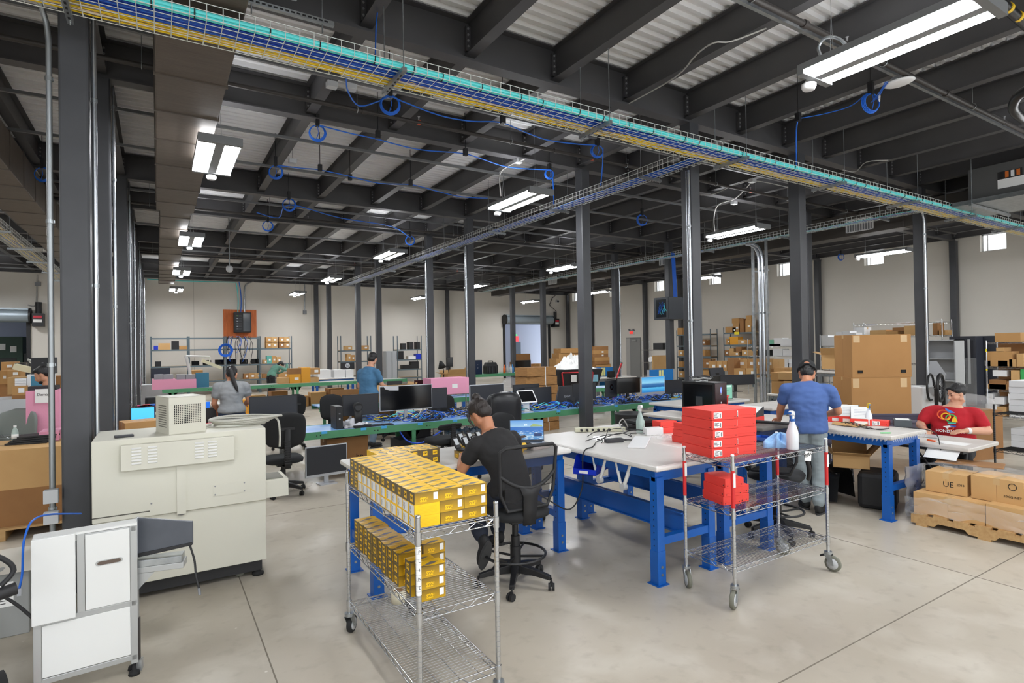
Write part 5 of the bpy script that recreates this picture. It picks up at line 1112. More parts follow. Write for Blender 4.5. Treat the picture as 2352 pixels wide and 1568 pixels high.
# ---- woman in black, seated at the phone bench
H1 = HM((-.085, .285, 1.305), 12, 48, -6)
J1 = dict(pelvis=(0, 0, .68), waist=(-.005, -.02, .84), chest=(-.03, .06, 1.0), neck=(-.065, .19, 1.175), shL=(-.205, .13, 1.1), shR=(.14, .15, 1.11), elL=(-.29, .23, .885), elR=(.24, .25, .9), wrL=(-.17, .43, .965), wrR=(.1, .46, .975), hipL=(-.09, .03, .66), hipR=(.09, .03, .66), knL=(-.15, .40, .64), knR=(.13, .42, .64), anL=(-.2, .08, .36), anR=(.02, .2, .33), toeL=(-.2, .14, .24), toeR=(.02, .36, .28), head=H1)
P1 = person('woman in a black T-shirt with a hair bun, seated and bent over the bench', (2.33, 3.83, 0), 2, J1, skin_a, cloth_mat('black T-shirt', (38, 37, 38), (30, 30, 31)), cloth_mat('navy jeans', (30, 36, 50), (22, 27, 38)), mat('black trainers', (30, 30, 31), .7), vox=.0075, sleeve=.55, hands={'L': ((.6, .7, .1), (0, -.2, 1), .8, -1), 'R': ((-.5, .8, .05), (0, -.2, 1), .8, 1)}, shirt_t=(.0, .97))
m = MB(); hair_cap(m, H1, hair_m, 1, -.02); m.ball((0, 0, 0), 1, hair_m, 14, 10, H1 @ T(0, -.075, .115) @ Matrix.Diagonal((.04, .038, .038, 1))); m.ball((0, 0, 0), 1, hair_m, 10, 8, H1 @ T(0, -.06, .09) @ Matrix.Diagonal((.03, .03, .03, 1)))
m.tube([H1 @ Vector((-.07, .05, .06)), H1 @ Vector((-.078, .07, .0)), H1 @ Vector((-.07, .078, -.06))], [.014, .012, .005], hair_m, 6); put(fuse(m, .006, 2, 'hair'), 'hair', P1)
chair('black mesh-back drafting chair with a foot ring under the seated woman', 2.36, 3.8, -4, .60, 'mesh', True)
# ---- man in a blue shirt, standing at the right-hand benches
H2 = HM((.0, .17, 1.515), 0, 35)
J2 = dict(pelvis=(0, 0, .88), waist=(0, -.01, 1.03), chest=(0, .0, 1.2), neck=(0, .085, 1.415), shL=(-.205, .03, 1.345), shR=(.205, .03, 1.345), elL=(-.265, .1, 1.12), elR=(.29, .07, 1.1), wrL=(-.29, .24, .985), wrR=(.19, .3, 1.04), hipL=(-.085, 0, .85), hipR=(.085, 0, .85), knL=(-.08, .05, .47), knR=(.1, .03, .47), anL=(-.03, .16, .09), anR=(.085, -.02, .09), toeL=(-.08, .32, .09), toeR=(.12, .14, .09), head=H2)
SP2 = [(0, .155, .115), (.08, .17, .125), (.2, .172, .125), (.35, .168, .12), (.5, .175, .12), (.65, .188, .125), (.78, .19, .118), (.88, .165, .098), (.95, .1, .08), (1, .06, .062)]
P2 = person('man in a blue shirt, grey sweatpants and black cap standing with his back turned', (5.98, 3.58, 0), -59, J2, skin_a, cloth_mat('blue knit shirt', (72, 100, 158), (62, 88, 144)), cloth_mat('grey sweatpants', (142, 152, 156), (126, 136, 140)), mat('black trainers', (30, 30, 31), .7), spec=SP2, vox=.0085, sleeve=.62, hands={'L': ((-.2, .9, -.35), (0, .2, 1), .25, -1), 'R': ((-.5, .8, -.1), (.3, 0, 1), .6, 1)}, hem=.06)
m = MB(); hair_cap(m, H2, hair_b, .97, -.035); put(fuse(m, .007, 3, 'hair'), 'hair', P2)
m = MB(); capm = mat('black cap', (30, 31, 33), .8)
m.ball((0, 0, 0), 1, capm, 20, 12, H2 @ T(0, -.012, .055) @ Matrix.Diagonal((.09, .108, .082, 1))); cp = put(fuse(m, .008, 2, 'cap'), 'cap', P2)
MB().loft([[H2 @ Vector((.085*math.cos(a)*k, .08+.1*k*math.sin(a), .055-.03*abs(math.cos(a)))) for a in [math.pi*i/10 for i in range(11)]] for k in (1, 1.0)], capm).tube([H2 @ Vector((.092*math.cos(a), -.012+.11*math.sin(a), .015+.02*(1 if math.sin(a) < -.9 else 0))) for a in [2*math.pi*i/24 for i in range(24)]], .009, capm, 6, close=True).build('cap_band', cp)
MB().ball(H2 @ Vector((0, -.108, .045)), (.03, .012, .022), skin_a, 10, 6).build('cap_gap', cp)
# ---- woman in a red T-shirt at the folding table
H3 = HM((-.05, .03, 1.19), -52, 20)
J3 = dict(pelvis=(0, 0, .52), waist=(0, .02, .66), chest=(0, .02, .82), neck=(-.02, .02, 1.055), shL=(-.22, .01, .965), shR=(.22, .02, .965), elL=(-.335, .08, .765), elR=(.315, .13, .79), wrL=(-.15, .31, .775), wrR=(.24, .36, .775), hipL=(-.11, .03, .5), hipR=(.11, .03, .5), knL=(-.16, .42, .5), knR=(.16, .42, .5), anL=(-.15, .42, .09), anR=(.15, .42, .09), toeL=(-.15, .58, .09), toeR=(.15, .58, .09), head=H3)
SP3 = [(0, .2, .15), (.08, .225, .17), (.2, .225, .175), (.35, .215, .165), (.5, .208, .16), (.62, .21, .165), (.74, .205, .15), (.86, .18, .11), (.94, .11, .08), (1, .062, .062)]
red_shirt = cloth_mat('red T-shirt cloth', (186, 28, 42), (168, 22, 36))
P3 = person('woman in a red T-shirt seated at the folding table, head turned to her right', (8.32, 3.13, 0), 104, J3, skin_b, red_shirt, cloth_mat('black trousers', (30, 30, 34), (24, 24, 27)), mat('black trainers', (30, 30, 31), .7), spec=SP3, vox=.0085, sleeve=.62, thick=1.14, hands={'L': ((.75, .5, -.12), (-.2, .2, 1), .45, 1), 'R': ((-.35, .8, -.15), (0, 0, 1), .5, -1)}, fold=.007, hs=.98)
m = MB(); hair_cap(m, H3, hair_b, 1.0, .02); m.ball((0, 0, 0), 1, hair_b, 12, 10, H3 @ T(.01, -.1, .04) @ Matrix.Diagonal((.05, .04, .05, 1))); m.tube([H3 @ Vector((x, .05-.4*x*x*10*.1, .095-.4*abs(x))) for x in (-.075, -.05, -.02, .02, .05, .075)], .02, hair_b, 8); put(fuse(m, .007, 3, 'hair'), 'hair', P3)
m = MB()
for sx in (-1, 1):
    m.ball(H3 @ Vector((sx*.029, .0865, .006)), (.011, .006, .004), mat('dark lash', (30, 20, 18), .6), 8, 5, (H3.to_3x3().normalized()).to_4x4())
    m.tube([H3 @ Vector((sx*(.014+.011*k), .0935-.004*k, .028+.003*math.sin(k))) for k in range(4)], .0028, MATS['dark lash'], 5)
m.build('eyes_and_brows', P3)
m = MB().ball(H3 @ Vector((0, .0985, -.06)), (.021, .005, .0055), mat('lip', (168, 92, 84), .5), 10, 6, (H3.to_3x3().normalized()).to_4x4()); m.build('lips', P3)
m = MB().tube([(.07*math.cos(a), .075+.07*math.sin(a) if math.sin(a) > 0 else .03, 1.0-.13*max(0, math.sin(a))) for a in [math.pi*k/16 for k in range(17)]], .0022, mat('gold chain', (224, 190, 120), .3, .8), 5); m.build('necklace', P3)
m = MB().cyl((-.19, .27, .775), (-.165, .295, .775), .036, white_pl, 14); m.build('wristwatch', P3)
m = MB().tube([(.245+.034*math.cos(a), .335, .775+.034*math.sin(a)) for a in [2*math.pi*k/14 for k in range(14)]], .004, mat('red bracelet', (190, 40, 40), .6), 5, close=True); m.build('bracelet', P3)
def print_on(t, items, y0):
    """flat print wrapped on the chest front"""
    m = MB()
    for fn in items: fn(m)
    return m.build('shirt_print', t)
def chest_y(z): return .2+.012*math.sin((z-.62)*9)
cm = {n: mat('print '+n, c, .7) for n, c in dict(blue=(60, 130, 214), gold=(244, 190, 40), green=(70, 170, 90), teal=(80, 186, 176), orange=(238, 96, 56), white=(240, 240, 240), navy=(40, 70, 170)).items()}
def ring(m, x, z, r, w, c): m.tube([(x+r*math.cos(a), chest_y(z)+.002-.35*(x+r*math.cos(a))**2, z+r*math.sin(a)) for a in [2*math.pi*k/22 for k in range(22)]], w, c, 6, close=True)
SX, SZ, ZO = 1.45, 1.3, .70
def pq(x, z): X_, Z_ = x*SX, ZO+.09+(z-.72)*SZ; return (X_, chest_y(Z_)+.006-1.15*X_*X_, Z_)
def ring(m, x, z, r, w, c): m.tube([pq(x+r*math.cos(a), z+r*math.sin(a)) for a in [2*math.pi*k/22 for k in range(22)]], w, c, 6, close=True)
m = MB(); ring(m, .045, .835, .042, .008, cm['orange']); ring(m, .03, .82, .03, .008, cm['gold']); ring(m, -.005, .805, .034, .008, cm['green'])
def ff(pts, c):
    P_ = [Vector(pq(*p)) for p in pts]; m.add([p+Vector((0, d, 0)) for d in (.004, .012) for p in P_], [tuple(range(len(P_))), tuple(range(len(P_), 2*len(P_)))]+[(i, (i+1) % len(P_), len(P_)+(i+1) % len(P_), len(P_)+i) for i in range(len(P_))], c)
ff([(-.05, .775), (-.01, .775), (-.015, .805), (-.03, .83), (-.04, .805)], cm['gold']); ff([(.03, .88), (.0, .855), (-.03, .86), (-.015, .872), (.035, .9)], cm['blue']); ff([(.02, .765), (-.04, .77), (-.035, .76), (.01, .752)], cm['teal']); ff([(.05, .728), (.0, .742), (-.03, .728), (.01, .722), (.02, .708), (.035, .722)], cm['white']); ff([(.0, .745), (-.04, .74), (-.03, .725), (.0, .733)], cm['navy']); ring(m, .0, .72, .02, .006, cm['orange'])
for k, ch in enumerate('HONDURAS'):
    X_ = .13-.037*k; m.text(ch, T(X_, chest_y(.74)+.016-1.15*X_*X_, .745) @ R(180) @ R(130*X_, 'Z') @ R(90, 'X'), .046, cm['white'], .004, bold=.0012)
m.build('shirt_print', P3)
# ---- woman in a grey T-shirt with a ponytail
H4 = HM((.0, .1, 1.50), -6, 34)
def standing(H, lean=0, head_x=0): return dict(pelvis=(0, 0, .92), waist=(0, -.005, 1.05), chest=(0, .0, 1.2), neck=(0, .05, 1.4), shL=(-.185, .01, 1.33), shR=(.185, .01, 1.33), elL=(-.24, .02, 1.06), elR=(.24, .04, 1.08), wrL=(-.2, .2, .95), wrR=(.17, .26, 1.0), hipL=(-.09, 0, .89), hipR=(.09, 0, .89), knL=(-.1, .02, .48), knR=(.1, .02, .48), anL=(-.1, -.02, .09), anR=(.1, -.02, .09), toeL=(-.12, .14, .09), toeR=(.12, .14, .09), head=H)
tr = mat('black trainers', (30, 30, 31), .7)
P4 = person('woman in a grey T-shirt with a black ponytail, back turned, behind the green bench', (.95, 9.65, 0), -8, standing(H4), skin_a, cloth_mat('grey T-shirt', (142, 144, 146), (128, 130, 132)), cloth_mat('blue jeans', (52, 66, 92), (42, 54, 78)), tr, vox=.01, sleeve=.55, hem=.12, hands={'L': ((.1, .6, -.7), (0, 1, 0), .5, 1), 'R': ((-.2, .9, -.2), (0, 0, 1), .5, 1)})
m = MB(); hair_cap(m, H4, hair_b, 1, -.03); m.tube([H4 @ Vector((0, -.11, .03)), H4 @ Vector((.0, -.15, -.02)), (.03, -.08, 1.42), (.07, -.12, 1.3), (.1, -.135, 1.22)], [.03, .036, .034, .026, .006], hair_b, 10); put(fuse(m, .008, 3, 'hair'), 'hair', P4)
# ---- man in a steel-blue T-shirt
H5 = HM((.0, .12, 1.655), 18, 38)
J5 = {k: (Vector(v)*1.075 if not isinstance(v, Matrix) else v) for k, v in standing(H5).items()}; J5['elR'] = Vector((.23, .12, 1.17)); J5['wrR'] = Vector((.15, .36, 1.08)); J5['neck'] = Vector((0, .06, 1.53))
P5 = person('man in a steel-blue T-shirt looking down at open laptops behind the green bench', (3.36, 10.55, 0), -62, J5, skin_b, cloth_mat('steel blue T-shirt', (74, 120, 156), (62, 104, 138)), cloth_mat('light jeans', (120, 140, 160), (100, 120, 142)), tr, vox=.011, sleeve=.6, hem=.1, spec=SP2, hands={'L': ((0, .8, -.4), (0, .3, 1), .5, -1), 'R': ((-.2, .9, -.3), (0, .3, 1), .5, 1)})
m = MB(); hair_cap(m, H5, hair_b, 1.03, -.035, False); put(fuse(m, .008, 3, 'hair'), 'hair', P5)
MB().tube([(.075*math.cos(a), .055+.075*math.sin(a), 1.515+.02*math.sin(a)) for a in [2*math.pi*k/18 for k in range(18)]], .004, ink, 5, close=True).build('lanyard', P5)
# ---- far worker in a green hoodie, bending
c6 = Fp(622, 880, 20.2); H6 = HM((.04, .36, 1.33), -20, 60)
J6 = dict(standing(H6)); J6.update(waist=(0, .06, 1.06), chest=(0, .19, 1.2), neck=(.01, .3, 1.3), shL=(-.18, .25, 1.24), shR=(.18, .25, 1.26), elL=(-.2, .42, 1.05), elR=(.24, .45, 1.15), wrL=(-.12, .6, 1.1), wrR=(.16, .55, 1.34))
P6 = person('far worker in a green hoodie bending over by the back shelves', (c6.x, c6.y, 0), -65, J6, skin_b, cloth_mat('green hoodie', (96, 142, 126), (82, 126, 110)), cloth_mat('black trousers', (30, 30, 34), (24, 24, 27)), tr, vox=.014, sleeve=1.5, face=False)
m = MB(); hair_cap(m, H6, hair_b, 1.03, -.03, False); put(fuse(m, .01, 2, 'hair'), 'hair', P6)
# ---- man half hidden behind the nearest column
c7 = Fp(124, 900, 7.9); H7 = HM((0, .1, 1.565), 0, 28)
P7 = person('bearded man with cropped hair, half hidden behind the nearest column', (c7.x-.02, c7.y, 0), 78, standing(H7), skin_c, cloth_mat('dark navy T-shirt', (40, 44, 58), (30, 34, 46)), cloth_mat('black trousers', (30, 30, 34), (24, 24, 27)), tr, vox=.011, hands={'L': ((0, .8, -.4), (0, .3, 1), .5, -1), 'R': ((0, .8, -.4), (0, .3, 1), .5, 1)})
m = MB(); hair_cap(m, H7, hair_b, .99, .0); m.ball((0, 0, 0), 1, hair_b, 12, 8, H7 @ T(0, .022, .085) @ Matrix.Diagonal((.066, .074, .034, 1))); put(fuse(m, .008, 3, 'hair'), 'hair', P7)
m = MB(); m.ball((0, 0, 0), 1, hair_b, 12, 8, H7 @ T(0, .047, -.078) @ Matrix.Diagonal((.052, .05, .038, 1))); put(fuse(m, .008, 2, 'beard'), 'beard', P7)
# ================================================================ helpers that measure a box off the picture on a known plane
def mpx(x0, y0, x1, y1, ax, v):
    f = Yp if ax == 'Y' else Xp; ym = (y0+y1)/2; xm = (x0+x1)/2
    a, b_ = f(x0, ym, v), f(x1, ym, v); zt, zb = f(xm, y0, v).z, f(xm, y1, v).z
    return a, b_, zb, zt
def cpx(label, x0, y0, x1, y1, ax, v, depth, mt=None, z=None, name='cardboard_box', cat='box', group=None, lab=0, rz=0, openf=False, seam=True, tp=True, h=None, text=None, top=None):
    a, b_, zb, zt = mpx(x0, y0, x1, y1, ax, v); hh = (zt-zb) if h is None else h
    zz = zb if z is None else z
    if z is not None and h is None: hh = max(.02, zt-z)
    if ax == 'Y': w, c, r = abs(b_.x-a.x), ((a.x+b_.x)/2, v+depth/2), 0
    else: w, c, r = abs(a.y-b_.y), (v+depth/2, (a.y+b_.y)/2), -90
    L_ = [('f', w*.12, hh*.5, min(.12, w*.4), min(.08, hh*.5))] if lab else None
    return carton(name, label, c[0], c[1], zz, w, depth, hh, r+rz, mt or card, group, L_, seam, tp, cat, openf, text)
def monitor(label, x0, y0, x1, y1, ax, v, zt, scr=None, bez=None, stand=None, rz=0, back=False, chin=.0, base=True, group=None, mark=None, tilt=0, th=.03):
    a, b_, zb, zz = mpx(x0, y0, x1, y1, ax, v); w = (abs(b_.x-a.x) if ax == 'Y' else abs(a.y-b_.y))/max(.3, math.cos(math.radians(rz))); h = zz-zb; bez = bez or black_pl; stand = stand or bez
    t = thing('monitor', label, 'monitor', ((a.x+b_.x)/2, (a.y+b_.y)/2, zt), math.radians((0 if ax == 'Y' else -90)+rz), group); z0 = zb-zt
    M = T(0, 0, z0) @ R(-tilt, 'X')
    s = -1 if not back else 1
    o = MB().box(-w/2, -th/2, 0, w/2, th/2, h, bez, M).build('housing', t, bevel=.004)
    e = .012 if w > .3 else .008
    m = MB().box(-w/2+e, s*(th/2+.001), e+chin, w/2-e, s*th/2, h-e, scr or screen_matte, M)
    if chin: m.box(-w/2+.002, s*(th/2+.0012), .002, w/2-.002, s*th/2, chin, stand, M)
    m.build('screen', o)
    if mark: mm = MB(); mark(mm, w, h, th, M); mm.build('logo', o)
    if base:
        m = MB().box(-.03, .01, .006, .03, .04, z0+h*.45, stand).box(-.06, .0, z0+h*.3, .06, .03, z0+h*.5, stand); m.build('stand_neck', t)
        MB().cham(-.12, -.1, 0, .12, .1, .012, stand, .02).build('stand_base', t)
    return t
def keyboard(label, x, y, z, rz, mt=black_pl, w=.42): 
    t = thing('keyboard', label, 'keyboard', (x, y, z), math.radians(rz)); MB().cham(-w/2, -.065, 0, w/2, .065, .014, mt, .01).build('case', t)
    m = MB()
    for r in range(5):
        for k in range(16): m.box(-w/2+.012+k*(w-.024)/16, -.055+r*.022, .014, -w/2+.012+(k+.86)*(w-.024)/16, -.037+r*.022, .019, darkgrey if mt is black_pl else mt)
    m.build('keys', t); return t
def pc_tower(label, x, y, z, rz, w, d, h, mt=black_pl, glass_side=False, lights=None):
    t = thing('computer_tower', label, 'computer', (x, y, z), math.radians(rz)); MB().box(-w/2, -d/2, 0, w/2, d/2, h, mt).build('case', t, bevel=.005)
    m = MB().box(-w/2+.01, -d/2-.006, .01, w/2-.01, -d/2, h-.01, lights or black_sat).cyl((0, -d/2-.009, h*.45), (0, -d/2-.005, h*.45), .012, silver, 10).box(-.012, -d/2-.008, h*.66, .012, -d/2-.006, h*.7, grey_pl); m.build('front_panel', t)
    if glass_side: MB().box(-w/2-.004, -d/2+.03, .03, -w/2, d/2-.03, h-.03, screen_off).box(-w/2-.006, -d*.15, h*.35, -w/2-.004, d*.05, h*.6, mat('board grey', (58, 62, 66), .4)).build('glass_panel', t)
    return t
def gbench(label, x0, x1, y0, d, z, top, leg_every=2.4):
    t = thing('assembly_bench', label, 'workbench', ((x0+x1)/2, y0+d/2, 0)); L_ = x1-x0
    MB().box(-L_/2, -d/2+.01, z-.02, L_/2, d/2-.01, z, top).build('tabletop', t)
    m = MB()
    for s in (-1, 1): m.box(-L_/2, s*d/2-.004, z-.1, L_/2, s*d/2+.004, z+.004, green_paint).box(-L_/2, s*d/2-(.03 if s > 0 else 0), z-.1, L_/2, s*d/2+(.03 if s < 0 else 0), z-.094, green_paint)
    k = -L_/2+.3
    while k < L_/2: m.cyl((k, -d/2-.006, z-.05), (k, -d/2, z-.05), .009, black_pl, 8); m.cyl((k+.05, -d/2-.006, z-.05), (k+.05, -d/2, z-.05), .009, black_pl, 8); k += .83
    m.build('side_channel', t)
    n = max(2, int(L_/leg_every)+1)
    for k in range(n):
        for s in (-1, 1):
            x = -L_/2+.25+(L_-.5)*k/(n-1); q = MB().box(x-.03, s*(d/2-.05)-.025, 0, x+.03, s*(d/2-.05)+.025, z-.1, green_paint).box(x-.07, s*(d/2-.05)-.05, 0, x+.07, s*(d/2-.05)+.05, .008, green_paint)
            q.add([(x-.12, s*(d/2-.05), z-.1), (x+.12, s*(d/2-.05), z-.1), (x+.03, s*(d/2-.05), z-.24), (x-.03, s*(d/2-.05), z-.24)], [(0, 1, 2, 3), (3, 2, 1, 0)], green_paint); q.build('leg', t)
    return t
blue_film = mat('blue protective film top', (86, 148, 214), .3, var=(1.2, (168, 196, 214), .75, (1, 2, 1)), bump=(12, .15))
metal_top = mat('scuffed metal top', (196, 198, 196), .4, .3, var=(2, (172, 176, 174), .6))
G1Y, G1Z = 8.25, .695
gbench('front green-sided assembly bench with blue film top crowded with monitors and cables', .75, 10.6, G1Y, .78, G1Z, blue_film)
G2Y, G2Z = 11.8, .7
gbench('middle green-sided assembly bench with blue film behind the front bench', 2.75, 11.0, G2Y, .7, G2Z, blue_film)
G3Y, G3Z = 18.4, .82
gbench('rear green-sided bench with a scuffed metal top', .1, 7.2, G3Y, .8, G3Z, metal_top)
gbench('far green-sided bench in front of the rolling door', 8.9, 13.0, 18.6, .8, .84, mat('worn green top', (120, 168, 140), .5))
def hp(x, z, r=.03, c=silver):
    def f(m, w, h, th, M): m.cyl(M @ Vector((x, -th/2-.003, h*z)), M @ Vector((x, -th/2, h*z)), r, c, 16).text('hp', M @ T(x, -th/2-.004, h*z) @ R(90, 'X'), r*1.3, ink)
    return f
def hexmark(m, w, h, th, M):
    for k in range(6):
        a, b_ = math.radians(60*k), math.radians(60*k+60); m.add([M @ Vector((r*math.cos(q)*.05, -th/2-.002, h*.6+r*math.sin(q)*.06)) for r, q in ((1, a), (1, b_), (.6, b_), (.6, a))], [(0, 1, 2, 3), (3, 2, 1, 0)], mat('red emblem', (170, 40, 56), .5))
lake = ramp_screen('lake screen', ((0, (20, 60, 120)), (.25, (30, 120, 200)), (.48, (90, 190, 240)), (.52, (30, 90, 150)), (.66, (60, 120, 180)), (.75, (150, 215, 245)), (1, (70, 170, 235))), .8)
YM = 8.66
monitor('large dark monitor behind the beige machine, at the left end of the front bench', 572, 909, 683, 968, 'Y', YM, G1Z, screen_matte, black_sat, chin=.04)
monitor('matte dark monitor right of the slim black tower', 786, 905, 869, 953, 'Y', YM, G1Z, screen_matte)
def filmpatch(m, w, h, th, M): m.add([M @ Vector((x, -th/2-.003, z)) for x, z in ((-w*.42, h*.97), (-w*.15, h*.97), (-w*.15, h*.8), (-w*.32, h*.82), (-w*.4, h*.88))], [(0, 1, 2, 3, 4)], mat('film patch', (206, 206, 210), .4))
monitor('wide glossy black display on a silver stand with a film patch in its corner', 871, 884, 992, 941, 'Y', YM, G1Z, screen_off, silver, silver, mark=filmpatch)
monitor('narrow matte monitor right of the wide glossy display', 990, 890, 1026, 937, 'Y', YM+.1, G1Z, screen_matte)
monitor('silver-framed monitor in front of the white printer, beyond the seated woman', 1078, 882, 1157, 936, 'Y', YM, G1Z, screen_matte, silver, silver, chin=.03)
monitor('dark monitor behind the white kiosk tablet', 1178, 882, 1238, 922, 'Y', YM+.12, G1Z, screen_matte)
monitor('black monitor right behind the white kiosk tablet', 1204, 889, 1266, 929, 'Y', YM, G1Z, screen_matte)
monitor('slim black monitor seen on edge left of the middle column', 1314, 881, 1330, 920, 'Y', YM, G1Z, screen_matte)
monitor('black monitor half behind the middle column', 1346, 879, 1368, 917, 'Y', YM, G1Z, screen_matte)
monitor('monitor with a red hexagon emblem on its back right of the middle column', 1390, 873, 1417, 912, 'Y', YM+.1, G1Z, darkgrey, darkgrey, mark=hexmark)
monitor('black monitor left of the silver all-in-one computer', 1416, 867, 1469, 903, 'Y', YM-.05, G1Z, screen_off)
monitor('silver all-in-one computer with a blue lake picture on its screen', 1472, 864, 1526, 911, 'Y', YM-.05, G1Z, lake, silver, silver, chin=.09)
monitor('dark monitor right of the silver all-in-one computer', 1524, 872, 1566, 904, 'Y', YM, G1Z, screen_matte)
monitor('black monitor just right of the tall tube column, low', 1612, 863, 1654, 888, 'Y', YM, G1Z, screen_off)
monitor('tilted dark monitor behind the others right of the tube column', 1632, 844, 1664, 868, 'Y', YM+.25, G1Z, screen_matte, tilt=12)
monitor('long black monitor by the four-pipe riser', 1658, 860, 1722, 884, 'Y', YM+.1, G1Z, screen_matte, rz=-14)
c = Yp(1300, 905, YM)
t = thing('monitor', 'dark tapered monitor back left of the middle column', 'monitor', (c.x, YM, G1Z)); m = MB(); h = Yp(1300, 886, YM).z-G1Z
m.loft([[(-.26, -.02, .02), (.2, -.02, .02), (.2, .03, .02), (-.26, .03, .02)], [(-.16, -.01, h), (.22, -.01, h), (.22, .02, h), (-.16, .02, h)]], darkgrey, True, False).text('ENVY', T(.02, -.02, h*.5) @ R(90, 'X'), .06, silver); m.build('housing', t, bevel=.006)
t = thing('kiosk_tablet', 'white tablet display tilted back on a white stand on the front bench', 'tablet', (Yp(1212, 930, 8.4).x, 8.42, G1Z)); M = T(0, 0, .27) @ R(52, 'X')
MB().cham(-.17, -.13, -.012, .17, .13, .012, white_pl, .02, M=M).build('frame', t); MB().box(-.15, -.11, .012, .15, .11, .013, screen_off, M).build('screen', t); MB().box(-.05, .0, 0, .05, .06, .27, white_pl).cham(-.1, -.08, 0, .1, .1, .012, white_pl, .02).build('stand', t)
pc_tower('slim black desktop tower standing on the front bench', Yp(776, 985, 8.45).x, 8.5, G1Z, 0, .1, .3, .33, black_pl)
c = Yp(823, 972, 8.45); t = thing('smart_speaker_stand', 'black round-topped monitor stand column on the front bench', 'stand', (c.x, 8.45, G1Z)); MB().cham(-.2, -.1, 0, .2, .12, .02, black_sat, .03).build('base', t); MB().loft([[(.055*math.cos(a)-.0, .02*math.sin(a)+.02*k, z) for a in [2*math.pi*q/16 for q in range(16)]] for k, z in ((0, .02), (1, .28))], black_sat).cyl((0, -.02, .29), (0, .05, .3), .065, black_sat, 20).cyl((0, -.024, .29), (0, -.02, .29), .05, darkgrey, 20).build('column', t)
keyboard('black keyboard in front of the black round-topped stand', Yp(850, 980, 8.35).x+.15, 8.38, G1Z, 3)
keyboard('black keyboard in front of the wide glossy display', Yp(985, 960, 8.4).x, 8.42, G1Z, -2)
keyboard('black keyboard in front of the black monitor and all-in-one computer', Yp(1453, 924, 8.38).x, 8.4, G1Z, -3)
keyboard('thin dark keyboard in front of the silver all-in-one computer', Yp(1520, 914, 8.4).x, 8.42, G1Z, -3)
keyboard('grey keyboard right of the middle column', Yp(1368, 932, 8.38).x, 8.4, G1Z, -4, grey_pl, .36)
for k, (x, y) in enumerate(((880, 975), (1172, 952), (1405, 923))):
    c = Yp(x, y, 8.33); m = MB(); m.ball((c.x, 8.34, G1Z+.012), (.035, .055, .02), black_pl if k == 0 else white_pl, 12, 8); tag(m.build('computer_mouse'), ['black mouse at the left of the front bench', 'white mouse beyond the seated woman', 'white mouse right of the middle column'][k], 'mouse')
q = random.Random(21); m = MB(); cols = [blue_cable, blue_cable, black_sat, black_sat, blue_cable, black_sat, blue_dark, grey_cable, black_sat, blue_cable, black_sat, teal_cable, blue_cable, white_pl, black_sat, blue_dark, black_sat, yellow_cable]
for k in range(230):
    x = q.uniform(2.9, 10.0); 
    y = q.uniform(8.36, 8.95); pts = [Vector((x, y, G1Z+.01))]
    ang = q.uniform(-.6, .6)+(math.pi if q.random() < .5 else 0)
    for i in range(5): ang += q.uniform(-1.1, 1.1); pts.append(Vector((min(10.4, max(2.7, pts[-1].x+.14*math.cos(ang))), min(8.97, max(8.32, pts[-1].y+.1*math.sin(ang))), G1Z+.008+q.random()*.12)))
    m.tube(spline(pts, 3), .0065, cols[k % 18], 4, caps=False)
o = m.build('cable_tangle', kind='stuff'); tag(o, 'tangle of blue, black and yellow cables strewn along the front bench', 'cables')
m = MB().grid(lambda u, v: (2.3+.62*u, 8.34+.5*v, G1Z+.006+.16*(1-abs(2*u-.7))*abs(noise.noise(Vector((5*u, 4*v, 3))))*1.6*max(0, 1-abs(2*v-1)**3)+.03*math.sin(6*u)*math.sin(4*v)**2), 16, 12, mat('grey poly bag', (196, 198, 204), .25)); tag(m.build('poly_bag'), 'crumpled grey poly bag on the front bench left of the slim tower', 'plastic bag')
boxm('external_drive', 'black external drive lying in front of the poly bag on the bench', 'drive', 2.55, 8.33, G1Z, .24, .09, .035, black_pl, 8)
for k, (px, py) in enumerate(((745, 992), (835, 983), (882, 978), (965, 972), (1045, 965), (1174, 955), (1283, 950), (1415, 935))):
    c = Yp(px, py, G1Y-.006); tag(MB().box(c.x-.04, G1Y-.009, G1Z-.03, c.x+.04, G1Y-.0045, G1Z+.006, mat('blue tape', (70, 170, 230), .5)).build('tape_strip'), f'blue tape strip on the front bench edge, {ORD[k]} from the left', 'tape', 'blue tape strips on the bench edge')
# ---- chairs around the benches
chair('black task chair with a ribbed spine beside the beige machine', 1.36, 7.85, 2, .47, 'pad', bw=.5, bh=.46)
chair('black task chair behind the front bench with a curved back', 2.55, 9.75, 186, .5, 'pad', bw=.42, bh=.44)
chair('black leather office chair beyond the open laptop', 4.1, 6.95, -16, .5, 'leather', bw=.52, bh=.6, arms=True)
chair('black chair turned away in front of the front bench beyond the flip phones', 3.55, 7.7, 8, .52, 'pad', bw=.4, bh=.1)
chair('low black chair back behind the middle of the front bench', 4.55, 9.72, 170, .46, 'pad', bw=.46, bh=.36)
chair('black chair with a loop armrest behind the red cart', 5.05, 3.35, -70, .6, 'mesh', True, arms=True)
chair('black drafting chair under the central benches, behind the left bench leg', 3.35, 5.3, 200, .55, 'pad', True)
chair('dark chair at the right end of the front bench', 9.0, 7.75, 12, .5, 'mesh')
chair('black chair behind the woman in grey at the middle bench', 2.1, 11.3, 10, .48, 'pad')
chair('second black chair pushed against the middle bench', 4.0, 11.3, -5, .48, 'pad')
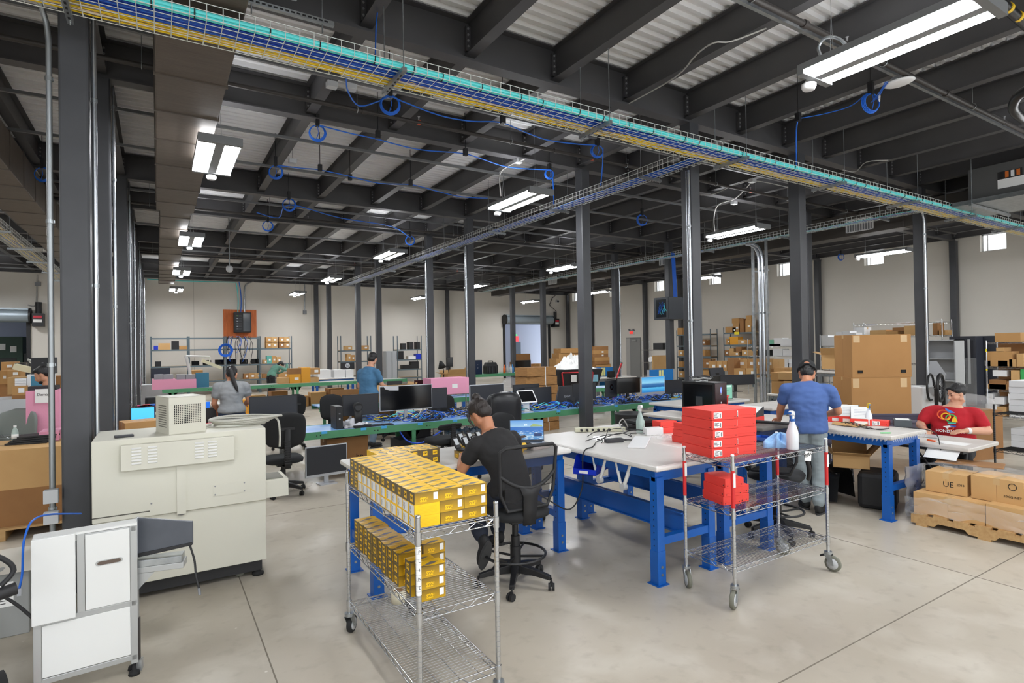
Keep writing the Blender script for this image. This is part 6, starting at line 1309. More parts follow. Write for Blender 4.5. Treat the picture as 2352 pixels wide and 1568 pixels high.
# ---- things under and in front of the front bench
monitor('silver-framed monitor standing on the floor under the front bench edge', 700, 1022, 798, 1092, 'Y', 8.1, 0, screen_matte, silver, silver, rz=6, chin=.025)
hpt = lambda u, v, s, mm: [('f', 'hp', u, v, s, mm)]
carton('cardboard_box', 'brown carton with a black round hp mark under the front bench', Yp(795, 1030, 8.75).x, 8.85, 0, .62, .4, .52, 0, card3, text=[('f', 'hp', .18, .22, .12, ink)])
def ringmark(m, hx, hy, h):
    m.tube([(.02+.055*math.cos(a), -hy-.002, h*.55+.055*math.sin(a)) for a in [2*math.pi*k/20 for k in range(20)]], .004, mat('gold print', (190, 150, 80), .5), 5, close=True)
carton('cardboard_box', 'black carton with a gold hp ring mark under the front bench', Yp(955, 1030, 8.6).x, 8.7, 0, .62, .42, .42, 0, mat('black carton', (34, 32, 34), .6), seam=False, tp=False, text=[('f', 'hp', .02, .231, .07, mat('gold print', (190, 150, 80), .5))], extra=ringmark)
carton('cardboard_box', 'second black carton leaning on top of the black hp carton', Yp(955, 1000, 8.6).x+.04, 8.72, .42, .4, .3, .14, 12, MATS['black carton'], seam=False, tp=False)
t = wire_cart('chrome wire cart with crinkled foil bags beneath the front bench', 4.5, 8.64, 0, 1.2, .42, (.18, .4), .55, cast=.05)
m = MB().grid(lambda u, v: (3.95+1.1*u, 8.46+.36*v, .41+.16*abs(noise.noise(Vector((9*u, 5*v, 2))))), 30, 12, mat('foil bag', (210, 212, 216), .2, .7)); tag(m.build('foil_bags'), 'crinkled silver foil bags lying on the chrome cart under the bench', 'foil bags')
tag(MB().tube(spline([(3.1, 8.3, .62), (3.2, 8.2, .45), (3.45, 8.2, .4), (3.8, 8.25, .55), (4.0, 8.3, .6)], 6), .012, blue_dark, 6).build('hanging_cable'), 'deep blue cables hanging in a loop under the front bench', 'cable')
boxm('cardboard_sheet', 'brown cardboard sheet standing behind the middle bench', 'cardboard', Yp(800, 930, 12.8).x+.4, 12.9, 0, 1.5, .05, .95, card3)
m = MB().lathe([(.2, 0), (.24, .02), (.27, .72), (.28, .74), (.25, .74), (.29, .05), (0, .05)], (0, 0, 0), black_sat, 24); o = m.build('waste_bin'); o.location = (Fp(1450, 945, 9.3).x, Fp(1450, 945, 9.3).y, 0); tag(o, 'round black waste bin behind the red boxes on the central bench', 'bin')
# ---- pink foam, printers, open cartons near the man in blue
t = wire_cart('chrome cart carrying the pink foam box behind the front bench', Yp(1035, 895, 10.2).x, 10.45, 0, 1.2, .5, (.25, .6, .92), .99, cast=.05)
cpx('pink foam box with a white label on the cart beyond the wide display', 990, 868, 1077, 894, 'Y', 10.24, .4, pink_foam, .93, 'foam_box', 'box', None, 1, seam=False, tp=False)
m = MB().grid(lambda u, v: (Yp(1000, 870, 10.2).x+.62*u, 10.25+.3*v, 1.19+.06*abs(noise.noise(Vector((8*u, 4*v, 9))))), 20, 8, mat('bubble wrap roll', (186, 186, 190), .25)); tag(m.build('bubble_wrap'), 'crinkled bubble wrap lying on the pink foam box', 'bubble wrap')
carton('open_carton', 'wide open brown carton on the middle bench beside the man in blue', Yp(905, 880, 12.0).x, 12.1, G2Z, .75, .5, .2, 2, card2, openf=True, cat='cardboard box')
carton('open_carton', 'smaller open carton under the maroon laptop on the middle bench', Yp(974, 880, 12.0).x, 12.12, G2Z, .4, .4, .2, -4, card, openf=True, cat='cardboard box')
c = Yp(908, 866, 12.0); laptop('black laptop standing half open out of the wide carton', c.x, 12.0, .92, -14, .34, black_sat, 112, black_pl, black_pl)
c = Yp(970, 864, 12.0); laptop('maroon-lidded laptop open on the smaller carton', c.x, 12.05, .92, 160, .34, screen_off, 105, black_pl, mat('maroon lid', (58, 26, 34), .35))
t = thing('office_printer', 'white office printer behind the silver-framed monitor', 'printer', (Yp(1136, 890, 11.3).x, 11.4, 0)); MB().box(-.3, -.25, 0, .3, .25, .55, white_pl).build('pedestal', t, bevel=.015); MB().box(-.28, -.24, .55, .26, .24, .82, white_pl).box(-.2, -.25, .74, .18, -.235, .78, darkgrey).build('print_unit', t, bevel=.02); MB().box(-.15, -.1, .82, .16, .16, .86, lightgrey).build('scanner_lid', t, bevel=.01)
t = thing('stacked_printer', 'white boxy printer with a bag over it next to the office printer', 'printer', (Yp(1176, 890, 11.3).x, 11.35, 0)); MB().box(-.25, -.22, 0, .25, .22, .72, white_pl).build('case', t, bevel=.02); MB().ball((0, 0, .92), (.24, .2, .22), film, 14, 10).build('plastic_cover', t)
t = thing('tape_roll', 'roll of cream tape behind the kiosk tablet', 'tape roll', (Yp(1210, 880, 12.0).x, 12.0, G2Z+.0)); MB().lathe([(.07, 0), (.12, 0), (.12, .1), (.07, .1), (.07, 0)], (0, .05, .12), mat('cream tape', (222, 214, 190), .6), 20, R(90, 'X')).build('tape', t)
# ---- bundles of flat cardboard
q = random.Random(8); flat = mat('flat cardboard edges', (184, 136, 82), .85, var=(40, (120, 84, 48), .8, (.2, .2, 6)))
c = Yp(1262, 900, 10.2); z = 0
for k in range(7):
    h = .2; dx = -.16 if k in (4, 5) else 0
    o = MB().box(-.3-(.22 if k > 3 else 0), -.22, 0, .3, .22, h-.01, flat).box(-.02, -.223, -.0, .0, .223, h-.008, white_pl).build('flat_carton_bundle', bevel=.004); o.location = (c.x+q.uniform(-.04, .04)+(.0 if k < 4 else -.06), 10.45, z); o.rotation_euler = (0, 0, math.radians(q.uniform(-8, 8))); z += h
    tag(o, f'strapped bundle of flat cartons in the leaning stack, {ORD[k]} from the floor', 'cardboard bundle', 'strapped bundles of flat cartons')
# ---- left middle: blue screen, woman's bench clutter
bench('plain white bench behind the beige machine with computers on it', -.35, 9.9, 1.9, 10.6, .72, 'x', lam_worn, stringer=False, name='workbench', leg_m=grey_pl, low=False)
monitor('monitor with a bright blue wallpaper half behind the vent box', 299, 934, 356, 978, 'Y', 10.0, .72, screen_blue, black_pl, rz=8)
carton('cardboard_box', 'brown open flap of a carton below the bright blue monitor', Yp(330, 985, 9.2).x, 9.25, .0, .5, .4, .93, 12, card)
monitor('small laptop-like screen with a blue tile picture behind the vent box', 446, 922, 483, 945, 'Y', 10.5, .72, lit('deep blue screen', (24, 96, 200), .7), silver)
monitor('black monitor back between the vent box and the woman in grey', 446, 937, 499, 968, 'Y', 9.98, .72, black_sat, black_sat)
t = thing('wipes_canister', 'yellow canister with a white band tilted beside the woman in grey', 'canister', (Yp(545, 938, 9.95).x, 9.98, .72), 0); M = R(14, 'Y'); MB().lathe([(0, 0), (.07, 0), (.07, .2), (0, .2)], (0, 0, 0), mat('canister yellow', (240, 200, 30), .4), 18, M).build('canister', t); MB().lathe([(.072, .2), (.074, .205), (.074, .24), (.05, .25), (0, .25)], (0, 0, 0), black_pl, 18, M).build('cap', t); MB().lathe([(.0705, .05), (.0705, .15)], (0, 0, 0), white_pl, 18, M).build('band', t)
cpx('yellow carton with packing waste right of the woman in grey', 553, 918, 578, 940, 'Y', 10.2, .3, card4, .72, 'yellow_carton', lab=0)
def water_bottle(label, x, y, z, h=.22):
    t = thing('water_bottle', label, 'bottle', (x, y, z)); s = h/.22; MB().lathe([(0, 0), (.031*s, 0), (.033*s, .01*s), (.033*s, .14*s), (.026*s, .17*s), (.013*s, .195*s), (.013*s, .205*s), (0, .205*s)], (0, 0, 0), clearb, 16).build('bottle', t); MB().cyl((0, 0, .2*s), (0, 0, .22*s), .015*s, white_pl, 12).build('cap', t); MB().lathe([(.0336*s, .07*s), (.0336*s, .12*s)], (0, 0, 0), paper, 16).build('label', t); return t
water_bottle('clear water bottle left of the yellow canister', Yp(522, 945, 9.93).x, 9.95, .72)
boxm('red_folder', 'long red case on the bench behind the hose coil', 'case', Yp(520, 960, 9.95).x+.1, 9.95, .72, .8, .2, .03, mat('red case', (200, 40, 46), .5))
t = thing('desktop_printer', 'black desktop printer left of the vent box', 'printer', (Yp(368, 905, 13.6).x, 13.7, .75)); MB().cham(-.26, -.18, 0, .26, .18, .2, black_pl, .05).build('case', t, bevel=.02); MB().box(-.15, -.185, .05, .15, -.178, .09, darkgrey).build('paper_slot', t)
bench('narrow grey table with the black printer left of the vent box', .0, 13.4, 1.2, 14.1, .75, 'x', lam_worn, stringer=False, leg_m=grey_pl, low=False)
q = random.Random(5)
for k in range(9):
    px = 318+k*6; c = Yp(px, 915, 12.6); o = MB().box(-.06, -.05, 0, .06, .05, .1+.05*q.random(), [black_sat, mat('pink tag', (220, 60, 130), .5), grey_pl, mat('red case', (200, 40, 46), .5), white_pl, blue_cable][k % 6]).build('supply_box', bevel=.004); o.location = (c.x, 12.6, .74); tag(o, f'small supply box in the clutter left of the vent box, {ORD[k]} from the left', 'supplies', 'small supply boxes')
bench('low grey table holding small supplies left of the vent box', -.3, 12.4, .5, 12.9, .74, 'x', lam_worn, stringer=False, leg_m=grey_pl, low=False)
# ---- rear bench load
for k, (x0, x1) in enumerate(((349, 402), (402, 451))):
    cpx(f'{"left" if k == 0 else "right"} pink foam crate on the rear bench', x0, 871, x1, 893, 'Y', 18.5, .5, pink_foam, G3Z, 'foam_crate', 'crate', 'pink foam crates', seam=False, tp=False)
for k, (x0, x1) in enumerate(((354, 374), (375, 398), (406, 426), (427, 449))):
    cpx(f'grey bin in the pink crates on the rear bench, {ORD[k]} from the left', x0, 860, x1, 874, 'Y', 18.6, .3, mat('grey bin', (146, 148, 152), .5), G3Z+.02, 'grey_bin', 'bin', 'grey bins in the pink crates', 1, seam=False, tp=False)
cpx('teal panel box on the rear bench beside the pink crates', 450, 856, 480, 886, 'Y', 18.7, .25, mat('teal panel', (50, 118, 146), .5), G3Z, 'teal_panel', 'panel', seam=False, tp=False)
cpx('brown carton behind the teal panel', 437, 850, 466, 862, 'Y', 19.6, .5, card, None, 'cardboard_box', openf=False)
monitor('dark monitor with a dim blue picture left of the pink crates', 346, 845, 391, 868, 'Y', 20.0, .9, mat('dim blue screen', (34, 44, 62), .3), black_pl)
boxm('shelf_table', 'grey stand holding the dim blue monitor left of the pink crates', 'stand', Yp(368, 870, 20.1).x, 20.1, 0, 1.2, .6, .9, lightgrey)
bc = Yp(455, 860, 19.8)
t = thing('magnifier_lamp', 'cream magnifier lamp on a jointed white arm over the rear bench', 'lamp', (Yp(434, 862, 19.5).x, 19.5, G3Z))
b0 = Vector((0, 0, 0)); z1 = Yp(428, 815, 19.5).z-G3Z
MB().tube([(.05, 0, 0), (.02, 0, z1*.5), (-.07, 0, z1*.97)], .045, white_pt, 8).tube([(-.07, 0, z1*.97), (.55, 0, z1*.93)], .03, white_pt, 8).build('arm', t); MB().box(-.28, -.2, -.04, .28, .2, .05, mat('cream lamp', (232, 224, 190), .5), T(.6, 0, z1*.68) @ R(25, 'Y')).tube([(.55, 0, z1*.93), (.55, 0, z1*.75)], .02, white_pt, 8).build('lamp_head', t)
for k, (x0, y0, x1, y1, mt, w) in enumerate(((641, 867, 664, 876, card2, 'small tan carton'), (665, 859, 691, 876, card4, 'orange carton with a white label'), (692, 857, 713, 876, card4, 'second orange carton'), (665, 846, 692, 859, card3, 'brown carton on top of the orange carton'), (692, 844, 713, 857, card4, 'upper orange carton'), (713, 845, 735, 859, card, 'brown carton right of the orange ones'), (713, 866, 732, 876, card2, 'low tan carton at the bench end'))):
    cpx(f'{w} on the rear green bench', x0, y0, x1, y1, 'Y', 18.7, .45, mt, None if y1 < 870 else G3Z, 'cardboard_box', lab=k in (1, 5), group='cartons on the rear bench')
# under the rear bench
for k, px in enumerate((560, 590, 640, 690, 730, 770, 800)):
    c = Yp(px, 905, 19.6); carton('cardboard_box', f'brown carton stored behind the rear bench legs, {ORD[k]} from the left', c.x, 19.7, 0, .5, .4, .34+.1*(k % 3), 6*k % 17-8, [card, card2, card3][k % 3], 'cartons behind the rear bench')
# ================================================================ right-hand benches
RZ = .88
bench('white-topped blue workbench with a worn wrapped edge on the right', 6.3, 2.9, 7.06, 4.8, RZ, 'y', lam_worn, stringer=False)
bench('white-topped blue workbench the standing man leans on with his left hand', 5.72, 3.95, 6.28, 5.8, .9, 'y', lam_worn, stringer=False)
m = MB()
for k in range(46):                              # torn wrap along the worn edge
    y = 2.93+k*.04; m.add([(6.296, y, RZ-.02), (6.296, y+.04, RZ-.02), (6.29, y+.03, RZ-.05-.03*rnd.random()), (6.292, y+.01, RZ-.045)], [(0, 1, 2, 3), (3, 2, 1, 0)], film)
for k in range(18): x = 6.3+k*.042; m.add([(x, 2.895, RZ-.02), (x+.04, 2.895, RZ-.02), (x+.03, 2.888, RZ-.055-.03*rnd.random()), (x+.01, 2.89, RZ-.045)], [(0, 1, 2, 3), (3, 2, 1, 0)], film)
tag(m.build('torn_wrap'), 'torn clear wrap fringing the edge of the right workbench', 'plastic film')
bench('third blue workbench behind the standing man, with a board on it', 7.4, 4.95, 9.0, 5.55, .92, 'x', lam_worn, stringer=False)
bench('blue workbench behind the red boxes holding the green-lit monitor', 6.85, 6.1, 8.5, 6.8, .9, 'x', lam_white, stringer=False)
def slope_box(label, x0, y0, x1, y1, v, rz, z):
    """red carton with a slanted grey insert and paper sheets"""
    a, b_, zb, zt = mpx(x0, y0, x1, y1, 'Y', v); w = abs(b_.x-a.x); t = thing('document_box', label, 'box', ((a.x+b_.x)/2, v+.16, z), math.radians(rz), 'red boxes with slanted paper trays')
    h = .075; w = max(.1, w*.75)
    MB().box(-w/2, -.16, 0, w/2, .16, h, red_card).box(-w*.3, -.162, .012, w*.3, -.16, .05, paper).build('red_tray', t)
    MB().add([(-w/2+.002, -.158, h), (w/2-.002, -.158, h), (w/2-.002, .158, h), (-w/2+.002, .158, h), (-w/2+.002, .158, h+.11), (w/2-.002, .158, h+.11)], [(0, 1, 2, 3), (0, 4, 5, 1), (2, 5, 4, 3), (0, 3, 4), (1, 5, 2)], darkgrey).build('grey_insert', t)
    m = MB(); M = T(0, -.158, h) @ R(math.degrees(math.atan2(.11, .316)), 'X'); m.box(-w/2+.008, .0, .002, w/2-.008, .32, .006, paper, M)
    for k in range(5): m.box(-w*.3, .07+k*.04, .0062, w*.3, .073+k*.04, .0066, mat('blue print', (80, 96, 150), .7), M)
    m.build('paper_sheets', t)
    return t
c0 = Zp(1943, 972, RZ)
for k, (px, py) in enumerate(((1925, 968), (1950, 970), (1977, 976))):
    c = Zp(px, py, RZ); slope_box(f'red box with slanted white papers on the right bench, {ORD[k]} from the standing man', px-14, py-40, px+16, py, c.y, -62, RZ+.001).location = (c.x+.1, c.y+.05, RZ+.001)
c = Zp(1775, 962, .9); o = slope_box('red box with a slanted paper tray left of the standing man', 1755, 920, 1800, 960, c.y, -80, .901); o.location = (5.98, 4.35, .901)
c = Zp(2030, 978, RZ); red_box(c.x+.02, c.y+.06, RZ+.001, -72, .2, .14, .06, 'flat red box with a labelled end on the right bench', [('f', -.03, .1, .045)])
c = Zp(2062, 978, RZ); boxm('grey_box', 'dark grey lidded box with a paper on top on the right bench', 'box', c.x+.04, c.y-.03, RZ+.001, .17, .2, .075, mat('slate box', (72, 78, 82), .55), -62)
boxm('paper_sheet', 'white sheet lying on the dark grey lidded box', 'paper', c.x+.04, c.y-.03, RZ+.0765, .13, .16, .002, paper, -62, 0)
c = Zp(2030, 950, RZ); spray_bottle('small spray bottle with a yellow head and blue trigger on the right bench', 6.92, 3.42, RZ+.001, 40, .26, trans_w, mat('yellow sprayer', (246, 206, 20), .4), mat('trigger blue', (30, 96, 176), .4))
m = MB().grid(lambda u, v: (6.85+.4*(u-.5), 3.55+.3*(v-.5), RZ+.004+.06*abs(noise.noise(Vector((5*u, 4*v, 5))))), 12, 10, card2); tag(m.build('kraft_paper'), 'crumpled kraft paper behind the red boxes on the right bench', 'paper')
tag(MB().cyl((6.42, 3.06, RZ+.006), (6.5, 3.0, RZ+.006), .006, mat('green pen', (40, 190, 90), .4), 8).build('green_pen'), 'green pen on the right workbench corner', 'pen')
for k in range(3):
    tag(MB().tube(spline([(6.75, 3.7-.1*k, RZ+.02), (6.62+.05*k, 3.5, RZ+.05), (6.6, 3.3-.06*k, RZ+.012), (6.7+.05*k, 3.15, RZ+.012)], 6), .004, black_sat, 5).build('black_lead'), ['black lead lying over the red box stack on the right bench', 'second black lead curling across the right bench', 'black lead nearest the grey box on the right bench'][k], 'cable')
tag(MB().tube(spline([(7.0, 3.1, RZ+.012), (7.1, 2.85, RZ-.02), (7.12, 2.8, .7), (7.1, 2.78, .62)], 6), .005, black_sat, 5).build('hanging_lead'), 'black lead hanging off the right workbench end', 'cable')
# under the right bench
m = MB().grid(lambda u, v: (6.75+.55*(u-.5)*math.sin(math.pi*(.25+.5*v)), 3.95+.9*(u-.5)*0+.7*(v-.5), .02+.55*(1-abs(2*u-1)**2.5)*(.75+.25*noise.noise(Vector((4*u, 5*v, 0))))), 16, 16, mat('black bag film', (20, 20, 22), .25)); tag(m.build('bin_bag'), 'shiny black plastic bag under the right workbench', 'bag')
c = Zp(2060, 1095, .05); boxm('black_case', 'black rounded equipment case under the right workbench', 'case', 6.85, 3.3, .0, .42, .36, .4, black_sat, 20, .05)
carton('open_carton', 'torn brown carton lying on the black bag under the right bench', 6.85, 3.6, .41, .42, .36, .14, 30, card2, openf=True, cat='cardboard box')
# green-lit monitor and black tower
t = monitor('monitor showing a pale green spreadsheet behind the red box stack', 1596, 884, 1676, 919, 'Y', 6.3, .9, lit('pale green sheet', (112, 168, 146), .55), black_pl, rz=-6)
index_kids()
hs = [o for o in KIDS[t.name] if o.name.startswith('housing')][0]
a, b_, zb, zt = mpx(1596, 884, 1676, 919, 'Y', 6.3); w = abs(b_.x-a.x); m = MB(); y = -.0185
for k in range(4): m.box(-w*.44, y, zb-.9+.05+k*(zt-zb)*.2, w*(.4-.1*(k % 2)), y+.001, zb-.9+.056+k*(zt-zb)*.2, mat('sheet ink', (40, 80, 76), .6))
m.box(-w*.46, y, (zt-.9)-.05, w*.46, y+.001, (zt-.9)-.02, lit('sheet header', (170, 200, 190), .6)); m.build('screen_rows', hs)
t = pc_tower('large black gaming tower with a dark glass side and blue diamond badge', 6.0, 4.98, .9, 0, .24, .52, .46, black_pl, True, mat('dark red front', (44, 12, 18), .15))
M = T(0, -.2675, .36) @ R(90, 'X'); MB().add([(-.022, 0, 0), (0, -.045, 0), (.022, 0, 0), (0, .045, 0)], [(0, 1, 2, 3)], lit('diamond blue', (110, 130, 255), .9), M=M).build('diamond_badge', t)
q = random.Random(2); m = MB()
for k in range(5): m.tube([Vector((5.98+(.09+.02*k)*math.cos(a*.6), 5.0+(.07+.015*k)*math.sin(a*.6), 1.372+.012*k+.01*math.sin(2*a))) for a in range(11)], .006, [white_pl, black_sat, grey_cable][k % 3], 5)
tag(m.build('cable_coil'), 'coiled white and black cables on top of the gaming tower', 'cables')
boxm('white_product_box', 'small white and black house-shaped carton behind the standing man', 'box', 6.45, 5.3, .92, .16, .14, .2, white_pl, -10)
m = MB().lathe([(.12, 0), (.16, .02), (.18, .24), (.19, .25), (.17, .25), (.15, .03), (0, .03)], (0, 0, 0), red_card, 20); o = m.build('red_bucket'); o.location = (6.35, 5.1, .901); tag(o, 'red plastic bucket left of the standing man\'s shoulder', 'bucket')
# ================================================================ folding table, red-shirt woman's things
t = thing('folding_table', 'grey folding table at which the woman in red sits', 'table', (7.47, 3.45, 0)); MB().cham(-.38, -.93, .685, .38, .93, .725, lam_worn, .04).build('tabletop', t, bevel=.008)
for s in (-1, 1): MB().tube([(-.3, s*.6, .0), (-.3, s*.66, .7)], .016, darkgrey, 8).tube([(.3, s*.6, .0), (.3, s*.66, .7)], .016, darkgrey, 8).cyl((-.3, s*.6, .1), (.3, s*.6, .1), .014, darkgrey, 8).tube([(0, s*.62, .12), (0, s*.2, .69)], .012, darkgrey, 8).build('leg_frame', t)
MB().box(-.33, -.85, .65, .33, .85, .685, darkgrey).build('under_frame', t)
c = Zp(2160, 1015, .74)
m = MB().grid(lambda u, v: (7.02+.42*u-.0*v, 2.62+.3*v, .727-(.16*max(0, .55-u)**1.6*2.2 if u < .55 else 0)), 14, 4, paper); tag(m.build('paper_sheet'), 'large white paper curling over the front edge of the folding table', 'paper')
t = thing('utility_knife', 'orange-handled cutter on the folding table', 'knife', (7.3, 2.95, .727), math.radians(60)); MB().cham(-.06, -.012, 0, .06, .012, .014, mat('orange handle', (240, 96, 30), .4), .008).build('handle', t); MB().box(-.16, -.008, .002, -.06, .008, .006, white_pl).build('sheath', t)
boxm('film_dispenser', 'black box with a red end along the near edge of the folding table', 'box', 7.16, 3.35, .727, .06, .46, .06, black_pl, 0)
m = MB().grid(lambda u, v: (7.6+.3*(u-.5), 3.55+.24*(v-.5), .73+.05*abs(noise.noise(Vector((6*u, 5*v, 7))))), 14, 10, cloth); tag(m.build('microfiber_cloth'), 'pale blue cloth under the right hand of the woman in red', 'cloth')
boxm('tablet_panel', 'pale grey panel lying before the woman in red', 'panel', 7.62, 3.15, .727, .22, .3, .01, lightgrey, 8)
t = thing('folding_chair', 'dark padded chair under the woman in red', 'chair', (8.28, 3.2, 0), math.radians(104))
MB().cham(-.25, -.22, .33, .25, .22, .385, fabric_blk, .05).build('seat', t, bevel=.01); MB().cham(-.25, -.3, .5, .25, -.26, .85, fabric_blk, .01).build('backrest', t, bevel=.01)
for sx in (-1, 1):
    for sy in (-1, 1): MB().tube([(sx*.22, sy*.2, .38), (sx*.23, sy*.24-.02, 0)], .013, darkgrey, 8).build('leg', t)
# ================================================================ pallet of cartons with loosened stretch wrap
PX0, PX1, PY0, PY1 = 6.44, 7.42, 1.62, 2.80
p = thing('pallet', 'wooden pallet with notched stringers at the right edge', 'pallet', ((PX0+PX1)/2, (PY0+PY1)/2, 0)); hx, hy = (PX1-PX0)/2, (PY1-PY0)/2
for k in range(7): MB().box(-hx, -hy+.02+k*.17, .105, hx, -hy+.14+k*.17, .125, wood).build('deck_board', p)
for x in (-hx, -.02, hx-.04):
    prof = [(-hy, .02), (-hy, .105), (hy, .105), (hy, .02), (hy-.2, .02), (hy-.23, .055), (hy-.45, .055), (hy-.48, .02), (-hy+.5, .02), (-hy+.47, .055), (-hy+.25, .055), (-hy+.22, .02)]
    MB().prism([(a, b_) for a, b_ in prof], 0, .04, wood, T(x, 0, 0) @ R(90) @ R(90, 'X') @ Matrix.Diagonal((1, 1, 1, 1))).build('stringer', p)
for k in (0, 3, 6): MB().box(-hx, -hy+.02+k*.17, .0, hx, -hy+.12+k*.17, .02, wood).build('bottom_board', p)
z0 = .126
carton('carton', 'long tan carton at the far front of the wrapped pallet', 6.72, 2.5, z0, .5, .58, .2, 2, card2, seam=True)
carton('carton', 'long tan carton at the near front of the wrapped pallet', 6.72, 1.9, z0, .5, .58, .21, -1, card2, seam=True)
carton('carton', 'tan carton at the back of the pallet, lower layer', 7.18, 2.45, z0, .4, .62, .2, 0, card, seam=True); carton('carton', 'tan carton at the back near corner of the pallet, lower layer', 7.18, 1.85, z0, .4, .56, .2, 1, card, seam=True)
zl = z0+.205
carton('carton', 'upper carton printed UE on the far end of the wrapped pallet', 6.78, 2.57, zl, .34, .34, .2, 4, card2, text=[('l', 'UE', -.02, .09, .075, ink), ('l', '2010', -.12, .1, .03, ink)], lab=[('f', .02, .1, .14, .16)])
carton('carton', 'upper carton with a round stamp in the middle of the wrapped pallet', 6.8, 2.15, zl, .36, .4, .22, -3, card2, text=[('l', '20KG NET', -.12, .07, .03, ink), ('f', 'o', 0, .12, .08, ink)], extra=lambda m, hx, hy, h: [m.tube([(-hx-.002, -.12+.03*math.cos(a), h*.75+.03*math.sin(a)) for a in [2*math.pi*k/18 for k in range(18)]], r, ink, 4, close=True) for r in (.003,)])
carton('carton', 'upper carton half under the wrap at the near end of the pallet', 6.86, 1.76, zl, .34, .28, .19, 2, card2)
def wrap(u, v):
    y = 1.6+1.25*u; n_ = noise.noise(Vector((7*u, 5*v, 3))); return (6.42-.035*abs(n_)+.02*math.sin(14*u), y, .09+.17*v+.05*n_+.07*math.sin(3*u))
tag(MB().grid(wrap, 40, 10, film).build('stretch_wrap'), 'loosened clear stretch wrap sagging along the front of the pallet load', 'plastic film')
tag(MB().grid(lambda u, v: (6.72+.62*v, 1.6+1.2*u, .555+.05*abs(noise.noise(Vector((6*u, 6*v, 1))))-(.25*max(0, v-.6)**1.5 if v > .6 else 0)+.0), 30, 14, film).build('stretch_wrap'), 'clear stretch wrap bunched over the top of the pallet cartons', 'plastic film')
tag(MB().grid(lambda u, v: (6.50+.42*u, 2.86+.06*noise.noise(Vector((5*u, 5*v, 4))), .05+.5*v), 10, 12, mat('grey wrap film', (150, 152, 160), .2, alpha=.6)).build('stretch_wrap'), 'grey stretch wrap hanging down the far end of the pallet', 'plastic film')
boxm('wrap_roll_board', 'dark board lying on top of the pallet load', 'board', 7.15, 2.55, .56, .3, .55, .012, card3, 15)
# ---- white wire cart with white boxes at the right edge
c = Zp(2318, 1084, 0)
t = wire_cart('wire cart with stacked flat white boxes at the right edge', c.x+.45-.35, c.y-.25, math.radians(-6), 1.0, .5, (.35, .84), .95, black_pl, cast=0, name='wire_rack')
x0 = c.x+.17
for k in range(3): boxm('white_box', f'flat white box on the lower shelf of the edge cart, {ORD[k]} from the bottom', 'box', x0+.1, c.y-.25, .357+.085*k, .55, .4, .083, white_pl, -6, .003, 'flat white boxes')
for k in range(5): boxm('white_box', f'flat white box in the top stack of the edge cart, {ORD[k]} from the bottom', 'box', x0+.1+.012*(k % 2), c.y-.25, .847+.085*k, .58, .42, .083, white_pl, -6+2*(k % 3), .003, 'flat white boxes')
# ================================================================ trough, big cartons, fan, cabinet behind
tr_m = mat('purple grey plastic', (88, 82, 100), .5)
c = Zp(2080, 985, .5)
t = thing('tilt_trough', 'long purple-grey plastic trough behind the right benches', 'trough', (9.0, 4.3, 0), math.radians(-38))
MB().box(-.95, -.4, .4, .95, .4, .42, tr_m).box(-.95, -.4, .42, .95, -.38, .72, tr_m).box(-.95, .38, .42, .95, .4, .72, tr_m).box(-.95, -.4, .42, -.93, .4, .72, tr_m).box(.93, -.4, .42, .95, .4, .72, tr_m).box(-.98, -.43, .70, .98, -.37, .73, tr_m).box(-.98, .37, .70, .98, .43, .73, tr_m).build('basin', t, bevel=.004)
for sx in (-1, 1):
    for sy in (-1, 1): MB().box(sx*.85-.03, sy*.3-.03, 0, sx*.85+.03, sy*.3+.03, .4, tr_m).build('leg', t)
F_ = 10.6
def bigbox(label, px0, py0, px1, py1, dep, z):
    a, b_ = Fp(px0, (py0+py1)/2, F_), Fp(px1, (py0+py1)/2, F_); w = (b_-a).length*.985; ht = Fp((px0+px1)/2, py0, F_).z-z
    ang = -31.8; c = (a+b_)/2; n_ = Vector((math.sin(YAW), math.cos(YAW), 0)); c = c+n_*dep/2
    def holes(m, hx, hy, h):
        for u in (-.37, .36): m.cham(u*w-.045, -hy-.003, h*.1, u*w+.045, -hy, h*.1+.055, ink, .012)
        for u in (-.42, .38): m.box(u*w-.06, -hy-.001, h*.82, u*w+.06, -hy, h*.98, tape)
    o = carton('large_carton', label, c.x, c.y, z, w, dep, ht, ang, mat('big brown carton', (178, 132, 80), .8, var=(1.2, (164, 118, 68), .7), bump=(6, .1)), None, [('f', w*.0, ht*.2, .0, .0)], True, True, 'cardboard box', extra=holes); return o
bigbox('big brown carton with handholes, lower of the two by the right column', 1955, 866, 2094, 960, .6, .12); bigbox('big brown carton with handholes and a chalk smear, upper of the two', 1956, 768, 2094, 866, .58, Fp(2025, 866, F_).z)
c = Fp(2095, 870, F_); n_ = Vector((math.sin(YAW), math.cos(YAW), 0)); rr = Vector((math.cos(YAW), -math.sin(YAW), 0))
for k, (z) in enumerate((1.72, 1.02)):
    q_ = c+rr*.14+n_*.1; 
t = thing('pallet', 'low pallet under the two big brown cartons', 'pallet', (Fp(2025, 960, F_).x+.15, Fp(2025, 960, F_).y+.2, 0), -.55)
MB().box(-.6, -.35, .09, .6, .35, .118, wood).build('deck', t)
for x in (-.6, -.05, .5): MB().box(x, -.35, 0, x+.1, .35, .09, wood).build('bearer', t)
c = Fp(2118, 930, 11.6); boxm('white_cabinet', 'white printer-like cabinet beside the big cartons and column', 'cabinet', c.x, c.y, 0, .4, .5, Fp(2118, 886, 11.6).z, white_pl, -30, .03)
c = Fp(2160, 890, 11.2); t = thing('drum_fan', 'black drum fan behind the woman in red', 'fan', (c.x, c.y, 0), math.radians(10))
zc = Fp(2160, 890, 11.2).z; Q = T(0, 0, zc) @ R(90, 'X')
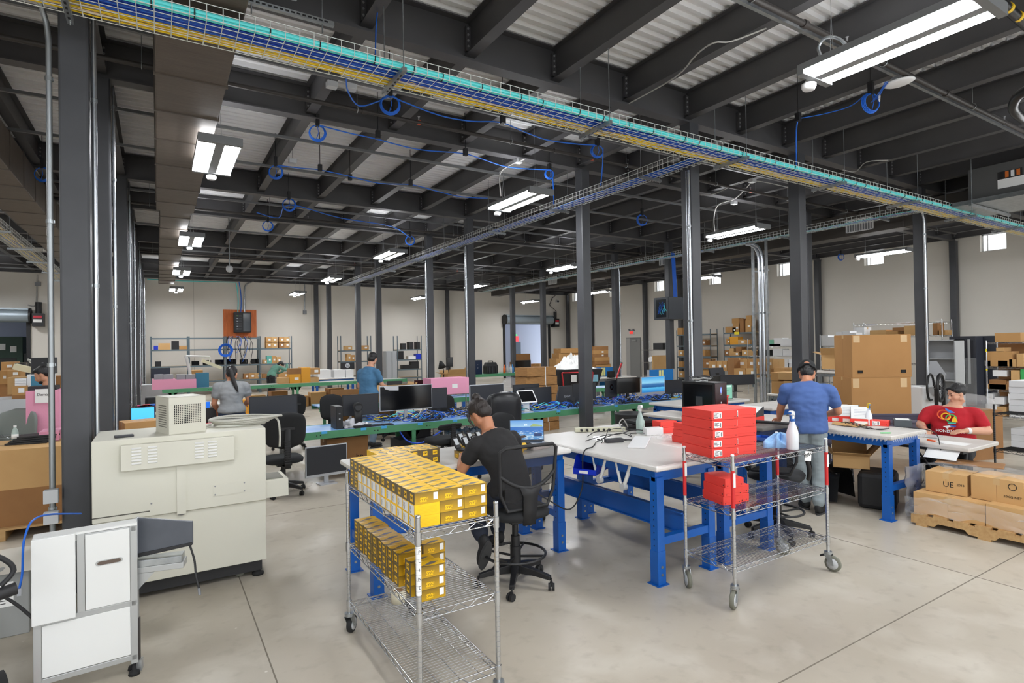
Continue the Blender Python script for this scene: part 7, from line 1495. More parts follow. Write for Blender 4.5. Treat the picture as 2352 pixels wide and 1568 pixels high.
m = MB().tube([Q @ Vector((.26*math.cos(a), .26*math.sin(a), z)) for z in (0,) for a in [2*math.pi*k/28 for k in range(28)]], .03, black_pl, 8, close=True).tube([Q @ Vector((.26*math.cos(a), .26*math.sin(a), -.16)) for a in [2*math.pi*k/28 for k in range(28)]], .02, black_pl, 8, close=True)
for k in range(16): a = 2*math.pi*k/16; m.cyl(Q @ Vector((.03*math.cos(a), .03*math.sin(a), .03)), Q @ Vector((.26*math.cos(a), .26*math.sin(a), .0)), .004, darkgrey, 4)
m.build('drum_cage', t)
m = MB()
for k in range(4): a = math.pi/2*k; m.add([Q @ Vector(v) for v in ((.04*math.cos(a), .04*math.sin(a), -.05), (.22*math.cos(a), .22*math.sin(a), -.07), (.22*math.cos(a+.8), .22*math.sin(a+.8), -.03), (.04*math.cos(a+.8), .04*math.sin(a+.8), -.04))], [(0, 1, 2, 3), (3, 2, 1, 0)], grey_pl)
m.cyl(Q @ Vector((0, 0, -.1)), Q @ Vector((0, 0, 0)), .05, black_pl, 12); m.build('blades', t)
MB().box(-.25, -.2, 0, .25, .2, .04, black_pl).box(-.3, -.02, .0, -.26, .04, zc, black_pl).box(.26, -.02, .0, .3, .04, zc, black_pl).build('stand', t)
c = Fp(2155, 850, 11.9); t = thing('display_panel', 'grey tapered panel standing behind the drum fan', 'panel', (c.x, c.y, 0), math.radians(-20)); za, zb = Fp(2155, 862, 11.9).z, Fp(2155, 829, 11.9).z
MB().add([(-.22, 0, za), (.22, 0, za), (.08, .1, zb), (-.22, .1, zb), (-.22, .02, za), (.22, .02, za), (.08, .12, zb), (-.22, .12, zb)], [(0, 1, 2, 3), (7, 6, 5, 4), (0, 4, 5, 1), (1, 5, 6, 2), (2, 6, 7, 3), (3, 7, 4, 0)], mat('panel grey', (148, 150, 154), .4)).build('panel', t); MB().box(-.2, .03, 0, .2, .1, za, lightgrey).build('stand', t)
# ================================================================ shelving along the right wall
rivet = mat('blue-grey shelving steel', (96, 112, 120), .45, .2); board = mat('shelf particle board', (196, 164, 116), .75)
def rack(label, x, y, rz, L_, D, zs, H, mt=None, name='shelving_unit', top_beam=False):
    mt = mt or rivet; t = thing(name, label, 'shelving', (x, y, 0), math.radians(rz))
    for sx in (-1, 1):
        for sy in (-1, 1):
            m = MB(); px, py = sx*(L_/2-.02), sy*(D/2-.02); m.box(px-.022, py-.003, 0, px+.022, py+.003, H, mt).box(px-.003, py-.02, 0, px+.003, py+.02, H, mt)
            z = .05
            while z < H-.04: m.box(px-.008, py+sy*.003-.001, z, px+.008, py+sy*.003+.001, z+.018, ink); z += .05
            m.build('post', t)
    for z in zs: MB().box(-L_/2+.01, -D/2+.005, z-.06, L_/2-.01, -D/2+.03, z, mt).box(-L_/2+.01, D/2-.03, z-.06, L_/2-.01, D/2-.005, z, mt).box(-L_/2+.01, -D/2+.03, z-.014, L_/2-.01, D/2-.03, z, board).build('shelf', t)
    if top_beam: MB().box(-L_/2, -D/2, H-.12, L_/2, -D/2+.02, H-.06, mt).build('top_beam', t)
    return t
XS = 21.2
def yspan(x0, x1, X): return Xp(x1, 780, X).y, Xp(x0, 780, X).y
def shelf_z(px, py, X): return Xp(px, py, X).z
ya, yb = yspan(1553, 1632, XS); zs = [shelf_z(1600, v, XS) for v in (868, 844, 818, 793, 767)]
rack('blue-grey shelving against the right wall behind the tube column', XS+.25, (ya+yb)/2, -90, yb-ya, .5, zs, shelf_z(1630, 755, XS))
ya2, yb2 = yspan(1661, 1728, XS); zs2 = [shelf_z(1695, v, XS) for v in (842, 817, 791, 763)]
rack('blue-grey shelving with a yellow tag left of the four-pipe riser', XS+.25, (ya2+yb2)/2, -90, yb2-ya2, .5, zs2, shelf_z(1662, 752, XS))
o = MB().box(XS-.01, (ya2+yb2)/2-.1, zs2[3]-.09, XS-.004, (ya2+yb2)/2+.14, zs2[3]+.02, mat('yellow tag', (240, 220, 40), .5)).build('shelf_tag'); tag(o, 'yellow tag on the top shelf left of the four-pipe riser', 'tag')
items = [(1666, 750, 1683, 762, 3, card), (1683, 742, 1699, 762, 3, card), (1681, 731, 1697, 742, None, card), (1682, 752, 1690, 762, 3, card2), (1697, 732, 1708, 762, 3, card3), (1712, 735, 1725, 760, 3, card), (1713, 724, 1725, 735, None, card), (1668, 777, 1676, 790, 2, card), (1674, 773, 1695, 790, 2, card4), (1695, 780, 1712, 790, 2, card2), (1712, 780, 1722, 790, 2, card), (1663, 804, 1674, 816, 1, card3), (1675, 800, 1685, 816, 1, card2), (1685, 808, 1697, 816, 1, card2), (1690, 797, 1703, 808, None, card3), (1704, 803, 1716, 816, 1, card2), (1716, 804, 1734, 816, 1, card2), (1665, 830, 1690, 841, 0, card), (1695, 828, 1720, 841, 0, card3)]
for k, (x0, y0, x1, y1, sh, mt) in enumerate(items):
    cpx(f'carton on the riser shelving, {["bottom shelf", "second shelf", "third shelf", "top shelf", "upper stack"][sh if sh is not None else 4]}, item {k+1} in reading order', x0, y0, x1, y1, 'X', XS+.06, .34, mt, None if sh is None else zs2[sh], lab=k % 2, group='cartons on the riser shelving')
for k, (x0, y0, x1, y1, sh, mt) in enumerate(((1556, 753, 1566, 766, 4, card), (1558, 804, 1568, 817, 2, card2), (1559, 830, 1568, 843, 1, card), (1612, 780, 1620, 792, 3, card3), (1612, 804, 1620, 817, 2, card), (1613, 824, 1632, 843, 1, card3), (1614, 848, 1632, 866, 0, card), (1560, 852, 1568, 867, 0, card2))):
    cpx('', x0, y0, x1, y1, 'X', XS+.06, .34, mt, zs[sh], lab=k % 2, group='cartons beside the tube column')['label'] = f'carton on the wall shelving by the tube column, {["bottom", "second", "middle", "fourth", "top"][sh]} shelf, {"left" if x0 < 1600 else "right"} of the column'+(' outer' if k == 3 else '')
# wire shelving with white boxes, right of the riser
XW = 18.0
def wrack(label, x0, x1, X, zl, H, D=.5):
    a, b_ = yspan(x0, x1, X); return wire_cart(label, X+D/2, (a+b_)/2, math.radians(-90), b_-a, D, zl, H, cast=0, name='wire_shelving', pitch=.06)
zw = [shelf_z(1790, v, XW) for v in (872, 820, 793, 779)]
wrack('chrome wire shelving with white boxes between riser and wide column', 1716, 1822, XW, tuple(shelf_z(1770, v, XW) for v in (860, 817, 795)), shelf_z(1770, 778, XW))
zz = [shelf_z(1770, v, XW) for v in (860, 817, 795)]
wi = [(1777, 776, 1797, 794, 2, white_pl), (1797, 777, 1818, 794, 2, white_pl), (1765, 780, 1778, 794, 2, mat('green tub', (120, 190, 160), .5)), (1763, 767, 1792, 772, 2, mat('bin blue', (18, 50, 190), .4)), (1775, 801, 1797, 816, 1, white_pl), (1798, 803, 1820, 816, 1, white_pl), (1741, 803, 1768, 816, 1, black_sat), (1718, 806, 1737, 816, 1, card2), (1785, 828, 1800, 858, 0, white_pl), (1800, 824, 1812, 858, 0, white_pl), (1810, 834, 1822, 858, 0, white_pl), (1778, 835, 1786, 858, 0, card3)]
for k, (x0, y0, x1, y1, sh, mt) in enumerate(wi):
    cpx(f'box on the wire shelving behind the riser, {["lower", "middle", "top"][sh]} shelf, {ORD[k % 4]} along', x0, y0, x1, y1, 'X', XW+.05, .36, mt, zz[sh]+.006, 'stored_box', lab=0, group='boxes on the wire shelving', seam=mt not in (white_pl,), tp=False, h=.07 if k == 3 else None)
XV = 16.6
zv = [shelf_z(1925, v, XV) for v in (880, 842, 820, 794)]
wrack('chrome wire shelving of white cartons right of the wide column', 1882, 1966, XV, tuple(zv[:4]), shelf_z(1925, 768, XV))
vi = [(1886, 770, 1902, 793), (1902, 773, 1920, 793), (1920, 762, 1934, 776), (1921, 776, 1936, 793), (1935, 760, 1952, 776), (1936, 776, 1953, 793), (1953, 764, 1965, 793), (1884, 804, 1898, 819), (1899, 804, 1914, 819), (1915, 802, 1932, 819), (1933, 803, 1950, 819), (1950, 800, 1962, 819), (1886, 828, 1898, 841), (1935, 830, 1950, 841), (1950, 828, 1964, 841)]
for k, (x0, y0, x1, y1) in enumerate(vi):
    sh = 3 if y1 < 795 else 2 if y1 < 822 else 1
    o = cpx('', x0, y0, x1, y1, 'X', XV+.05, .36, white_pl, None if y1 == 776 else zv[sh]+.006, 'white_carton', 'box', 'white cartons with a dark brand block', seam=False, tp=False)
    o['label'] = f'white carton, wire shelving by the wide column, {["", "lower", "middle", "top"][sh]} shelf, {ORD[k % 7]} from left'
    if k % 2 == 0: pass
m = MB()
cpx('open brown carton on the shelf stand right of the wide column', 1881, 815, 1914, 848, 'X', 12.9, .45, card2, None, 'open_carton', 'cardboard box', openf=True, rz=18)
c = Xp(1900, 852, 12.9); bench('small steel stand holding the open brown carton', 12.7, c.y-.5, 13.4, c.y+.5, c.z+.0, 'y', lam_worn, stringer=False, leg_m=galv, low=False, name='stand')
# row of cartons with white labels
q = random.Random(4)
XR2 = 13.6
for k, (x0, x1, y0, y1) in enumerate(((1628, 1646, 829, 852), (1647, 1658, 829, 852), (1659, 1670, 829, 852), (1671, 1686, 822, 860), (1686, 1716, 824, 845), (1717, 1732, 824, 845), (1733, 1752, 824, 845), (1753, 1776, 825, 845), (1777, 1802, 845, 862), (1686, 1712, 846, 866), (1713, 1740, 846, 866), (1741, 1770, 846, 866))):
    o = cpx(f'brown carton of the labelled row in front of the riser, {ORD[k]} from the left', x0, y0, x1, y1, 'X', XR2+.02*(k % 3)+.25*(y1 < 850), .5, [card, card2, card][k % 3] if k != 3 else card3, None, 'brown_carton', 'cardboard box', 'labelled cartons by the riser', k not in (3, 8))
bench('low steel table under the labelled carton row', XR2-.1, Xp(1805, 862, XR2).y, XR2+.9, Xp(1640, 862, XR2).y, max(.3, Xp(1720, 866, XR2).z), 'y', lam_worn, stringer=False, leg_m=galv, low=False, name='stand')
for k, (x0, y0, x1, y1) in enumerate(((1770, 855, 1787, 874), (1787, 855, 1820, 872), (1772, 875, 1800, 905), (1800, 875, 1826, 905))):
    cpx(f'large brown carton behind the gaming tower, {["upper left", "upper right", "lower left", "lower right"][k]}', x0, y0, x1, y1, 'X', 10.6, .5, [card, card2][k % 2], None, 'brown_carton', 'cardboard box', 'large cartons behind the gaming tower', 0)
bench('table under the large cartons behind the gaming tower', 10.5, Xp(1828, 905, 10.6).y, 11.2, Xp(1768, 905, 10.6).y, Xp(1800, 905, 10.6).z, 'y', lam_worn, stringer=False, leg_m=galv, low=False, name='stand')
# top wire shelf run and cartons above the big boxes
XT = 17.5
wrack('tall chrome wire shelving seen above the big brown cartons', 1960, 2165, XT, (.6, 1.2, shelf_z(2060, 772, XT), ), shelf_z(2060, 738, XT), .6)
a, b_ = yspan(1960, 2165, XT); 
o = wire_shelf('shelf', b_-a, .6, shelf_z(2060, 742, XT), [t_ for t_ in COL.objects if t_.get('label') == 'tall chrome wire shelving seen above the big brown cartons'][0], chrome, True, .06)
for k, (x0, y0, x1, y1, mt) in enumerate(((1998, 758, 2035, 770, card2), (2035, 760, 2062, 770, card), (2050, 752, 2076, 760, card3), (2076, 748, 2102, 769, card2), (2142, 741, 2153, 769, card3), (2157, 758, 2171, 769, card), (1963, 752, 1985, 769, white_pl))):
    cpx(f'carton on the tall wire shelving above the big cartons, {ORD[k]} from the left', x0, y0, x1, y1, 'X', XT+.06, .4, mt, shelf_z(2060, 772, XT)+.006 if y1 > 765 else None, 'stored_box', 'box', 'cartons above the big boxes')
# wrapped rack cabinet, wire rack of parts at far right
XC = 17.4
a, b_, zb, zt = mpx(2182, 772, 2243, 960, 'X', XC)
t = thing('server_rack', 'dark server rack cabinet wrapped in stretch film at the right wall', 'server rack', (XC+.45, (a.y+b_.y)/2, 0), math.radians(-90)); w = abs(a.y-b_.y)
MB().box(-w/2, -.45, 0, w/2, .55, zt, mat('rack charcoal', (48, 51, 60), .4)).box(-w/2+.05, -.456, .15, w/2-.05, -.45, zt-.1, mat('rack door', (34, 36, 44), .3)).build('cabinet', t, bevel=.008)
MB().box(w*.2, -.462, zt-1.2, w*.3, -.456, zt-.08, lightgrey).build('handle_strip', t)
m = MB(); m.grid(lambda u, v: (-w/2-.012+(w+.024)*u, -.468-.012*abs(noise.noise(Vector((4*u, 14*v, 2)))), .2+(zt-.75)*v), 14, 50, film); m.build('stretch_film', t)
boxm('rack_side_cabinet', 'second charcoal rack cabinet standing right behind the wrapped one', 'server rack', XC+.9, (a.y+b_.y)/2-w*.95, 0, .9, w*.9, zt, MATS['rack charcoal'], 0, .008)
XK = 13.6
a, b_ = yspan(2262, 2420, XK); zk = [shelf_z(2300, v, XK) for v in (958, 895, 842, 786)]
t = wire_cart('chrome wire rack lined with cardboard full of small white boxes', XK+.28, (a.y if hasattr(a, 'y') else a)*.5+b_*.5, math.radians(-90), b_-a, .55, tuple(zk), zk[3]+.03, cast=0, name='wire_rack', pitch=.05)
yc = (a+b_)/2; MB().box(-(b_-a)/2+.03, .25, zk[0]+.02, (b_-a)/2-.03, .262, zk[3]-.02, card3).build('backing_board', t)
for k in (-1, 1): MB().cyl((-(b_-a)/2+.013, -.2615, zk[2]+.18*k+.1), (-(b_-a)/2+.013, -.2615, zk[2]+.18*k+.16), .0145, mat('yellow tag', (240, 220, 40), .5), 10).build('yellow_clip', t)
sb = [(2285, 764, 2344, 785, 3, card), (2268, 807, 2325, 828, 2, card), (2288, 798, 2306, 808, None, card2), (2262, 828, 2275, 841, 2, white_pl), (2292, 828, 2314, 841, 2, white_pl), (2318, 825, 2334, 841, 2, card2), (2335, 812, 2350, 830, 2, card2), (2272, 872, 2310, 882, 1, card3), (2268, 882, 2312, 894, 1, card), (2312, 876, 2336, 894, 1, card3), (2280, 850, 2312, 864, None, white_pl), (2322, 850, 2342, 866, 1, card2), (2344, 848, 2362, 876, 1, mat('green carton', (60, 170, 90), .6)), (2265, 904, 2280, 916, None, white_pl), (2266, 916, 2284, 928, None, white_pl), (2264, 928, 2290, 942, None, white_pl), (2265, 942, 2284, 957, 0, white_pl), (2290, 934, 2310, 957, 0, card2), (2284, 912, 2306, 928, None, white_pl), (2316, 905, 2350, 925, None, white_pl), (2318, 925, 2352, 957, 0, white_pl)]
for k, (x0, y0, x1, y1, sh, mt) in enumerate(sb):
    cpx(f'box, cardboard-lined wire rack, {["bottom", "second", "third", "top"][sh] if sh is not None else "loose upper"} level, {ORD[k % 16]}{" later one" if k > 15 else ""} in reading order', x0, y0, x1, y1, 'X', XK+.05, .35, mt, None if sh is None else zk[sh]+.006, 'stored_box', 'box', 'boxes on the cardboard-lined rack', seam=False, tp=False)
carton('cardboard_box', 'brown carton with a film bag on it behind the woman in red', 10.9, 3.9, 0, .6, .6, .75, -20, card3)
m = MB().ball((10.9, 3.85, .86), (.22, .3, .13), film, 16, 10); 
for v in range(len(m.v)): m.v[v] += Vector((1, 1, .6))*.07*noise.noise(m.v[v]*7)
tag(m.build('film_bag'), 'crumpled clear film bag on the brown carton behind the woman in red', 'plastic film')
t = thing('steel_cabinet', 'pale steel cabinet with a film bundle right of the conduit column', 'cabinet', (15.6, 6.1, 0), math.radians(-90)); zc = 1.85
MB().box(-.4, -.25, 0, .4, .25, .02, lightgrey).box(-.4, -.25, .02, -.38, .25, zc, lightgrey).box(.38, -.25, .02, .4, .25, zc, lightgrey).box(-.4, .23, .02, .4, .25, zc, lightgrey).box(-.4, -.25, zc-.02, .4, .25, zc, lightgrey).box(-.38, -.24, .9, .38, .23, .92, lightgrey).box(-.38, -.24, 1.4, .38, .23, 1.42, lightgrey).build('carcass', t)
# exit sign, wall rack on the column, right-wall extras
ex = Xp(1452, 763, XR); t = thing('exit_sign', 'red EXIT sign with twin lamps over the grey door', 'sign', (XR-.03, ex.y, ex.z), math.radians(-90))
MB().box(-.16, -.025, -.12, .16, .025, .08, white_pl).build('housing', t); MB().text('EXIT', T(0, -.027, -.02) @ R(90, 'X'), .15, lit('exit red', (255, 40, 36), 1.0), .001, bold=.003).box(-.14, -.0265, -.1, .14, -.0255, .06, mat('exit pink face', (246, 130, 120), .5)).build('letters', t)
m = MB(); m.box(-.2, -.03, .08, .2, .03, .12, grey_pl)
for s in (-1, 1): m.cyl((s*.16, -.02, .14), (s*.16, -.07, .15), .045, grey_pl, 12)
m.build('lamp_heads', t)
cc = Yp(1511, 708, 12.2)
t = thing('network_cabinet', 'dark glass-fronted network cabinet mounted on a right-row column', 'network cabinet', (13.45, 12.18, cc.z-.33)); inv = None
h = .66; MB().box(-.6, -.3, 0, .32, .3, h, mat('cabinet slate', (44, 50, 58), .4)).build('body', t, bevel=.006)
MB().box(-.606, -.28, .03, -.6, .28, h-.03, mat('cabinet slate', (44, 50, 58), .4)).box(-.608, -.2, .06, -.605, .2, h-.06, mat('cabinet glass', (20, 28, 36), .1)).build('glass_door', t)
m = MB(); q = random.Random(9)
for k in range(26): y0, z_ = q.uniform(-.16, .16), q.uniform(.3, .52); m.tube([(-.611, y0, z_), (-.613, y0+q.uniform(-.05, .05), z_-.05), (-.611, y0+q.uniform(-.08, .08), z_-.16)], .004, [blue_cable, teal_cable, blue_cable][k % 3], 4)
m.build('patch_cables', t)
m = MB()
for k in range(8): m.cyl((-.05+.02*k, .0, h), (-.07+.02*k, .05, 2.05), .011, blue_cable, 6)
m.build('riser_cables', t)
MB().box(.2, -.05, .03, .3, .05, .06, galv).box(.2, -.05, h-.06, .3, .05, h-.03, galv).build('mount_bracket', t)
# ================================================================ back wall: shelving, board, rolling doors
YR = 27.5
def xs(px, Y): return Yp(px, 790, Y).x
def zY(px, py, Y): return Yp(px, py, Y).z
B4 = (345, 433, 518, 597, 671); zb_ = [zY(500, v, YR) for v in (873, 838, 801)]; HB = zY(500, 772, YR)
for k in range(4):
    a, b_ = xs(B4[k], YR), xs(B4[k+1], YR)
    rack(f'blue-grey shelving bay against the back wall, {ORD[k]} from the left', (a+b_)/2, YR+.3, 0, b_-a-.01, .6, zb_, HB, top_beam=k < 3)
def on_rack(label, x0, y0, x1, y1, sh, mt, name='cardboard_box', lab=0, Y=YR, zs_=None, group=None, dep=.35, **kw): return cpx(label, x0, y0, x1, y1, 'Y', Y+.06, dep, mt, (zs_ or zb_)[sh]+.001, name, lab=lab, group=group, **kw)
on_rack('carton of black parts on the top shelf of the first back bay', 364, 788, 391, 800, 2, card2, openf=False)
on_rack('black printer on the top shelf of the first back bay', 394, 783, 411, 800, 2, black_pl, 'printer', seam=False, tp=False)
on_rack('blue case at the left end of the first back bay', 353, 794, 363, 800, 2, MATS['bin blue'], 'case', seam=False, tp=False)
on_rack('flat carton beside the black printer on the back shelving', 412, 794, 430, 800, 2, card)
on_rack('black speaker box on the middle shelf of the first back bay', 356, 830, 370, 843, 1, black_sat, 'speaker', seam=False, tp=False)
for k, (x0, x1) in enumerate(((440, 459), (466, 487), (493, 515), (521, 544), (551, 571), (577, 598))):
    c = Yp((x0+x1)/2, 833, YR+.2); laptop(f'open black laptop on the back shelving, {ORD[k]} from the left', c.x, YR+.22, zb_[1], rnd.uniform(-6, 6), abs(xs(x1, YR)-xs(x0, YR))*.95, screen_off, 105, black_pl, black_pl)['group'] = 'open laptops on the back shelving'
for k, (x0, y0, x1, y1, sh) in enumerate(((611, 785, 624, 801, 2), (624, 785, 637, 801, 2), (641, 785, 653, 801, 2), (653, 785, 665, 801, 2), (605, 826, 613, 838, 1), (613, 817, 624, 838, 1), (624, 817, 634, 838, 1), (635, 819, 646, 838, 1), (560, 858, 572, 872, 0), (572, 857, 586, 872, 0), (586, 857, 602, 872, 0), (603, 858, 630, 872, 0), (640, 855, 670, 872, 0))):
    on_rack(f'{["", ""][0]}carton in the back shelving, {["lowest", "middle", "top"][sh]} shelf, {ORD[k % 8]} from the left', x0, y0, x1, y1, sh, [card, card2, card3][k % 3] if k != 5 else mat('teal carton', (90, 170, 160), .6), lab=1, group='cartons in the back shelving')
for k, (x0, y0, x1, y1) in enumerate(((611, 774, 624, 785), (624, 774, 637, 785), (641, 774, 653, 785), (653, 774, 665, 785))):
    cpx(f'upper carton in the top row of the fourth back bay, {ORD[k]} from the left', x0, y0, x1, y1, 'Y', YR+.03, .35, [card, card2][k % 2], None, lab=1, group='cartons in the back shelving')
m = MB(); c = Yp(518, 804, YR-.06)
for k in range(5): m.tube([(c.x+(.2+.02*k)*math.cos(a), c.y-.02*k, c.z+(.2+.02*k)*math.sin(a)) for a in [2*math.pi*i/22 for i in range(22)]], .014, blue_cable, 5, close=True)
tag(m.build('cable_coil'), 'large blue cable coil hung on the back shelving post', 'cable coil')
q = random.Random(6); m = MB()
for k in range(22): px = q.uniform(525, 575); c0 = Yp(px+q.uniform(-8, 8), 772, YR-.06); c1 = Yp(px, 800+q.uniform(0, 38), YR-.02); m.tube(spline([c0, (c0+c1)/2+Vector((q.uniform(-.2, .2), 0, .2)), c1], 4), .011, [black_sat, grey_cable, blue_cable, black_sat][k % 4], 4)
o = m.build('loose_wires', kind='stuff'); tag(o, 'loose black and grey wires hanging down the back shelving', 'wires')
a, b_ = Yp(513, 742, YB), Yp(589, 742, YB); z0, z1 = Yp(551, 775, YB).z, Yp(551, 711, YB).z
o = MB().box(a.x, YB-.03, z0, b_.x, YB-.002, z1, ply).build('plywood_board'); tag(o, 'orange plywood backboard on the back wall', 'board')
a, b_ = Yp(538, 742, YB-.45), Yp(577, 742, YB-.45); z0, z1 = Yp(557, 763, YB-.45).z, Yp(557, 717, YB-.45).z
t = thing('wall_rack', 'black network rack mounted on the orange plywood board', 'network cabinet', ((a.x+b_.x)/2, YB-.03, z0)); w, h = b_.x-a.x, z1-z0
MB().box(-w/2, -.42, 0, w/2, 0, h, black_pl).build('cabinet', t, bevel=.008); m = MB().box(.02, -.43, .05, w/2-.04, -.42, h-.05, mat('cabinet glass', (20, 28, 36), .1)); m.build('glass_door', t)
m = MB()
for k in range(6): m.box(-w/2+.06, -.425, .12+k*h*.13, -.04, -.421, .12+k*h*.13+.07, darkgrey).box(-w/2+.1, -.427, .14+k*h*.13, -w/2+.16, -.425, .16+k*h*.13, mat('led green', (160, 230, 60), .4) if k == 5 else silver)
m.build('rack_units', t)
for k, (px, mt) in enumerate(((546, teal_cable), (553, blue_cable))):
    tag(MB().tube(spline([Yp(px, 717, YB-.2), Yp(px+1, 690, YB-.03), Yp(px-1, 665, YB-.03), Yp(px-4, 648, YB-.2)], 5), .02, mt, 6).build('data_cable'), ['aqua cable rising from the wall rack to the roof', 'blue cable rising from the wall rack to the roof'][k], 'cable')
tag(MB().tube(spline([Yp(562, 717, YB-.06), Yp(562, 665, YB-.05), Yp(568, 652, YB-.06), Yp(582, 646, YB-.3)], 5), .03, galv, 8).build('conduit_riser'), 'grey conduit bending over the wall rack on the back wall', 'conduit')
tag(MB().cyl(Yp(700, 650, YB-.05), Yp(700, 712, YB-.05), .022, galv, 6).cb(Yp(700, 717, YB-.05), (.16, .08, .18), grey_pl).build('outlet_conduit'), 'conduit drop with a grey outlet box on the back wall', 'conduit')
tag(MB().tube([Yp(338, 641, YB-.04), Yp(420, 645, YB-.04), Yp(540, 648, YB-.04)], .02, teal_cable, 5).build('data_cable'), 'aqua cable strung along the top of the back wall', 'cable')
# second and third racks
YQ = 27.4
zq = [zY(815, v, YQ) for v in (862, 829, 804)]; a, b_ = xs(782, YQ), xs(853, YQ)
rack('blue-grey shelving behind the man in steel blue', (a+b_)/2, YQ+.3, 0, b_-a, .6, zq, zY(815, 771, YQ))
for k, (x0, y0, x1, y1, sh) in enumerate(((793, 794, 809, 804, 2), (830, 793, 847, 804, 2), (797, 813, 806, 829, 1), (806, 815, 815, 829, 1))):
    on_rack(f'carton on the shelving behind the man in steel blue, {ORD[k]} of four', x0, y0, x1, y1, sh, [card2, card][k % 2], lab=1, Y=YQ, zs_=zq, group='cartons behind the man in steel blue')
zq3 = [zY(935, v, YQ) for v in (866, 847, 825, 802)]; a, b_ = xs(912, YQ), xs(969, YQ)
rack('blue-grey shelving left of the wide tube column pair', (a+b_)/2, YQ+.3, 0, b_-a, .6, zq3, zY(935, 771, YQ))
for k, (x0, y0, x1, y1, sh, mt, w) in enumerate(((924, 788, 933, 802, 3, black_sat, 'short'), (940, 785, 950, 802, 3, black_sat, 'middle'), (957, 785, 965, 802, 3, black_sat, 'tall'), (916, 806, 927, 825, 2, black_pl, 'wide'), (956, 812, 967, 825, 2, mat('bin blue', (18, 50, 190), .4), 'blue'), (938, 818, 955, 825, 2, white_pl, 'white'), (925, 838, 945, 847, 1, black_pl, 'low'), (945, 830, 962, 847, 1, black_sat, 'square'))):
    on_rack(f'{w} stack of dark gear on the shelving left of the wide column, shelf {["", "two", "three", "four"][sh]}', x0, y0, x1, y1, sh, mt, 'stored_gear', Y=YQ, zs_=zq3, group='gear on the shelving by the wide column', seam=False, tp=False)
a, b_ = xs(887, 26.6), xs(912, 26.6); t = thing('steel_locker', 'grey steel locker cabinet beside the back shelving', 'cabinet', ((a+b_)/2, 26.9, 0)); w = b_-a; h = zY(900, 806, 26.6)
MB().box(-w/2, -.25, 0, w/2, .25, h, mat('locker grey', (168, 172, 176), .5)).build('body', t, bevel=.01)
for k in range(2): MB().box(-w/2+.04+k*w/2, -.262, .06, -.02+k*w/2, -.25, h-.06, mat('locker door', (182, 186, 190), .45)).build('door', t, bevel=.004)
# rolling doors
def rolldoor(label, xa, xb, zt, motor=True):
    t = thing('rolling_door', label, 'rolling door', ((xa+xb)/2, YB, zt), 0); w = xb-xa
    MB().cyl((-w/2-.1, -.28, .16), (w/2+.1, -.28, .16), .25, mat('door drum grey', (150, 162, 170), .4, .3), 20).box(-w/2-.1, -.5, .38, w/2+.1, -.02, .44, mat('door drum grey', (150, 162, 170), .4, .3)).build('drum', t)
    for s in (-1, 1): MB().box(s*(w/2+.04)-.06, -.1, -zt, s*(w/2+.04)+.06, -.0, .1, black_sat).build('guide', t)
    MB().box(-w/2, -.05, -.1, w/2, -.02, .0, mat('slat blue grey', (150, 168, 186), .4)).build('bottom_slat', t)
    for s in (-1, 1): MB().cyl((s*(w/2+.1), -.28, .16), (s*(w/2+.16), -.28, .16), .3, black_pl, 18).build('end_plate', t)
    if motor: MB().box(w/2+.2, -.45, -.25, w/2+.55, -.05, .25, black_pl).cyl((w/2+.38, -.25, .25), (w/2+.38, -.25, .7), .1, black_sat, 12).box(w/2+.24, -.46, -.1, w/2+.5, -.45, .02, paper).box(w/2+.24, -.462, .06, w/2+.5, -.45, .16, mat('warning red', (200, 40, 60), .5)).build('motor', t)
    return t
rolldoor('rolled-up grey door with a black motor at the right end of the back wall', DX0+.05, DX1-.05, DZ)
rolldoor('rolled-up grey door with a black motor at the left end of the back wall', GX0, GX1, GZ)
tag(MB().tube([Yp(1278, 715, YB-.05), Yp(1262, 700, YB-.05), Yp(1268, 685, YB-.05), Yp(1276, 678, YB-.1)], .02, black_sat, 6).build('motor_conduit'), 'black conduit above the right rolling door motor', 'conduit')
t = thing('security_camera', 'white bullet camera high on the back wall corner', 'camera', Yp(1282, 691, YB-.2)); MB().cyl((0, .18, 0), (-.08, -.1, -.03), .09, white_pl, 12).cyl((-.08, -.1, -.03), (-.09, -.12, -.033), .07, black_pl, 12).build('body', t); MB().cyl((.0, .2, .0), (.02, .1, 0), .05, white_pl, 10).build('mount', t)
tag(MB().tube(spline([Yp(64, 700, YB-.05), Yp(82, 700, YB-.05), Yp(85, 660, YB-.05), Yp(86, 630, YB-.05)], 4), .025, grey_cable, 6).cb(Yp(87, 652, YB-.06), (.18, .1, .14), grey_pl).build('motor_conduit'), 'grey conduit with a box above the left rolling door motor', 'conduit')
# through the doors
YD = YB+3.9
t = thing('exit_sign', 'green and red lit sign seen through the right rolling door', 'sign', Yp(1187, 776, YD)); MB().box(-.2, -.03, -.25, .12, .0, .12, lit('sign red', (230, 60, 70), .7)).box(-.12, -.03, .14, .0, .0, .26, lit('sign green', (70, 200, 110), .7)).build('panel', t)
a = Yp(1190, 790, YD); o = MB().box(a.x-.4, YD-.02, 0, a.x+.2, YD+.05, Yp(1190, 785, YD).z, mat('blue steel door', (84, 98, 116), .5)).build('door_2', kind='structure')
a = Yp(20, 800, YB+2.6); t = thing('green_machine', 'dark green machine cabinet seen through the left rolling door', 'machine', (a.x, YB+2.8, 0)); gm = mat('machine green', (30, 62, 48), .5); w = 2.2
MB().box(-w/2, -.5, 0, w/2-.6, .5, 2.6, gm).box(w/2-.6, -.4, 0, w/2, .4, 1.9, mat('machine dark', (30, 36, 40), .5)).box(-w/2+.2, -.52, 1.1, w/2-.8, -.5, 1.7, black_pl).build('housing', t, bevel=.02)
m = MB()
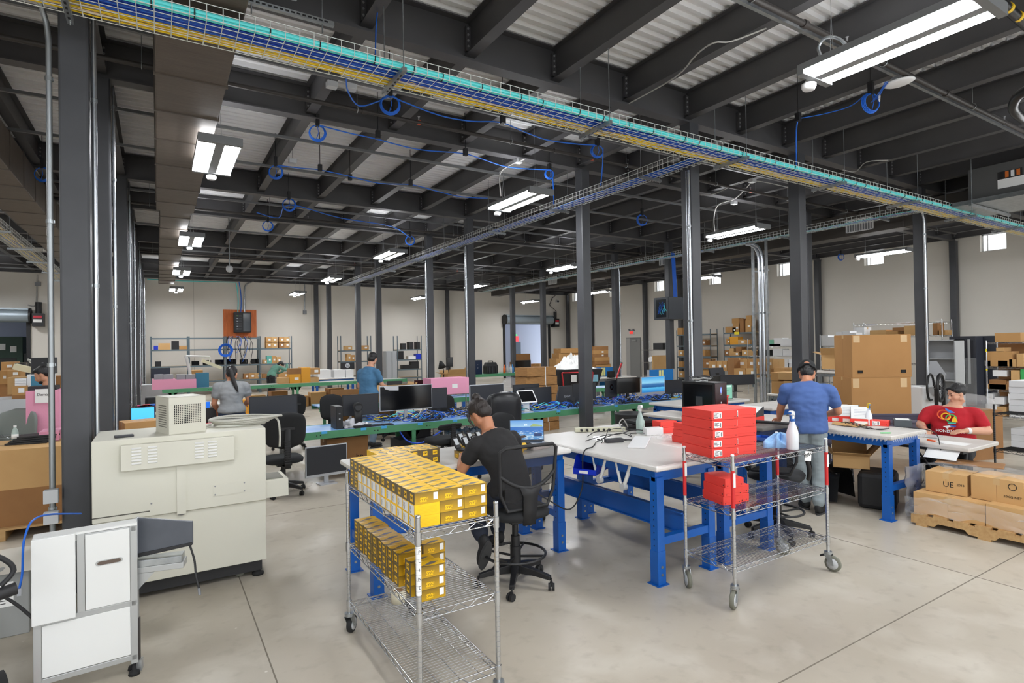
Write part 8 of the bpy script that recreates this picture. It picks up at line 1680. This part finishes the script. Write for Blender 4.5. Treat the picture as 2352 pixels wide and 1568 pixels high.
for k in range(3): m.box(-w/2+.5+.35*k, -.525, 1.95+.1*(k % 2), -w/2+.7+.35*k, -.5, 2.2+.1*(k % 2), paper)
m.build('notices', t)
for k, (px, py, w, h, z) in enumerate(((1197, 820, 1.0, .5, .9), (1195, 832, 1.2, .45, .45), (1196, 850, 1.2, .45, 0), (1234, 840, .6, .75, 0))):
    c = Yp(px, py, YB+1.0); carton('cardboard_box', f'crumpled carton in the opening of the right rolling door, {ORD[k]} from the top', c.x, YB+1.0, z, w, .6, h, 14*k-10, [card3, card, card3, card][k], 'cartons in the rolling door opening')
# ---- tilt truck with paper waste and cartons near the right back corner
c = Fp(1300, 872, 18.5); t = thing('tilt_truck', 'black plastic tilt truck on a red frame full of paper waste', 'tilt truck', (c.x+.3, c.y, 0), math.radians(-25))
MB().loft([[(-.55, -.4, .3), (.55, -.4, .3), (.55, .4, .3), (-.55, .4, .3)], [(-.75, -.5, .75), (.75, -.5, .75), (.75, .5, .75), (-.75, .5, .75)], [(-.85, -.55, 1.1), (.85, -.55, 1.1), (.85, .55, 1.1), (-.85, .55, 1.1)]], black_sat, True, False).build('tub', t, bevel=.02)
m = MB()
for s in (-1, 1): m.tube([(s*.45, -.6, .12), (s*.45, -.6, .55), (s*.5, -.6, 1.0)], .025, mat('frame red', (190, 36, 44), .4), 8)
m.tube([(-.6, -.6, .55), (.6, -.6, .55)], .025, MATS['frame red'], 8).tube([(-.5, -.6, 1.0), (.5, -.6, 1.0)], .022, MATS['frame red'], 8); m.build('frame', t)
for s in (-1, 1): MB().cyl((s*.5-.04, 0, .15), (s*.5+.04, 0, .15), .15, rubber, 16).build('wheel', t)
for k in range(3): MB().box(-.2+.35*k, -.562, .7, -.02+.35*k, -.545, .92, paper if k != 2 else mat('pale blue sticker', (140, 200, 220), .5)).build('sticker', t)
m = MB().grid(lambda u, v: (c.x+.3+1.3*(u-.5), c.y+.9*(v-.5), 1.1+.5*(1-abs(2*u-1)**2)*(1-abs(2*v-1)**2)*(.6+.9*abs(noise.noise(Vector((9*u, 9*v, 4)))))), 30, 24, paper, False); tag(m.build('paper_waste'), 'heap of crumpled white paper in the black tilt truck', 'paper waste')['kind'] = 'stuff'
for k, (x0, y0, x1, y1) in enumerate(((1288, 800, 1330, 812), (1284, 811, 1330, 823), (1278, 823, 1300, 842))):
    cpx(f'flattened brown carton piled behind the tilt truck, {["top", "middle", "lower left"][k]}', x0, y0, x1, y1, 'Y', 22.6, .6, card, None, group='cartons behind the tilt truck')
o = boxm('carton_platform', 'loaded brown carton base of the pile behind the tilt truck', 'cardboard box', Yp(1305, 850, 23.0).x, 23.0, 0, 1.4, .8, max(.4, Yp(1305, 842, 22.6).z), card3)
zz_ = 0
for k, (y0, y1, dx) in enumerate(((836, 845, 6), (828, 837, 3), (820, 828, 3), (812, 820, 0), (804, 812, 0), (795, 804, 0))):
    cpx(f'brown carton in the tall pile right of the middle column, {ORD[5-k]} from the top', 1363+dx, y0, 1397+dx, y1, 'Y', 21.5, .6, [card, card3][k % 2], None, group='tall carton pile by the middle column', lab=k in (3, 4))
boxm('large_carton', 'big brown carton under the tall pile right of the middle column', 'cardboard box', Yp(1383, 850, 21.5).x+.05, 21.85, 0, .9, .65, Yp(1383, 845, 21.5).z, card)
# blue privacy screens and desks
scr = mat('blue screen fabric', (24, 118, 190), .8)
for k, (x0, y0, x1, y1, Y_) in enumerate(((1362, 843, 1408, 872, 15.6), (1490, 848, 1545, 880, 12.0))):
    a, b_, zb2, zt2 = mpx(x0, y0, x1, y1, 'Y', Y_); w = abs(b_.x-a.x); t = thing('desk_screen', f'blue fabric desk screen {"beyond the middle column" if k == 0 else "in front of the wall rack column"}', 'screen', ((a.x+b_.x)/2, Y_, 0))
    MB().box(-w/2, -.02, .4, w/2, .02, zt2, scr).build('panel', t, bevel=.01); MB().box(w/2, -.03, 0, w/2+.05, .03, zt2, silver).box(-w/2-.05, -.03, 0, -w/2, .03, zt2, silver).build('posts', t)
    m = MB()
    for q_ in range(2): m.box(-.1+.1*q_, -.026, zt2-.3, -.02+.1*q_, -.021, zt2-.02, mat('yellow note', (236, 230, 150), .7))
    m.build('notes', t)
    bench(f'desk before the blue screen {"beyond the middle column" if k == 0 else "in front of the wall rack column"}', (a.x+b_.x)/2-.9, Y_-.75, (a.x+b_.x)/2+.9, Y_-.06, .74, 'x', lam_white, stringer=False, leg_m=grey_pl, low=False, name='desk')
tag(MB().tube([Fp(1418, 862, 16), Fp(1427, 835, 16.3)], .025, mat('frame red', (190, 36, 44), .4), 8).tube([Fp(1424, 845, 16.2), Fp(1428, 833, 16.35)], .03, black_pl, 8).tube([Fp(1418, 862, 16), Fp(1406, 872, 15.6)-Vector((0, 0, .6))], .02, MATS['frame red'], 6).build('broom_handle'), 'red and black tool handle leaning by the grey exit door', 'handle')
for k, (px, pz) in enumerate(((700, .5),)): pass
t = monitor('black monitor on the bench before the far blue screen', 1395, 852, 1412, 871, 'Y', 14.9, .74, screen_off)
# white utility cart by door
t = wire_cart('white-topped utility cart with towel rolls left of the wall rack column', Xp(1510, 850, 20).x, Xp(1510, 850, 20).y, math.radians(-90), 1.5, .5, (.4, 1.0, 1.6), 2.05, cast=0, name='wire_rack', pitch=.06)
bx = Xp(1510, 850, 20)
boxm('black_gear', 'black equipment on top of the towel cart', 'gear', bx.x, bx.y-.2, 1.61, .3, .6, .3, black_sat)
for k in range(3): tag(MB().cyl((bx.x-.2, bx.y-.35+.3*k, 1.14), (bx.x+.1, bx.y-.35+.3*k, 1.14), .13, white_pl, 16).build('towel_roll'), f'white towel roll on the utility cart, {ORD[k]} from the right', 'roll', 'white towel rolls')
cpx('tall tan cardboard sheet leaning by the wall rack column', 1500, 816, 1530, 850, 'Y', 14.2, .05, card2, 0, 'cardboard_sheet', seam=False, tp=False)
# rear right green bench load
YZ = 18.7
t = thing('hard_case', 'black ribbed hard case standing on the far green bench', 'case', (Yp(1133, 858, YZ).x, YZ+.2, .84)); a, b_, zb2, zt2 = mpx(1120, 829, 1146, 856, 'Y', YZ); w = b_.x-a.x; h = zt2-.84
MB().loft([[(-w/2, -.15, 0), (w/2, -.15, 0), (w/2, .15, 0), (-w/2, .15, 0)], [(-w/2, -.15, h*.6), (w/2, -.15, h*.6), (w/2, .15, h*.6), (-w/2, .15, h*.6)], [(-w*.38, -.12, h*.9), (w*.38, -.12, h*.9), (w*.38, .12, h*.9), (-w*.38, .12, h*.9)]], black_pl, True, False).build('shell', t, bevel=.015); m = MB()
for s in (-1, 0, 1): m.box(s*w*.3-.02, -.165, .02, s*w*.3+.02, -.15, h*.58, darkgrey)
m.tube([(-w*.2, 0, h*.9), (-w*.18, 0, h), (w*.18, 0, h), (w*.2, 0, h*.9)], .02, black_sat, 6); m.build('handle', t)
c = Yp(1099, 850, YZ); pc_tower('dark tower with a blue-lit glass side on the far green bench', c.x, YZ+.2, .84, 0, .38, .3, zY(1099, 827, YZ)-.84, black_pl, True, mat('blue glow front', (30, 44, 70), .2))
monitor('black monitor on the far green bench before the rolling door', 1183, 827, 1219, 849, 'Y', YZ+.15, .84, screen_off)
for k, (px, mt) in enumerate(((1157, mat('orange bottle', (240, 110, 40), .4)), (1164, lightgrey), (1172, white_pl), (1176, mat('blue label bottle', (60, 140, 210), .4)))):
    c = Yp(px, 850, YZ); o = MB().lathe([(0, 0), (.05, 0), (.05, .2), (.02, .27), (.02, .33), (0, .33)], (0, 0, 0), mt, 12).build('bottle'); o.location = (c.x, YZ-.05, .84); tag(o, f'{["orange", "pale grey", "white", "blue"][k]} bottle on the far green bench', 'bottle')
t = thing('desk_lamp', 'black gooseneck desk lamp left of the wide tube column', 'lamp', (Yp(1019, 860, 15.5).x, 15.5, .75)); MB().cyl((0, 0, 0), (0, 0, .03), .1, black_pl, 14).tube([(0, 0, .03), (0, 0, .4), (-.03, 0, .62)], .015, black_pl, 8).build('stand', t); MB().lathe([(.13, 0), (.06, .16), (.03, .22), (0, .22)], (0, 0, 0), black_pl, 14, T(-.04, 0, .5) @ R(-15, 'Y')).build('shade', t)
bench('blue-fronted bench with the gooseneck lamp', Yp(1000, 860, 15.5).x, 15.2, Yp(1062, 860, 15.5).x, 15.95, .75, 'x', lam_white, stringer=False, low=False)
monitor('small monitor on a pole beside the gooseneck lamp', 1025, 820, 1040, 842, 'Y', 15.7, .75, screen_off)
carton('open_carton', 'open tan carton beside the wide tube column on the lamp bench', Yp(1052, 858, 15.3).x, 15.5, .751, .7, .45, .3, 0, card2, openf=True, cat='cardboard box')
for k, (x0, x1, mt, w) in enumerate(((730, 760, white_pl, 'white appliance'), (768, 792, white_pl, 'white label printer'), (795, 812, white_pl, 'white roll printer'))):
    cpx(f'{w} on the blue-fronted table behind the rear bench', x0, 849, x1, 861, 'Y', 21.0, .5, mt, .82, 'appliance', 'appliance', None, 0, seam=False, tp=False)
bench('blue-fronted table with white appliances behind the rear bench', Yp(722, 862, 21).x, 20.9, Yp(815, 862, 21).x, 21.7, .82, 'x', lam_white, stringer=False, low=False)
monitor('black monitor with a round hp mark facing away behind the man in blue', 782, 832, 814, 848, 'Y', 21.9, .82, black_sat, black_sat, mark=hp(0, .55, .09))
# ================================================================ left bay behind the nearest column
YL = 10.3
bench('low white desk in the left bay with foam boxes in front', -3.4, 11.2, -1.0, 11.9, .74, 'x', lam_white, stringer=False, leg_m=grey_pl, low=False, name='desk')
t = wire_cart('wire cart with pink foam boxes in the left bay', Yp(100, 925, 9.0).x+.1, 9.25, 0, 1.2, .5, (.3, .88), .98, mt=galv, cast=.05)
a, b_, zb2, zt2 = mpx(59, 897, 132, 925, 'Y', 9.0)
o = cpx('pink foam box with a handwritten sign on the left bay cart', 59, 897, 135, 925, 'Y', 9.02, .42, pink_foam, .888, 'foam_box', 'box', seam=False, tp=False, lab=0)
M_ = Yp(102, 906, 9.0); m = MB().box(M_.x-.09, 9.008, M_.z-.1, M_.x+.09, 9.012, M_.z+.07, paper).text('Damage', T(M_.x, 9.007, M_.z+.0) @ R(90, 'X'), .045, ink, .0005); tag(m.build('paper_sign'), 'white handwritten Damage sign on the pink foam box', 'sign')
cpx('black laptop tray lying on the pink foam box in the left bay', 64, 887, 130, 897, 'Y', 9.1, .3, black_sat, None, 'laptop_tray', 'tray', seam=False, tp=False)
cpx('pink foam box on the lower shelf of the left bay cart', 68, 945, 135, 975, 'Y', 9.05, .4, pink_foam, .31, 'foam_box', 'box', seam=False, tp=False)
cpx('low pink foam block with a slot in front of the left bay cart', 89, 966, 135, 986, 'Y', 8.0, .35, pink_foam, .9, 'foam_block', 'box', seam=False, tp=False, h=.1)
q = random.Random(12)
for k in range(4): boxm('dark_laptop', f'closed black laptop stacked on the cartons by the nearest column, {ORD[k]} from the bottom', 'laptop', Zp(90, 1000, .9).x+.02*k, Zp(90, 1000, .9).y-.55+.02*k, .892+.02*k, .36, .26, .018, black_sat, 6*k-8, .003, 'closed laptops on the left cartons')
c = Zp(33, 1002, .9); water_bottle('clear water bottle on the cartons at the left edge', c.x+.12, c.y-.7, .892, .2)
t = chair('office chair with a lime green seat in the left bay', Yp(45, 950, 8.9).x-.1, 9.3, 120, .5, 'pad', arms=True, fab=mat('lime fabric', (158, 184, 36), .8), bw=.44, bh=.3)
index_kids()
t = chair('grey upholstered chair back at the left edge', Yp(4, 930, 8.6).x-.05, 8.9, 150, .5, 'pad', fab=mat('grey upholstery', (122, 128, 124), .8), bw=.5, bh=.55)
cpx('teal-backed monitor in the left bay', 71, 862, 112, 890, 'Y', 11.4, .05, mat('teal panel', (50, 118, 146), .5), .741, 'monitor', 'monitor', seam=False, tp=False)
c = Yp(98, 845, 12.3); pc_tower('grey computer tower standing on white cartons in the left bay', c.x, 12.5, zY(98, 859, 12.3), 0, .3, .4, zY(98, 821, 12.3)-zY(98, 859, 12.3), darkgrey)
cpx('white carton stack under the grey computer tower', 62, 859, 118, 905, 'Y', 12.3, .5, white_pl, 0, 'white_carton', 'box', seam=False, tp=False)
for k, (x0, y0, x1, y1, Y_, mt, w) in enumerate(((17, 866, 62, 905, 12.9, card2, 'tall tan carton behind'), (28, 886, 62, 907, 12.2, card, 'brown labelled carton in front'), (27, 907, 62, 916, 12.2, card3, 'low brown carton'))):
    cpx(f'{w} in the left bay stack', x0, y0, x1, y1, 'Y', Y_, .4, mt, None, 'cardboard_box', lab=k == 1)
boxm('carton_table', 'grey table under the left bay cartons', 'table', Yp(40, 916, 12.5).x, 12.6, 0, 1.2, .9, Yp(40, 916, 12.2).z, lightgrey)
for k in range(3): cpx(f'flat white box on the brown labelled carton in the left bay, {ORD[2-k]} from the top', 34, 869+5.6*k, 60, 875+5.6*k, 'Y', 12.25, .3, white_pl, None, 'white_box', 'box', 'flat white boxes in the left bay', seam=False, tp=False)
for k, (x0, y0, x1, y1) in enumerate(((2, 831, 34, 850), (34, 833, 56, 849), (0, 850, 17, 882), (17, 850, 47, 866))):
    cpx(f'taped brown carton by the left rolling door, {ORD[k]} of four', x0, y0, x1, y1, 'Y', 21.0-.4*k, .7, card if k != 1 else black_sat, None, group='taped cartons by the left door', lab=1)
boxm('large_carton', 'low brown carton base by the left rolling door', 'cardboard box', Yp(20, 870, 21).x, 21.2, 0, 2.4, 1.0, max(.3, Yp(20, 868, 20.6).z), card3)
c = Yp(65, 848, 13.6); t = thing('magnifier_lamp', 'cream magnifier lamp on an arm in the left bay', 'lamp', (Yp(104, 850, 13.6).x, 13.6, .9)); z_ = c.z-.9
MB().tube([(0, 0, 0), (0, 0, z_+.05), (-.25, 0, z_+.18), (c.x-t.location.x+.1, 0, z_+.06)], .022, white_pt, 8).build('arm', t); MB().box(-.2, -.14, -.05, .16, .14, .05, mat('cream lamp', (232, 224, 190), .5), T(c.x-t.location.x, 0, z_) @ R(18, 'Y')).build('lamp_head', t)
boxm('lamp_stand', 'white pedestal carrying the left bay magnifier lamp', 'stand', t.location.x, 13.6, 0, .4, .4, .9, white_pl)
